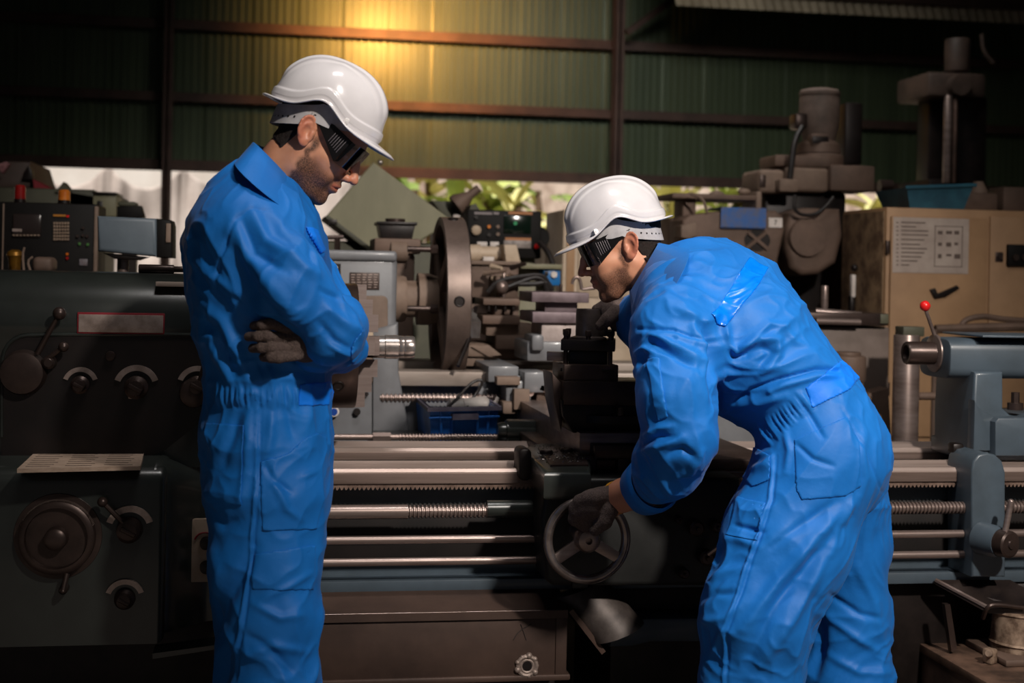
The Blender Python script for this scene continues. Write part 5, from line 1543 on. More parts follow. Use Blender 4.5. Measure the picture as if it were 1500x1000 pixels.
# ---- second lathe -------------------------------------------------
def second_lathe():
    y = 4.74
    x0, x1, z0, z1 = Wb(440, 366, 580, 646, y)
    t = Thing('grey_lathe', 'second lathe with grey headstock and big faceplate, standing behind the first', 'lathe', ((x0 + x1) / 2, 5.0, 0))
    P = t.part
    mb = MB(); mb.box(x0 - .05, x1, y, y + .52, z0 - .1, z1 - .02, .02, 3)
    zz = W(560, 470, y)[1]
    mb.prism([W(a, b, y) for a, b in [(545, 482), (583, 472), (584, 545), (603, 650), (603, 700), (545, 700)]], y - .015, y + .5, .012)
    hs = P('headstock', mb, GREY2)
    mb = MB(); bx(mb, 436, 366, 582, 382, y - .012, y + .53, .012, 3); t.part('top_cover', mb, GREY2, parent=hs)
    mb = MB(); bx(mb, 512, 399, 556, 424, y - .004, y + .01, .001); pl = t.part('data_plate', mb, mat('dark_plate', '4a3b35', '2f2522', rough=.5, scale=50, metal=.3), parent=hs, label='dark engraved data plate')
    mb = MB()
    for r_ in range(6):
        for c_ in range(5): bx(mb, 514.5 + c_ * 8.3, 401.5 + r_ * 3.7, 520.5 + c_ * 8.3 - (r_ % 3), 402.7 + r_ * 3.7, y - .0048, y, 0)
    t.part('plate_print', mb, PLATE, parent=pl)
    mb = MB(); mb.prism([W(a, b, y) for a, b in rr(519, 568, 433, 560, 8)], y - .006, y + .01, .003); t.part('gear_cover', mb, CAST_L, parent=hs, label='bare brown gear cover')
    mb = MB(); mb.prism([W(a, b, y) for a, b in rr(538, 549, 466, 500, 5)], y - .010, y + .01, .002); t.part('slot_handle', mb, CREAM, parent=hs)
    mb = MB(); mb.prism([W(a, b, y) for a, b in [(474, 388), (492, 388), (495, 391), (493, 400), (495, 408), (490, 414), (474, 412)]], y - .004, y + .01); t.part('paper_label', mb, LABEL, parent=hs)
    mb = MB(); bx(mb, 480, 386, 499, 414, y - .002, y + .01, 0); t.part('label_backing', mb, IRON, parent=hs)
    mb = MB(); c = PX(489, 603, y - .02); mb.torus(c, (0, 1, 0), R_(6, y), R_(1.6, y), 24, 8); t.part('button_ring', mb, LABEL, parent=hs)
    mb = MB(); mb.cyl(c + Vector((0, .01, 0)), c + Vector((0, -.006, 0)), R_(5, y)); t.part('button', mb, mat('button_blue', '1a3f8a', rough=.3), parent=hs, label='blue push button')
    for px, py, r_ in ((523, 603, 5), (537, 577, 3)):
        mb = MB(); c = PX(px, py, y - .016); mb.cyl(c + Vector((0, .02, 0)), c + Vector((0, -.003, 0)), R_(r_, y)); t.part('bolt_hole', mb, IRON, parent=hs)
    ya = y + .28
    zc = W(620, 438, ya)[1]; X = lambda p: W(p, 438, ya)[0]
    R = R_(118, ya)
    mb = MB(); mb.lathe([(X(575), R_(33, ya)), (X(590), R_(33, ya)), (X(594), R_(31, ya)), (X(594), R_(26, ya)), (X(611), R_(26, ya)), (X(611), R_(37, ya)), (X(628), R_(37, ya)), (X(632), R_(35, ya)), (X(640), R_(33, ya))], (0, ya, zc), 'x', 40)
    sp = P('spindle', mb, CAST_L, label='stepped spindle nose')
    d0, d1 = X(640), X(675)
    mb = MB(); mb.lathe([(d0 + .035, R * .28), (d0 + .035, R * .86), (d0 + .004, R * .90), (d0, R * .97), (d0 + .004, R), (d1 - .004, R), (d1, R * .985), (d1, R * .2)], (0, ya, zc), 'x', 96)
    fp = P('faceplate', mb, mat('faceplate_iron', '74645c', '51443e', rough=.42, metal=.45, scale=8, lo=.3, hi=.75), label='big round faceplate seen nearly edge on')
    mb = MB(); mb.lathe([(d0 + .0345, R * .3), (d0 + .0345, R * .855)], (0, ya, zc), 'x', 96, cap=False); t.part('web', mb, mat('ochre_web', '6d5436', '4c3926', rough=.6, scale=10), parent=fp, label='ochre stained web')
    for k in range(4):
        a_ = math.radians(45 + 90 * k + 8); u = Vector((0, math.cos(a_), math.sin(a_)))
        mb = MB(); p0 = Vector((d0 + .02, ya, zc)) + u * R * .25; p1 = Vector((d0 + .022, ya, zc)) + u * R * .88
        mb.tube([p0, p1], [.03, .022], 4); t.part('rib', mb, CAST, parent=fp)
    for k in range(3):
        a_ = math.radians(-75 + 75 * k); u = Vector((0, -math.cos(a_), math.sin(a_))); c = Vector(((d0 + d1) / 2, ya, zc)) + u * R
        mb = MB(); mb.torus(c, u, .016, .003, 20, 8); mb.cyl(c - u * .004, c + u * .001, .014, n=20); t.part('key_socket', mb, IRON, parent=fp)
    for a_ in (-20, 160):
        u = Vector((0, -math.cos(math.radians(a_)), math.sin(math.radians(a_)))); w_ = Vector((0, u.z, -u.y))
        mb = MB(); pr = [(0, .95), (.035, .95), (.03, .85), (.025, .80), (.03, .72), (.02, .66), (.025, .55), (0, .55)]
        mb.rings([[Vector((d1 + x, ya, zc)) + u * R * q + w_ * s_ for x, q in pr] for s_ in (-.03, .03)]); t.part('jaw', mb, STEEL_B, parent=fp)
    for py in (365, 452):
        mb = MB(); p = PX(618, py, ya - .12); mb.cyl(p - Vector((.05, 0, 0)), p + Vector((.04, 0, 0)), .010); mb.cyl(p + Vector((.03, 0, 0)), p + Vector((.055, 0, 0)), .017, n=6); t.part('jaw_bolt', mb, OILY, parent=fp)
    # bed to the right
    yb = y + .02
    mb = MB(); bz = W(650, 541, yb + .1)[1]; bx0, bx1 = x1 - .05, W(1120, 560, yb)[0]
    mb.box(bx0, bx1, yb, yb + .13, bz - .05, bz, .006); mb.box(bx0, bx1, yb + .38, yb + .56, bz - .05, bz + .01, .006); P('bed_way', mb, mat('dusty_way', '9b8f86', '77695f', rough=.5, metal=.3, scale=6, stretch=(.2, 1, 1)), label='dusty bed ways')
    mb = MB(); mb.box(bx0, bx1, yb + .06, yb + .54, .5, bz - .05, .005); mb.box(bx0 - .45, bx0 + .15, yb, yb + .5, 0, z0, .01); mb.box(bx1 - .5, bx1, yb, yb + .55, 0, .55, .01); P('bed', mb, GREY2)
    mb = MB(); zs = W(596, 583, yb - .04)[1]; mb.screw((bx0, yb - .03, zs), (bx1 - .3, yb - .03, zs), .016, .014, .005); P('lead_screw', mb, STEEL)
    # carriage and cross slide, long dark slide running away from the viewer
    yf = 4.62
    xs = W(811, 545, yf)[0]; zt = W(811, 549, yf)[1]
    mb = MB(); mb.prism([(xs - .06, zt - .14), (xs - .05, zt), (xs + .20, zt), (xs + .22, zt - .14)], yf, 5.55, .004); P('cross_slide', mb, CAST, label='long cross slide')
    mb = MB(); xq = W(795, 566, yf)[0]; zq = W(795, 562, yf)[1]; mb.prism([(xq - .02, zq - .02), (xq - .01, zq), (xq + .06, zq), (xq + .06, zq - .05)], yf - .02, 5.5, .004); mb.tube([(xq - .04, yf, zq - .03), (xq - .04, 5.45, zq - .03)], .012, 10); P('slide_gib', mb, STEEL)
    mb = MB(); bx(mb, 715, 536, 760, 560, 4.70, 5.1, .006); bx(mb, 730, 550, 763, 566, 4.66, 4.80, .005); bx(mb, 741, 558, 778, 602, 4.62, 4.78, .006); bx(mb, 768, 545, 800, 575, 4.60, 4.75, .005); bx(mb, 700, 560, 732, 640, 4.75, 5.0, .01); P('carriage', mb, GREY2)
    mb = MB(); bx(mb, 728, 552, 762, 564, 4.60, 4.66, .003); bx(mb, 753, 570, 776, 600, 4.58, 4.62, .003); bx(mb, 736, 588, 760, 607, 4.60, 4.7, .01); P('stop_block', mb, CAST_L)
    # tall tool post block
    yk = 4.80
    mb = MB(); bx(mb, 793, 471, 862, 512, yk, yk + .2, .004); P('tool_block', mb, mat('pale_steel', 'ab9d98', '8c7e79', rough=.5, metal=.3, scale=12), label='pale steel tool block')
    mb = MB(); bx(mb, 780, 457, 862, 473, yk - .02, yk + .24, .003); bx(mb, 779, 428, 863, 443, yk - .02, yk + .24, .003); bx(mb, 798, 442, 846, 458, yk + .02, yk + .2, .003)
    P('tool_turret', mb, mat('turret_steel', '75666a', '584a4c', rough=.5, metal=.3, scale=10), label='stacked square turret')
    mb = MB(); cylv(mb, 819, 824, 416, 430, yk + .08, .001, 12); P('turret_stud', mb, OILY)
    mb = MB(); bx(mb, 779, 490, 797, 514, yk - .04, yk + .12, .01); bx(mb, 772, 500, 862, 530, yk - .01, yk + .26, .01); P('slide_rest', mb, GREY2)
    mb = MB(); p = [PX(838, 416, yk + .1), PX(840, 408, yk + .1), PX(846, 405, yk + .1), PX(850, 410, yk + .1), PX(852, 424, yk + .1)]; mb.tube(p, .006, 8, smooth=2); mb.tube([PX(852, 424, yk + .1), PX(872, 421, yk + .1)], [.004, .008], 8); P('turret_handle', mb, STEEL)
second_lathe()

# ---- blue crate ----------------------------------------------------
def crate():
    zt = W(680, 596, 4.42)[1]; zb = W(680, 641, 4.42)[1] - .03
    A = [G(*p, zt) for p in ((628, 597), (733, 595), (703, 576), (607, 579))]
    t = Thing('crate', 'dirty blue plastic crate holding cable and parts behind the lathe bed', 'crate', (A[0][0], A[0][1], zb))
    C = [sum(a[i] for a in A) / 4 for i in (0, 1)]
    sh = lambda k, o=0: [(C[0] + (a[0] - C[0]) * k, C[1] + (a[1] - C[1]) * k) for a in A]
    mb = MB(); mb.rings([[(x, y, zb) for x, y in sh(.88)], [(x, y, zt) for x, y in sh(.97)], [(x, y, zt) for x, y in sh(.93)], [(x, y, zb + .006) for x, y in sh(.84)]]); w = t.part('crate_wall', mb, CRATE, smooth=0)
    mb = MB(); mb.rings([[(x, y, zt - .012) for x, y in sh(.96)], [(x, y, zt - .012) for x, y in sh(1.03)], [(x, y, zt) for x, y in sh(1.03)], [(x, y, zt) for x, y in sh(.92)]], cap=False); t.part('rim', mb, CRATE_R, smooth=0)
    mb = MB()
    for f in (.16, .33, .70, .86):
        p = Vector((A[0][0] + (A[1][0] - A[0][0]) * f, A[0][1] + (A[1][1] - A[0][1]) * f, 0)); q = Vector((C[0], C[1], 0)); p2 = q + (p - q) * .97; p1 = q + (p - q) * .90
        mb.tube([Vector((p1.x, p1.y, zb)), Vector((p2.x, p2.y, zt - .01))], .005, 6)
    mb.tube([Vector((*a, zt - .032)) for a in sh(.985)[:2]], .004, 6)
    t.part('rib', mb, CRATE, parent=w)
    mb = MB(); p0 = Vector((*sh(1.0)[0], zt - .03)); p1 = Vector((*sh(1.0)[1], zt - .03)); mb.tube([p0.lerp(p1, .32), p0.lerp(p1, .68)], .013, 4); t.part('handle', mb, CRATE_R, parent=w)
    cz = zb + .05
    yc = C[1]
    mb = MB(); mb.tube([PX(652, 600, yc - .05), PX(668, 585, yc - .04), PX(690, 560, yc), PX(705, 555, yc), PX(707, 562, yc), PX(695, 580, yc), PX(682, 600, yc - .05)], .005, 8, smooth=3)
    single('cable', mb, RUBBER, 'stiff brown black cable looping out of the blue crate', 'cable', (C[0], C[1], cz))
    mb = MB(); a = PX(655, 598, yc - .02); mb.lathe([(0, .012), (.01, .03), (.05, .032), (.055, .028), (.13, .028), (.14, .02)], a, (1, .1, .1), 24)
    single('motor', mb, mat('pale_motor', '9a938e', '7a726c', rough=.5, scale=15), 'small grey cylinder lying in the blue crate', 'motor', (a.x, a.y, zb + .02))
    mb = MB(); mb.tube([PX(722, 597, yc - .06), PX(729, 582, yc - .05)], [.010, .006], 8); a = PX(722, 597, yc - .06)
    single('metal_strip', mb, STEEL_B, 'bright metal strip standing in the right corner of the crate', 'strip', (a.x, a.y, zb + .03))
crate()

# ---- olive tilted machine cover --------------------------------------
def olive():
    y = 5.75
    pts = poly([(475, 318), (547, 236), (604, 280), (664, 324), (640, 345), (590, 372), (540, 366)], y)
    x0, z0 = W(560, 366, y)
    t = Thing('machine_cover', 'tilted olive sheet metal machine cover behind the faceplate', 'cover', (x0, y, 0))
    mb = MB(); mb.prism(poly([(478, 316), (547, 237), (664, 324), (620, 350), (588, 374), (543, 366)], y), y, y + .05, .006)
    t.part('sheet', mb, OLIVE, smooth=20)
    mb = MB(); mb.prism(poly([(474, 318), (480, 315), (546, 364), (541, 369)], y), y - .02, y + .40, .004); t.part('edge_flange', mb, OLIVE_D)
    mb = MB(); bx(mb, 481, 321, 494, 329, y - .022, y, .002); t.part('slot', mb, IRON)
    mb = MB(); mb.sph(PX(557, 238, y + .03), .012, 8); t.part('bolt', mb, STEEL_B)
    mb = MB(); x0, x1, z0, z1 = Wb(470, 372, 640, 600, y); mb.box(x0, x1, y + .04, y + .5, 0, z1 + .05, .02); t.part('machine_body', mb, OLIVE_D)
    yf = 5.45
    t2 = Thing('coolant_pot', 'dark lidded cast pot in front of the olive cover', 'pot', (*W(578, 349, yf)[:1], yf, W(578, 349, yf)[1]))
    mb = MB(); x0, x1, z0, z1 = Wb(552, 328, 606, 350, yf)
    mb.prism([(x0 + .012, z0), (x0, z1), (x1, z1), (x1 - .012, z0)], yf - .07, yf + .07, .006); t2.part('pot_body', mb, IRON)
    mb = MB(); mb.box(x0 - .006, x1 + .006, yf - .08, yf + .08, z1 - .006, z1 + .006, .003); t2.part('flange', mb, IRON)
    mb = MB(); mb.cyl((W(579, 324, yf)[0], yf, z1 + .004), (W(579, 324, yf)[0], yf, z1 + .02), .038); t2.part('lid', mb, OILY)
    # shelf machine under the pot
    t3 = Thing('motor_housing', 'brown grey motor housing under the dark pot', 'motor', ((x0 + x1) / 2, yf, 0))
    mb = MB(); a0, a1, b0, b1 = Wb(545, 350, 612, 372, yf); mb.box(a0, a1, yf - .12, yf + .14, b0, z0, .008); mb.box(a0 + .02, a1 - .02, yf - .1, yf + .14, 0, b0, .01); t3.part('housing', mb, CAST)
    mb = MB(); p = PX(585, 368, yf - .10); mb.cyl(p - Vector((.035, 0, 0)), p + Vector((.03, 0, 0)), .042, bev=.006); t3.part('motor_drum', mb, CAST_L)
    mb = MB(); x_, y_ = W(466, 345, yf); mb.tube([PX(448, 349, yf), PX(503, 347, yf)], .008, 8); mb.tube([PX(494, 348, yf), PX(494, 372, yf)], .012, 6); mb.tube([PX(494, 372, yf), Vector((PX(494, 372, yf).x, yf, 0))], .012, 6)
    single('pipe_stand', mb, OILY, 'thin steel tee bar in front of the olive cover', 'stand', (PX(494, 372, yf).x, yf, 0))
olive()

# ---- control console with the green screen -----------------------------
def console():
    y = 6.0
    x0, x1, z0, z1 = Wb(684, 308, 793, 378, y)
    t = Thing('control_console', 'black control console with green screen and red stop button', 'control console', ((x0 + x1) / 2, y, 0))
    mb = MB(); mb.box(x0, x1, y, y + .16, z0, z1, .008); mb.cyl(PX(789, 348, y + .03), PX(789, 348, y + .16), R_(10, y) * 1.6); cs = t.part('console_box', mb, BLACKB)
    mb = MB(); bx(mb, 738, 316, 778, 342, y - .006, y + .01, .002); sc = t.part('screen', mb, SCREEN, parent=None, label='dark green screen')
    mb = MB(); c = PX(755, 327, y - .007); mb.cyl(c, c + Vector((0, -.001, 0)), .008); t.part('glow', mb, mat('screen_dot', '0c5a34', rough=.3, emit='1c8a50', estr=.35), parent=sc)
    mb = MB(); bx(mb, 745, 310, 780, 314, y - .004, y + .01, 0); bx(mb, 740, 348, 778, 352, y - .004, y + .01, 0); t.part('orange_strip', mb, mat('orange_print', 'a06a40', rough=.6), label='orange printed strip')
    mb = MB(); bx(mb, 695, 310.5, 721, 314, y - .004, y + .01, 0); bx(mb, 723, 310.5, 731, 314, y - .004, y + .01, 0); t.part('name_print', mb, mat('grey_print', '7d7474', rough=.6))
    mb = MB(); bx(mb, 738, 352, 778, 363, y - .004, y + .01, .001)
    k_ = t.part('keypad', mb, mat('keypad_grey', '8d827c', '5f5652', rough=.5, scale=40))
    mb = MB(); c = PX(697, 337, y); mb.lathe([(0, R_(7.5, y)), (.02, R_(7, y)), (.024, R_(5, y))], c, (0, -1, 0), 24); t.part('dial', mb, CREAM, label='cream gauge')
    for px, py, m_ in ((716, 332, AMBER), (729, 332, CAST_L), (716, 344, IRON), (729, 343, CAST_L), (697, 318, IRON)):
        mb = MB(); c = PX(px, py, y); mb.cyl(c, c + Vector((0, -.012, 0)), R_(2.6, y), n=14); t.part('button', mb, m_)
    mb = MB(); bx(mb, 699, 354, 714, 361, y - .006, y + .01, .002); bx(mb, 718, 354, 731, 361, y - .006, y + .01, .002); t.part('switch_label', mb, LABEL)
    mb = MB(); c = PX(785, 361, y); mb.lathe([(0, R_(2.6, y)), (.012, R_(2.6, y)), (.013, R_(3.8, y)), (.024, R_(3.6, y)), (.028, R_(2, y))], c, (0, -1, 0), 20); t.part('stop_button', mb, RED, label='red mushroom stop button')
    mb = MB(); xm = W(770, 400, y)[0]; mb.box(xm - .06, xm + .05, y + .05, y + .16, 0, z0 + .01, .01); t.part('post', mb, OLIVE)
    # lathe turret/motor group below
    t = Thing('bench_machine', 'beige and brown machine head with motor under the console', 'machine', (W(722, 420, 5.7)[0], 5.7, 0))
    y = 5.6
    mb = MB(); bx(mb, 684, 385, 760, 450, y, y + .3, .012); x0, x1, z0, z1 = Wb(684, 384, 762, 450, y); mb.box(x0, x1, y, y + .3, 0, z0 + .05, .01); t.part('machine_body', mb, CAST)
    mb = MB(); bx(mb, 683, 382, 762, 388, y - .02, y + .3, .004); t.part('table_top', mb, CAST_L)
    mb = MB(); zc = W(700, 371, y + .1)[1]; xa, xb, xc = (W(p, 371, y + .1)[0] for p in (686, 703, 738)); mb.lathe([(xa, .02), (xa, .034), (xb, .038), (xb + .002, .03), (xc, .03), (xc, .02)], (0, y + .1, zc), 'x', 28); t.part('motor_drum', mb, CREAM, label='cream motor drum')
    mb = MB(); bx(mb, 708, 376, 724, 383, y + .02, y + .06, .002); t.part('motor_plate', mb, LABEL)
    mb = MB(); mb.prism(poly([(738, 358), (757, 358), (763, 384), (741, 384)], y - .01), y - .01, y + .2, .006); t.part('guard', mb, CREAM, label='cream sloping guard')
    mb = MB(); bx(mb, 655, 440, 712, 640, 5.75, 6.0, .01); bx(mb, 676, 455, 708, 520, 5.7, 5.9, .01); t.part('side_cabinet', mb, OLIVE_D)
    mb = MB(); mb.prism([W(a, b, 5.69) for a, b in rr(672, 687, 468, 499, 3)], 5.69, 5.72, .002); pl_ = t.part('switch_plate', mb, CREAM, label='cream switch plate')
    mb = MB(); c = PX(678, 481, 5.69); mb.cyl(c, c + Vector((0, -.015, 0)), .014); t.part('switch_knob', mb, IRON, parent=pl_)
    rnd = random.Random(5)
    # litter of tools and holders in front
    for k, (a, b, c, d, m_) in enumerate(((720, 390, 735, 393, CREAM), (709, 400, 741, 396, CAST_L), (722, 408, 742, 404, CREAM), (748, 392, 770, 386, OILY), (733, 414, 750, 400, CAST_L))):
        mb = MB(); p, q = PX(a, b, 5.5), PX(c, d, 5.46); mb.tube([p, p.lerp(q, .4), q], [.012, .009, .007], 8); t.part('tool_holder', mb, m_)
    mb = MB(); bx(mb, 726, 404, 760, 440, 5.42, 5.6, .006); t.part('tool_rack', mb, CAST)
    for pts in (([(714, 428), (728, 412), (755, 406), (790, 402), (800, 408), (806, 424)]), ([(735, 424), (770, 410), (785, 405), (797, 410), (801, 426)]), ([(760, 416), (786, 416), (802, 412), (810, 426)])):
        mb = MB(); mb.tube([PX(a, b, 5.38) for a, b in pts], .010, 8, smooth=3); t.part('hose', mb, RUBBER)
    mb = MB(); cylv(mb, 735, 741, 400, 440, 5.4, .003, 14); mb.sph(PX(735, 420, 5.38), .026, 10); t.part('stud', mb, STEEL)
    # third turret, just left of the tall block
    y = 5.2
    t = Thing('third_turret', 'row of brown square turret plates behind the long slide', 'turret', (W(740, 510, y)[0], y, 0))
    mb = MB(); bx(mb, 708, 437, 762, 447, y - .02, y + .22, .004); t.part('top_plate', mb, CAST)
    mb = MB(); bx(mb, 722, 446, 752, 463, y + .02, y + .18, .004); t.part('core', mb, CAST)
    for px in (716, 726, 740, 752):
        mb = MB(); cylv(mb, px - 2.5, px + 2.5, 446, 456, y + .0, .001, 10); t.part('clamp_bolt', mb, IRON)
    mb = MB(); bx(mb, 707, 462, 762, 475, y - .03, y + .22, .004); t.part('middle_plate', mb, CAST)
    mb = MB(); bx(mb, 712, 473, 782, 492, y, y + .22, .005); t.part('slide_block', mb, CAST_L)
    mb = MB(); bx(mb, 726, 490, 790, 512, y, y + .25, .006); x0, x1, z0, z1 = Wb(700, 505, 790, 530, y); mb.box(x0, x1, y + .13, y + .21, 0, z1, .01); mb.box(x0, x1, y + .04, y + .5, z1 - .06, z1, .01); t.part('pedestal', mb, CAST)
    # rounded bits at bed level
    y = 5.05
    t = Thing('steady_rest', 'small grey rounded casting above the blue crate', 'casting', (W(700, 530, 5.1)[0], 5.1, W(700, 541, 4.86)[1]))
    mb = MB(); p = PX(692, 527, 5.1); q = PX(716, 527, 5.1); mb.cyl(p, q, .032, bev=.008); t.part('drum', mb, GREY2)
    mb = MB(); bx(mb, 668, 505, 716, 523, 5.0, 5.2, .01); mb.prism(poly([(690, 508), (716, 505), (735, 520), (716, 523)], 4.99), 4.99, 5.15, .004); mb.box(W(672, 530, 5.1)[0], W(714, 530, 5.1)[0], 5.02, 5.18, W(700, 541, 4.86)[1], W(700, 520, 5.1)[1], .004); t.part('block', mb, CAST_L)
    mb = MB(); mb.tube([PX(671, 536, 4.7), PX(686, 500, 4.75), PX(697, 450, 4.9)], .007, 8); single('leaning_rod', mb, IRON, 'thin dark rod leaning beside the big faceplate', 'rod', tuple(PX(671, 536, 4.7)))
console()

def white_cabinets():
    y = 6.5
    t = Thing('electric_cabinet', 'narrow cream cabinet right of the control console', 'cabinet', (W(820, 420, y)[0], y, 0))
    x0, x1, z0, z1 = Wb(793, 336, 820, 395, y)
    mb = MB(); mb.box(x0, x1, y, y + .3, 0, z1, .006); t.part('cabinet_body', mb, CREAM)
    mb = MB(); bx(mb, 803, 353, 809, 367, y - .004, y + .01, .002); t.part('handle', mb, IRON)
    y = 6.1
    t = Thing('electric_cabinet', 'taller beige cabinet behind the bending man face', 'cabinet', (W(850, 420, y)[0], y, 0))
    x0, x1, z0, z1 = Wb(824, 308, 930, 440, y); mb = MB(); mb.box(x0, x1, y, y + .4, 0, z1, .008); t.part('cabinet_body', mb, CREAM)
    mb = MB(); bx(mb, 830, 316, 842, 436, y - .006, y + .01, .002); t.part('door_edge', mb, BEIGE)
    mb = MB(); bx(mb, 847, 316, 920, 436, y - .008, y + .01, .004); t.part('door', mb, CREAM)
    y = 5.75
    t = Thing('switch_box', 'bright blue switch box with a round white dial', 'switch box', (W(810, 405, y)[0], y, 0))
    x0, x1, z0, z1 = Wb(796, 394, 821, 418, y); mb = MB(); mb.box(x0, x1, y, y + .1, z0, z1, .004); t.part('box', mb, mat('switch_blue', '1468a8', '0f568c', rough=.4, scale=9))
    mb = MB(); c = PX(811, 402, y); mb.cyl(c, c + Vector((0, -.012, 0)), R_(4.6, y)); t.part('dial', mb, LABEL)
    mb = MB(); bx(mb, 798, 397, 803, 404, y - .008, y + .01, .001); t.part('switch', mb, IRON)
    mb = MB(); x0, x1, a, b = Wb(762, 392, 822, 396, y); mb.box(x0, x1, y - .02, y + .12, z1, z1 + .02, .002); mb.box(x0, x1, y + .1, y + .22, 0, z1, .01); t.part('shelf', mb, OLIVE)
    mb = MB(); mb.tube([PX(790, 355, 5.95), PX(803, 368, 5.9), PX(812, 392, 5.85)], .012, 8, smooth=2); single('cable', mb, RUBBER, 'thick black cable hanging from the console to the blue switch box', 'cable', tuple(PX(812, 392, 5.85)))
    # bits between foliage and console
    y = 6.3
    t = Thing('shaping_machine', 'brown machine with a grey funnel arm left of the control console', 'machine', (W(668, 330, y)[0], y, 0))
    x0, x1, z0, z1 = Wb(640, 312, 690, 400, y); mb = MB(); mb.box(x0, x1, y, y + .3, 0, z1 - .02, .01); mb.prism(poly([(632, 294), (668, 294), (690, 318), (690, 335), (660, 335)], y), y, y + .25, .01); t.part('machine_body', mb, OLIVE_D)
    mb = MB(); mb.lathe([(0, .05), (.02, .05), (.08, .02), (.13, .018)], PX(668, 302, y - .05), (.6, 0, .5), 20); t.part('funnel', mb, CAST)
    mb = MB(); bx(mb, 664, 314, 684, 324, y - .05, y, .006); t.part('label', mb, LABEL)
    mb = MB(); mb.prism(poly([(688, 308), (690, 300), (697, 298), (703, 308)], 6.05), 6.05, 6.2); single('cone_cap', mb, OLIVE_D, 'small dark cap on top of the control console', 'cap', tuple(PX(695, 308, 6.12)))
white_cabinets()

# ---- left side ---------------------------------------------------------
def left_side():
    y = 5.3
    x0, x1, z0, z1 = Wb(2, 297, 143, 405, y)
    t = Thing('cnc_cabinet', 'black machine control cabinet with grey screen and keypad at far left', 'control cabinet', ((x0 + x1) / 2, y, 0))
    mb = MB(); mb.box(x0 - .05, x1, y, y + .25, z0 - .1, z1, .01); mb.box(x0 + .05, x1 - .05, y + .03, y + .25, 0, z0, .01); t.part('cabinet_body', mb, BLACKB)
    mb = MB(); bx(mb, 137.5, 302, 143, 400, y - .008, y + .02, .002); bx(mb, 3, 298, 5, 400, y - .008, y + .02, .001); t.part('frame_edge', mb, CAST_L)
    mb = MB(); bx(mb, 18, 313, 60, 348, y - .008, y + .02, .006); sc = t.part('screen', mb, SCREEN_D, label='dull grey screen')
    mb = MB(); bx(mb, 18, 335, 32, 339, y - .0085, y, 0); t.part('sticker', mb, PLATE, parent=sc)
    mb = MB()
    for r_ in range(6):
        for c_ in range(6): bx(mb, 78 + c_ * 4, 325 + r_ * 4.7, 81 + c_ * 4, 328.4 + r_ * 4.7, y - .008, y, .0008, 1)
    t.part('keypad', mb, mat('key_tan', '8f7a68', '7a6656', rough=.6, scale=30), label='tan key pad', kind='stuff')
    mb = MB(); bx(mb, 78, 314, 96, 317, y - .006, y, 0); t.part('orange_strip', mb, mat('orange_print2', 'a5691a', rough=.6))
    mb = MB(); bx(mb, 97, 315, 101, 318, y - .006, y, 0); t.part('red_mark', mb, RED)
    for k in range(8):
        mb = MB(); bx(mb, 18 + k * 5.2, 343.5, 21.5 + k * 5.2, 345.5, y - .012, y, .0008, 1); t.part('soft_key', mb, mat('key_tan', ''))
    for px, py, m_ in ((117, 357, mat('button_green', '3f6a34', rough=.4)), (129, 358, mat('button_green', '')), (99, 372, AMBER), (99, 378, REDLAMP), (122, 345, OILY), (114, 346, OILY), (128, 346, OILY), (122, 334, OILY)):
        mb = MB(); c = PX(px, py, y); mb.cyl(c, c + Vector((0, -.01, 0)), R_(2, y), n=12); t.part('button', mb, m_)
    mb = MB(); bx(mb, 116, 379, 128, 389, y - .006, y, .002); t.part('label', mb, mat('label_dim', '6f6a70', '4a3a34', rough=.6, scale=30))
    for px0, px1, py0, py1, m_, lb in ((21, 38, 271, 297, REDLAMP, 'red beacon lamp on top of the black control cabinet'), (85, 103, 278, 304, AMBER, 'amber beacon lamp on top of the black control cabinet')):
        b = MB(); x_0, x_1, z_0, z_1 = Wb(px0, py0, px1, py1, y + .08); r = (x_1 - x_0) / 2; c = ((x_0 + x_1) / 2, y + .08, z1)
        tt = Thing('beacon_lamp', lb, 'beacon', c)
        b.lathe([(.012, r), (z_1 - z1 - .006, r * .96), (z_1 - z1, r * .7)], c, 'z', 24); tt.part('lens', b, m_)
        b = MB(); b.cyl(c, (c[0], c[1], c[2] + .014), r * 1.05); tt.part('base_ring', b, IRON)
    # olive machine behind
    y = 6.6
    x0, x1, z0, z1 = Wb(-40, 275, 140, 420, y)
    t = Thing('machining_center', 'dark olive machining centre with sloping hood behind the black cabinet', 'machine', ((x0 + x1) / 2, y, 0))
    mb = MB(); mb.box(x0, x1, y, y + .8, 0, z1, .015); mb.prism(poly([(100, 276), (106, 280), (136, 285), (172, 286), (172, 330), (100, 330)], y), y, y + .5, .008); t.part('machine_body', mb, OLIVE_D)
    mb = MB(); mb.prism(poly([(-40, 252), (12, 235), (44, 236), (52, 262), (58, 276), (-40, 276)], y + .1), y + .1, y + .7, .02); t.part('hood', mb, mat('hood_brown', '4a3a32', '3a2d27', rough=.6, scale=4))
    mb = MB(); mb.prism(poly([(32, 262), (38, 246), (42, 242), (47, 250), (48, 264)], y + .06), y + .06, y + .12, .006); t.part('hood_lamp', mb, IRON)
    mb = MB(); mb.prism(poly([(48, 262), (75, 276), (50, 276)], y + .05), y + .05, y + .3); t.part('red_flap', mb, REDL)
    mb = MB(); bx(mb, 136, 282, 170, 317, y - .15, y + .1, .004); t.part('side_box', mb, OLIVE); mb = MB(); bx(mb, 142, 294, 150, 314, y - .155, y - .1, .002); t.part('side_slot', mb, IRON); mb = MB(); bx(mb, 135, 281, 171, 284.5, y - .17, y + .1, .002); t.part('side_lid', mb, IRON)
    mb = MB(); mb.prism(poly([(80, 281), (93, 266), (105, 281)], y - .02), y - .02, y + .1); t.part('bracket', mb, OLIVE_D)
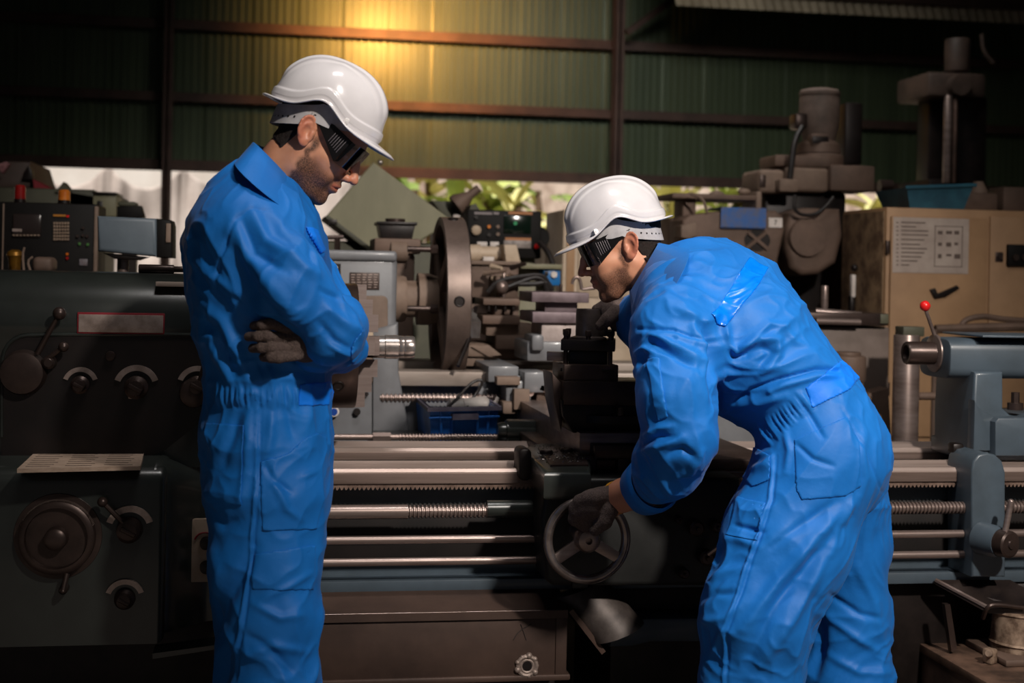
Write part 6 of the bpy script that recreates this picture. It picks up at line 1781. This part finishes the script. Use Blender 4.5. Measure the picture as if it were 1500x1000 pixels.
    mb = MB(); mb.prism(poly([(0, 252), (-4, 240), (8, 236), (14, 240), (4, 254)], y - .1), y - .1, y - .05, .01)
    single('rag', mb, mat('pink_rag', '9a7070', '6a3a40', rough=.9, scale=30), 'pinkish striped rag on the olive machine at far left', 'rag', tuple(PX(4, 254, y - .07)))
    y = 6.0
    x0, x1, z0, z1 = Wb(170, 301, 208, 330, y)
    t = Thing('monitor', 'dark monitor on a stand in front of the tarpaulin', 'monitor', ((x0 + x1) / 2, y, 0))
    mb = MB(); mb.prism(poly([(171, 302), (206, 301), (211, 318), (171, 322)], y), y, y + .1, .006); t.part('screen_box', mb, BLACKB); mb = MB(); bx(mb, 172, 295, 200, 302, y + .02, y + .12, .01); t.part('top_hood', mb, OLIVE_D); mb = MB(); xm = (x0 + x1) / 2; mb.box(xm - .03, xm + .03, y + .03, y + .09, 0, z0 + .04); t.part('stand', mb, IRON)
    # grey blue machine box on post
    y = 4.55
    t = Thing('pendant_box', 'grey blue sheet metal box on a steel post above the headstock', 'control pendant', (W(180, 390, y + .1)[0], y + .1, 0))
    mb = MB(); mb.prism(poly([(142, 316), (229, 320), (229, 376), (143, 368)], y), y, y + .18, .012, 3); t.part('box', mb, mat('pendant_grey', '5a646c', '4e575f', rough=.5, scale=5))
    mb = MB(); mb.prism(poly([(229, 320), (250, 322), (252, 330), (252, 378), (229, 377)], y + .01), y + .01, y + .2, .008); e_ = t.part('end_cap', mb, BLACKB)
    mb = MB(); bx(mb, 243, 327, 250, 355, y + .004, y + .05, .002); t.part('end_label', mb, CAST_L, parent=e_)
    mb = MB(); mb.prism(poly([(150, 370), (215, 376), (200, 381), (168, 379)], y + .02), y + .02, y + .15, .004); t.part('underplate', mb, IRON)
    mb = MB(); xm = W(180, 390, y + .1)[0]; r = R_(8, y); mb.cyl((xm, y + .1, 0), (xm, y + .1, W(180, 378, y)[1]), r); t.part('post', mb, STEEL)
    # odds on the bench in front of the black cabinet
    y = 4.9
    mb = MB(); mb.prism([W(a, b, y) for a, b in rr(46, 77, 376, 420, 8)], y, y + .12, .015, 3)
    t = Thing('tool_bench', 'cluttered dark bench behind the lathe headstock at far left', 'bench', (W(60, 400, y)[0], y, 0))
    x0, x1, z0, z1 = Wb(-20, 399, 118, 410, y); zb = min(z1, 1.27); m2 = MB(); m2.box(x0, x1, y - .1, y + .35, zb - .04, zb, .004)
    for xx in (x0 + .03, x1 - .03):
        for yy in (y - .07, y + .32): m2.box(xx - .025, xx + .025, yy - .025, yy + .025, 0, zb - .04)
    t.part('bench_frame', m2, IRON)
    m3 = MB(); xa, xb, za, z_b = Wb(46, 376, 77, 400, y); m3.box(xa, xb, y, y + .12, zb, z_b, .018, 3); single('gear_case', m3, CAST, 'rounded grey case on the bench below the black cabinet', 'case', ((xa + xb) / 2, y + .06, zb))
    m3 = MB(); p = PX(22, 369, y + .1); m3.lathe([(zb - p.z, .018), (-.02, .022), (-.012, .028), (.0, .024), (.008, .012)], p, 'z', 20); single('brass_fitting', m3, mat('brass', '8a6020', '5a3c14', rough=.4, metal=.6, scale=20), 'yellow brass fitting on the bench at far left', 'fitting', (p.x, p.y, zb))
    m3 = MB(); a = [PX(35, 398, y - .05), PX(33, 372, y - .05), PX(36, 362, y - .05)]; a[0].z = zb; m3.tube(a, .004, 6, smooth=1); b_ = [PX(45, 398, y - .05), PX(40, 382, y - .05), PX(48, 376, y - .05)]; b_[0].z = zb; m3.tube(b_, .004, 6, smooth=1); single('wire_bracket', m3, CAST_L, 'bent pale wire standing on the bench at far left', 'wire', tuple(a[0]))
left_side()

# ---- right side -----------------------------------------------------------
def right_side():
    y = 5.6
    xa = W(1297, 400, y)[0]; xb = W(1600, 400, y)[0]; zt = W(1400, 306, y)[1]
    rr_ = ray(1233, 400); yb = xa / rr_[0] * rr_[1]
    t = Thing('electrical_cabinet', 'tall stained beige electrical cabinet with a paper notice on its door', 'cabinet', ((xa + xb) / 2, y, 0))
    mb = MB(); mb.box(xa, xb, y, yb, 0, zt, .008); body = t.part('cabinet_body', mb, BEIGE)
    mb = MB(); mb.box(xa - .004, xa + .01, y + .02, yb - .005, .02, zt - .015, .003); sp = t.part('side_panel', mb, BEIGE_D, label='rusty stained side panel')
    mb = MB(); bx(mb, 1303, 318, 1444, 640, y - .016, y + .01, .006); d = t.part('door', mb, BEIGE, label='beige door')
    for ph in (352, 560):
        mb = MB(); bx(mb, 1299, ph, 1304, ph + 20, y - .02, y, .003); t.part('hinge', mb, OILY, parent=d)
    mb = MB(); bx(mb, 1448, 318, 1590, 640, y - .012, y + .01, .005); t.part('door', mb, BEIGE, label='right hand beige door')
    mb = MB(); bx(mb, 1308, 319, 1419, 400, y - .018, y - .014, 0); n_ = t.part('notice', mb, NOTICE, parent=d, label='faded paper notice')
    mb = MB(); rnd = random.Random(11)
    for k, (a, w) in enumerate(((325, 36), (331, 22), (337, 40), (343, 40), (350, 34), (357, 28), (363, 38), (369, 34), (375, 30), (381, 24), (387, 12))):
        bx(mb, 1320, a, 1320 + w, a + 1.8, y - .0186, y - .017, 0); bx(mb, 1313, a, 1316, a + 1.8, y - .0186, y - .017, 0)
    for x0, y0, x1, y1 in ((1369, 331, 1370, 391), (1369, 331, 1410, 332), (1409, 331, 1410, 391), (1369, 390, 1410, 391)): bx(mb, x0, y0, x1, y1, y - .0186, y - .017, 0)
    for k in range(9): bx(mb, 1374 + (k % 3) * 12, 338 + (k // 3) * 17, 1379 + (k % 3) * 12 + rnd.random() * 4, 341 + (k // 3) * 17 + rnd.random() * 4, y - .0186, y - .017, 0)
    t.part('notice_print', mb, mat('faded_ink', '5a4c45', rough=.8), parent=n_)
    mb = MB(); mb.prism([W(a, b, y - .016) for a, b in [(1361, 424), (1368, 422), (1372, 430), (1400, 418), (1404, 422), (1384, 434), (1368, 437)]], y - .03, y - .014, .002); t.part('broken_latch', mb, IRON, parent=d, label='broken dark latch')
    mb = MB(); bx(mb, 1477, 358, 1520, 390, y - .03, y, .004); sw = t.part('switch_panel', mb, BLACKB)
    for px in (1487, 1500): mb = MB(); c = PX(px, 377, y - .03); mb.cyl(c, c + Vector((0, -.01, 0)), R_(5, y)); t.part('rotary_knob', mb, OILY, parent=sw)
    mb = MB(); bx(mb, 1458, 369, 1470, 384, y - .014, y, .003); c = PX(1464, 376, y - .014); mb.cyl(c, c + Vector((0, -.01, 0)), R_(4, y)); t.part('lock', mb, OILY)
    mb = MB(); xs = xa - .005
    rs = lambda px, py: (lambda r: Vector((xs, xs / r[0] * r[1], CAMZ + r[2] * xs / r[0])))(ray(px, py))
    a, b = rs(1253, 412), rs(1252, 430); mb.obox((xs - .012, a.y, a.z - .02), (.02, .03, .10), (0, 0, 0), .006); h_ = t.part('handle', mb, LABEL, parent=sp, label='pale latch handle')
    mb = MB(); mb.obox((xs - .014, b.y, b.z - .05), (.022, .035, .08), (0, 0, 0), .006); mb.sph((xs - .01, a.y - .01, a.z + .06), .016, 8); t.part('latch_base', mb, IRON, parent=sp)
    # things on top of the cabinet
    yt = 5.8
    A = W(1306, 280, yt)[0], W(1402, 280, yt)[0]
    t = Thing('plastic_bin', 'teal blue plastic bin lying on top of the beige cabinet', 'bin', (A[0], yt, zt))
    mb = MB(); z1 = W(1350, 279, yt)[1]; mb.rings([[(A[0] + .03, yt - .12, zt), (A[1] - .03, yt - .12, zt), (A[1] - .03, yt + .14, zt), (A[0] + .03, yt + .14, zt)], [(A[0], yt - .15, z1), (A[1], yt - .15, z1 + .02), (A[1], yt + .17, z1 + .02), (A[0], yt + .17, z1)], [(A[0] + .01, yt - .14, z1), (A[1] - .01, yt - .14, z1 + .02), (A[1] - .01, yt + .16, z1 + .02), (A[0] + .01, yt + .16, z1)], [(A[0] + .04, yt - .11, zt + .01), (A[1] - .04, yt - .11, zt + .01), (A[1] - .04, yt + .13, zt + .01), (A[0] + .04, yt + .13, zt + .01)]]); bw = t.part('bin_wall', mb, TEAL, smooth=0)
    mb = MB(); mb.tube([(A[0] - .008, yt - .155, z1), (A[1] + .008, yt - .155, z1 + .02)], .008, 6); t.part('rim', mb, TEAL, parent=bw)
    def blk(name, lab, cat, px0, py0, px1, yy, m_, dz=.0, bev=.008):
        x0, x1, z0, z1_ = Wb(px0, py0, px1, py0 + 10, yy); mb = MB(); mb.box(x0, x1, yy, yy + .14, zt + dz, max(z1_, zt + dz + .01), bev); single(name, mb, m_, lab, cat, ((x0 + x1) / 2, yy, zt + dz))
    blk('metal_plate', 'flat dusty metal plate on the cabinet right of the teal bin', 'plate', 1404, 282, 1462, 5.72, CAST)
    blk('casting', 'brown casting at the right end of the cabinet top', 'casting', 1470, 274, 1530, 5.75, CAST)
    mb = MB(); p = PX(1433, 276, 5.78); mb.lathe([(zt + .05 - p.z, .04), (-.01, .04), (.02, .025), (.03, .02)], p, 'z', 20); single('flange', mb, CAST_L, 'pale round flange on the metal plate', 'flange', (p.x, p.y, zt + .05))
    # milling machine
    ym = 6.4
    xm = W(1200, 300, ym)[0]
    t = Thing('milling_machine', 'dusty brown milling machine with a tall motor on its head', 'milling machine', (xm, ym, 0))
    mb = MB(); prof = []
    cx, cy, z0, z1, r = (W(1200, 170, ym)[0], ym, W(1200, 206, ym)[1], W(1200, 130, ym)[1], R_(30, ym))
    h = z1 - z0
    mb.lathe([(0, r * .80), (.02, r * .84), (.1 * h + .02, r * .92), (h * .35, r), (h * .8, r), (h * .86, r * .96), (h * .87, r * 1.02), (h * .93, r * 1.02), (h * .97, r * .9), (h, r * .6)], (cx, cy, z0), 'z', 40); mo = t.part('motor', mb, mat('motor_dusty', '74635a', '4a3f38', rough=.65, scale=9, lo=.35, hi=.7), label='tall drum motor')
    mb = MB(); mb.lathe([(W(1200, 225, ym)[1], R_(33, ym)), (W(1200, 212, ym)[1], R_(31, ym)), (z0, r * .8)], (cx, cy, 0), 'z', 36); bx(mb, 1189, 196, 1215, 213, ym - r * .95, ym, .006); t.part('motor_neck', mb, CAST, parent=mo)
    mb = MB(); bx(mb, 1190, 199, 1214, 211, ym - r * .98, ym, .004); t.part('opening', mb, IRON, parent=mo)
    mb = MB(); bx(mb, 1166, 165, 1184, 188, ym - .10, ym, .012); jb = t.part('junction_box', mb, OILY, parent=mo)
    mb = MB(); mb.tube([PX(1175, 186, ym - .12), PX(1164, 205, ym - .16), PX(1160, 235, ym - .2), PX(1157, 262, ym - .2)], .014, 10, smooth=3); t.part('cable', mb, RUBBER)
    mb = MB(); xh0, xh1 = W(1124, 235, ym)[0], W(1238, 235, ym)[0]; za, zb = W(1180, 246, ym)[1], W(1180, 226, ym)[1]
    pl = [];
    for k in range(24): a = 2 * PI * k / 24; pl.append((cx + R_(37, ym) * math.cos(a), ym + R_(37, ym) * math.sin(a)))
    mb.prism(pl, za, zb, .008, axis='z'); mb.prism([(xh0, ym - .11), (cx, ym - .12), (cx, ym + .12), (xh0, ym + .11)], za - .005, zb - .015, .01, axis='z'); t.part('belt_guard', mb, CAST, label='belt guard')
    mb = MB(); bx(mb, 1112, 248, 1150, 283, ym - .16, ym + .1, .02, 3); bx(mb, 1150, 244, 1215, 281, ym - .12, ym + .12, .02, 3); bx(mb, 1142, 262, 1170, 281, ym - .22, ym - .1, .01); hd = t.part('head', mb, CAST_L)
    mb = MB(); bx(mb, 1114, 256, 1122, 274, ym - .166, ym - .1, .002); t.part('head_plate', mb, OILY, parent=hd)
    mb = MB(); bx(mb, 1217, 242, 1282, 280, ym - .15, ym + .1, .01); t.part('gear_case', mb, CAST, label='square gear case')
    mb = MB(); bx(mb, 1238, 150, 1264, 242, ym + .1, ym + .24, .012); t.part('riser', mb, IRON)
    mb = MB(); c = PX(1300, 281, ym); mb.cyl(PX(1288, 272, ym), PX(1306, 272, ym), R_(9, ym)); t.part('shaft_end', mb, OILY)
    # ram with window and overarm
    yr_ = 6.0
    mb = MB(); outer = [(1000, 322), (1012, 314), (1050, 309), (1136, 308), (1148, 316), (1150, 336), (1140, 380), (1140, 390), (1110, 388), (1070, 370), (1000, 366)]
    mb.prism(poly(outer, yr_), yr_, yr_ + .25, .014, 3); rm = t.part('ram', mb, CAST, label='long cast ram')
    mb = MB(); c = PX(1109, 352, yr_); mb.prism([(c.x + R_(21, yr_) * math.cos(a) * .95, c.z + R_(16, yr_) * math.sin(a)) for a in [2 * PI * k / 32 for k in range(32)]], yr_ - .004, yr_ + .01); ho = t.part('window', mb, IRON, parent=rm, label='dark round window')
    mb = MB(); mb.tube([PX(1092, 364, yr_ - .008), PX(1122, 340, yr_ - .008)], .010, 4); mb.tube([PX(1124, 364, yr_ - .008), PX(1096, 340, yr_ - .008)], .010, 4); t.part('cross_rib', mb, CAST, parent=rm)
    mb = MB(); bx(mb, 1126, 319, 1146, 333, yr_ - .006, yr_, 0); lb = t.part('number_label', mb, LABEL, parent=rm, label='white label marked 7')
    c = PX(1136, 326, yr_ - .007); me = text_mesh('7', .032); me.transform(Matrix.Translation(c - t.loc) @ Matrix.Rotation(PI / 2, 4, 'X'))
    o = bpy.data.objects.new('number', me); me.materials.append(INK); o.parent = rm; COL.objects.link(o)
    mb = MB(); n = 14; prof = []
    for i in range(n + 1): f = i / n; prof.append((yr_ + .22 - .24 * min(1, f * 2) if f < .5 else yr_ - .02, W(1080, 308, yr_)[1] + .012 - (0 if f < .5 else (f - .5) * 2 * R_(29, yr_))))
    back = [(a + .005, b - .006) for a, b in prof[::-1]]
    x0, x1 = W(1054, 320, yr_)[0], W(1120, 320, yr_)[0]
    mb.prism(prof + back, x0, x1, axis='x'); single('blue_cloth', mb, BLUEC, 'faded blue cloth draped over the milling machine ram', 'cloth', ((x0 + x1) / 2, yr_, W(1080, 308, yr_)[1]))
    # round casting behind the ram
    mb = MB(); pts = [(1152, 330), (1158, 312), (1180, 304), (1232, 306), (1236, 345), (1226, 385), (1200, 402), (1175, 404), (1158, 392), (1152, 362)]
    mb.prism(poly(pts, yr_ + .05), yr_ + .05, yr_ + .3, .03, 4); c = PX(1182, 348, yr_ + .05); mb.lathe([(0, R_(30, yr_)), (.02, R_(28, yr_)), (.022, R_(10, yr_))], c, (0, -1, 0), 40); t.part('swivel_casting', mb, CAST, label='rounded swivel casting', smooth=50)
    mb = MB(); bx(mb, 1040, 366, 1240, 640, yr_ + .35, yr_ + .7, .03); mb.box(W(1030, 500, yr_)[0], W(1250, 500, yr_)[0], yr_ + .2, yr_ + .8, 0, .6, .03); bx(mb, 1120, 280, 1240, 380, yr_ + .35, yr_ + .7, .02); t.part('column', mb, IRON)
    mb = MB(); bx(mb, 1108, 280, 1116, 312, yr_ + .1, yr_ + .3, .006); t.part('strut', mb, CAST_L)
    mb = MB(); mb.tube([PX(1165, 285, yr_), PX(1162, 305, yr_), PX(1172, 315, yr_), PX(1195, 315, yr_), PX(1212, 300, yr_), PX(1221, 288, yr_)], .008, 8, smooth=3); t.part('hose', mb, RUBBER)
    mb = MB(); p = PX(1038, 291, yr_ + .2)
    bx(mb, 985, 284, 1110, 292, yr_ + .1, yr_ + .4, .006); mb.box(W(1000, 300, yr_)[0], W(1100, 300, yr_)[0], yr_ + .2, yr_ + .4, 0, W(1040, 310, yr_)[1] - .02, .02); bx(mb, 1000, 292, 1020, 325, yr_ + .15, yr_ + .3, .01)
    t.part('shelf', mb, CAST)
    for a, b, c_ in ((1012, 287, 8), (1050, 286, 10), (1090, 281, 8)):
        mb = MB(); p = PX(a, b, yr_ + .2); mb.sph(p, R_(c_, yr_), 10, (1.3, 1, .7)); t.part('casting_lump', mb, CAST_L)
    mb = MB(); mb.tube([PX(1012, 284, yr_ + .05), PX(1030, 290, yr_), PX(1036, 312, yr_)], .007, 6, smooth=2); t.part('pipe', mb, CAST_L)
    mb = MB(); mb.prism(poly([(998, 330), (1020, 325), (1022, 345), (1010, 350), (998, 348)], yr_ - .03), yr_ - .03, yr_ + .1, .006); t.part('clamp', mb, CAST_L)
    # radial drill
    y = 7.2
    DRILL = mat('drill_iron', '4c3d35', '342a24', rough=.6, scale=7)
    xm = W(1405, 200, y)[0]
    t = Thing('radial_drill', 'tall dark radial drill with two drum motors at the far right', 'drill', (xm, y, 0))
    mb = MB(); cylv(mb, 1385, 1420, 57, 106, y, .012); t.part('motor', mb, DRILL)
    mb = MB(); cylv(mb, 1349, 1374, 108, 140, y, .012); t.part('small_motor', mb, DRILL)
    mb = MB(); bx(mb, 1360, 106, 1445, 142, y - .1, y + .3, .02); mb.lathe([(0, .06), (.05, .055)], PX(1402, 126, y - .1), (0, -1, 0), 24); t.part('arm_head', mb, DRILL)
    mb = MB(); bx(mb, 1402, 140, 1446, 300, y - .05, y + .3, .02); bx(mb, 1360, 140, 1382, 300, y + .05, y + .2, .01); x0, x1, z0, z1 = Wb(1360, 290, 1446, 320, y); mb.box(x0, x1, y, y + .4, 0, z1 + .1, .02); t.part('column', mb, IRON)
    mb = MB(); cylv(mb, 1382, 1394, 140, 268, y - .08, .003); t.part('spindle_bar', mb, STEEL, label='bright vertical bar')
    mb = MB(); cylv(mb, 1396, 1402, 142, 268, y - .1, .003, 12); t.part('guide_rod', mb, RUST)
    mb = MB(); mb.tube([PX(1438, 50, y), PX(1440, 75, y), PX(1455, 92, y)], .012, 8, smooth=2); t.part('cable', mb, DRILL)
    # bench behind the bent man
    y = 5.0
    x0, x1, z0, z1 = Wb(1150, 458, 1302, 476, y)
    t = Thing('planer_table', 'dark machine table with grey front panel left of the beige cabinet', 'machine table', ((x0 + x1) / 2, y, 0))
    mb = MB(); mb.box(x0, x1, y, y + .35, z0, z1, .006); t.part('table_top', mb, OILY)
    mb = MB(); bx(mb, 1290, 460, 1302, 474, y - .004, y + .1, .002); t.part('end_block', mb, OLIVE_D)
    mb = MB(); bx(mb, 1150, 478, 1303, 575, y + .03, y + .3, .01); xa_, xb_, za_, zb_ = Wb(1150, 478, 1303, 640, y + .05); mb.box(xa_, xb_, y + .06, y + .3, 0, zb_ - .05, .01); t.part('front_panel', mb, mat('panel_grey', '6f625b', '5c5049', rough=.55, scale=5))
    mb = MB(); mb.cyl(PX(1195, 456, y + .1) , PX(1262, 462, y + .05), .014); mb.cyl(PX(1195, 470, y - .01), PX(1260, 472, y - .01), .012); t.part('rod', mb, STEEL)
    mb = MB(); cylv(mb, 1203, 1213, 418, 458, y + .15, .004, 14); t.part('stud', mb, STEEL)
    mb = MB(); cylv(mb, 1214, 1267, 520, 560, y - .1, .012); cylv(mb, 1222, 1260, 515, 522, y - .1, .004); t.part('motor_drum', mb, CAST, label='squat brown drum')
    mb = MB(); cylv(mb, 1230, 1256, 560, 578, y - .1, .003); cylv(mb, 1212, 1270, 575, 582, y - .1, .003); mb.prism(poly([(1250, 582), (1302, 568), (1306, 640), (1250, 640)], y - .05), y - .05, y + .05, .005); t.part('bracket', mb, CAST)
    mb = MB(); cylv(mb, 1250, 1290, 605, 640, y - .14, .012); x_ = W(1270, 640, y - .14)[0]; zq = W(1270, 640, y - .14)[1]; mb.cyl((x_, y - .14, 0), (x_, y - .14, zq), .04); t.part('lower_drum', mb, CAST)
    # upright round bar
    y = 4.75
    x0, x1 = W(1309, 560, y)[0], W(1345, 560, y)[0]; r = (x1 - x0) / 2
    t = Thing('steel_column', 'upright bare steel round bar with greenish cap beside the tailstock', 'bar', ((x0 + x1) / 2, y, 0))
    mb = MB(); mb.cyl(((x0 + x1) / 2, y, 0), ((x0 + x1) / 2, y, W(1327, 490, y)[1]), r, bev=.004); t.part('bar', mb, STEEL_B if False else STEEL)
    mb = MB(); a, b, c, d = Wb(1318, 478, 1349, 492, y); mb.box(a, b, y - .03, y + .04, c, d, .003); t.part('cap', mb, OLIVE_D)
    mb = MB(); z = W(1360, 580, y)[1]; mb.cyl(((x1), y, z), (W(1400, 580, y)[0], y, z), .014); t.part('cross_rod', mb, CAST)
    # pipes and cables at the foot of the cabinet
    y = 5.35
    mb = MB(); mb.tube([PX(1370, 482, y), PX(1420, 480, y), PX(1500, 478, y), PX(1560, 480, y)], .018, 8, smooth=1)
    for k, yy in enumerate((y + .02,)):
        mb.tube([PX(1405, 484, yy), PX(1412, 468, yy), PX(1440, 462, yy), PX(1470, 468, yy), PX(1520, 470, yy)], .012, 8, smooth=3)
    p0 = PX(1560, 480, y); mb.tube([p0, Vector((p0.x, y, 0))], .018, 8); p1 = PX(1370, 482, y); mb.tube([p1, Vector((p1.x, y, 0))], .012, 8)
    single('pipework', mb, CAST, 'brown pipes and loops of cable in front of the beige cabinet', 'pipes', (PX(1450, 480, y).x, y, 0))
    # front right: tray, crate and dirty pot
    zc = .28
    A, yB = G(1349, 943, zc)
    t = Thing('metal_box', 'low dirty metal box on the floor at the bottom right corner', 'box', (A + .3, yB - .25, 0))
    mb = MB(); mb.box(A, A + .7, yB - .52, yB, 0, zc, .006); bxo = t.part('box_body', mb, RUST)
    mb = MB(); mb.box(A - .006, A + .706, yB - .526, yB + .006, zc - .022, zc + .003, .004); t.part('lid', mb, mat('lid_worn', '7a5f4f', '4a3a31', rough=.5, metal=.3, scale=9))
    cx, yp = G(1500, 960, zc)
    cz = zc; rp = R_(51, yp)
    t = Thing('pump', 'paint flecked cylindrical pump standing on the low metal box', 'pump', (cx, yp, zc))
    ztp = W(1500, 893, yp)[1]
    FLK = mat('flaked_paint', '5a4638', 'a58d78', rough=.7, scale=13, lo=.42, hi=.6, bump=.2, bscale=30)
    mb = MB(); h = ztp - zc; mb.lathe([(.02, rp * 1.0), (h * .3, rp * .98), (h * .32, rp * 1.03), (h * .36, rp * .98), (h * .93, rp * .93), (h * .97, rp * .97), (h, rp * .9), (h, rp * .2)], (cx, yp, zc), 'z', 48); t.part('body', mb, FLK, label='flaked paint drum')
    mb = MB(); mb.box(cx - rp * 1.3, cx + rp * 1.3, yp - rp * 1.3, yp + rp * 1.2, zc + .003, zc + .022, .006); t.part('base_plate', mb, CAST)
    mb = MB(); p = PX(1450, 960, yp - rp * .8); mb.obox(p, (.03, .03, .04), (0, 0, .4), .006); mb.cyl(p, p + Vector((-.02, -.03, .015)), .009); t.part('valve', mb, FLK)
    mb = MB(); mb.tube([PX(1440, 905, yp - .02), PX(1445, 890, yp - .05), PX(1455, 884, yp - .05), PX(1500, 890, yp - .05)], .006, 8, smooth=2); t.part('wire', mb, OILY)
    # dark tray fixed below the bed
    yt_ = YF - .02
    t = LATHE
    z0 = W(1420, 849, yt_)[1]
    P4 = [G(1370, 849, z0), G(1480, 849, z0), G(1560, 895, z0 - .06), G(1448, 890, z0 - .06)]
    mb = MB(); mb.rings([[(P4[0][0], P4[0][1], z0), (P4[1][0], P4[1][1], z0), (P4[2][0], P4[2][1], z0 - .06), (P4[3][0], P4[3][1], z0 - .06)], [(P4[0][0], P4[0][1], z0 - .012), (P4[1][0], P4[1][1], z0 - .012), (P4[2][0], P4[2][1], z0 - .075), (P4[3][0], P4[3][1], z0 - .075)]]); t.part('drip_tray', mb, mat('tray_dark', '3a302c', '262020', rough=.35, metal=.5, scale=9), smooth=0)
    mb = MB(); mb.tube([(P4[0][0], P4[0][1], z0), (P4[3][0], P4[3][1], z0 - .06)], .006, 6); t.part('tray_lip', mb, STEEL)
    mb = MB(); mb.prism(poly([(1384, 885), (1392, 885), (1402, 950), (1394, 955)], yt_ - .04), yt_ - .04, yt_ - .02); t.part('tray_support', mb, OILY)
right_side()
# ================================================================== LIGHT
def look(o, tgt):
    d = Vector(tgt) - o.location
    o.rotation_euler = d.to_track_quat('-Z', 'Y').to_euler()
def light(name, kind, loc, tgt, energy, color, **kw):
    l = bpy.data.lights.new(name, kind); l.energy = energy; l.color = color
    for k, v in kw.items(): setattr(l, k, v)
    o = bpy.data.objects.new(name, l); o.location = loc; COL.objects.link(o); look(o, tgt); return o
light('daylight_from_the_open_side', 'SPOT', (2.05, -0.9, 4.15), (1.15, 4.3, 1.12), 1500, (1.0, .92, .84), spot_size=math.radians(45), spot_blend=1.0, shadow_soft_size=0.14)
light('sun', 'SUN', (0, 12, 10), (2.5, 18, 0), 6.0, (1.0, .95, .88), angle=math.radians(1))
lx, lz = W(585, -20, YW - 1.0)
light('warm_glow_fill', 'SPOT', (lx, YW - 1.0, lz), (W(595, 40, YW)[0], YW, W(595, 40, YW)[1]), 300, (1.0, .42, .11), spot_size=math.radians(125), spot_blend=1.0, shadow_soft_size=0.08)  # added light for the orange flare glow on the wall, no real fixture
light('roof_skylight', 'AREA', (0.75, 2.7, 4.6), (0.65, 3.9, 0.6), 22, (1.0, .95, .92), shape='RECTANGLE', size=1.3, size_y=.5, spread=math.radians(110))
light('back_fill', 'AREA', (1.9, 6.3, 4.0), (2.0, 8.9, 1.2), 46, (1.0, .95, .9), shape='RECTANGLE', size=1.6, size_y=1.0, spread=math.radians(98))  # added fill for the back wall and machines, no real roof opening
wd = bpy.data.worlds.new('world'); S.world = wd; wd.use_nodes = True
bg = wd.node_tree.nodes['Background']; bg.inputs[0].default_value = (.72, .72, .76, 1); bg.inputs[1].default_value = 0.06
S.cycles.use_denoising = True
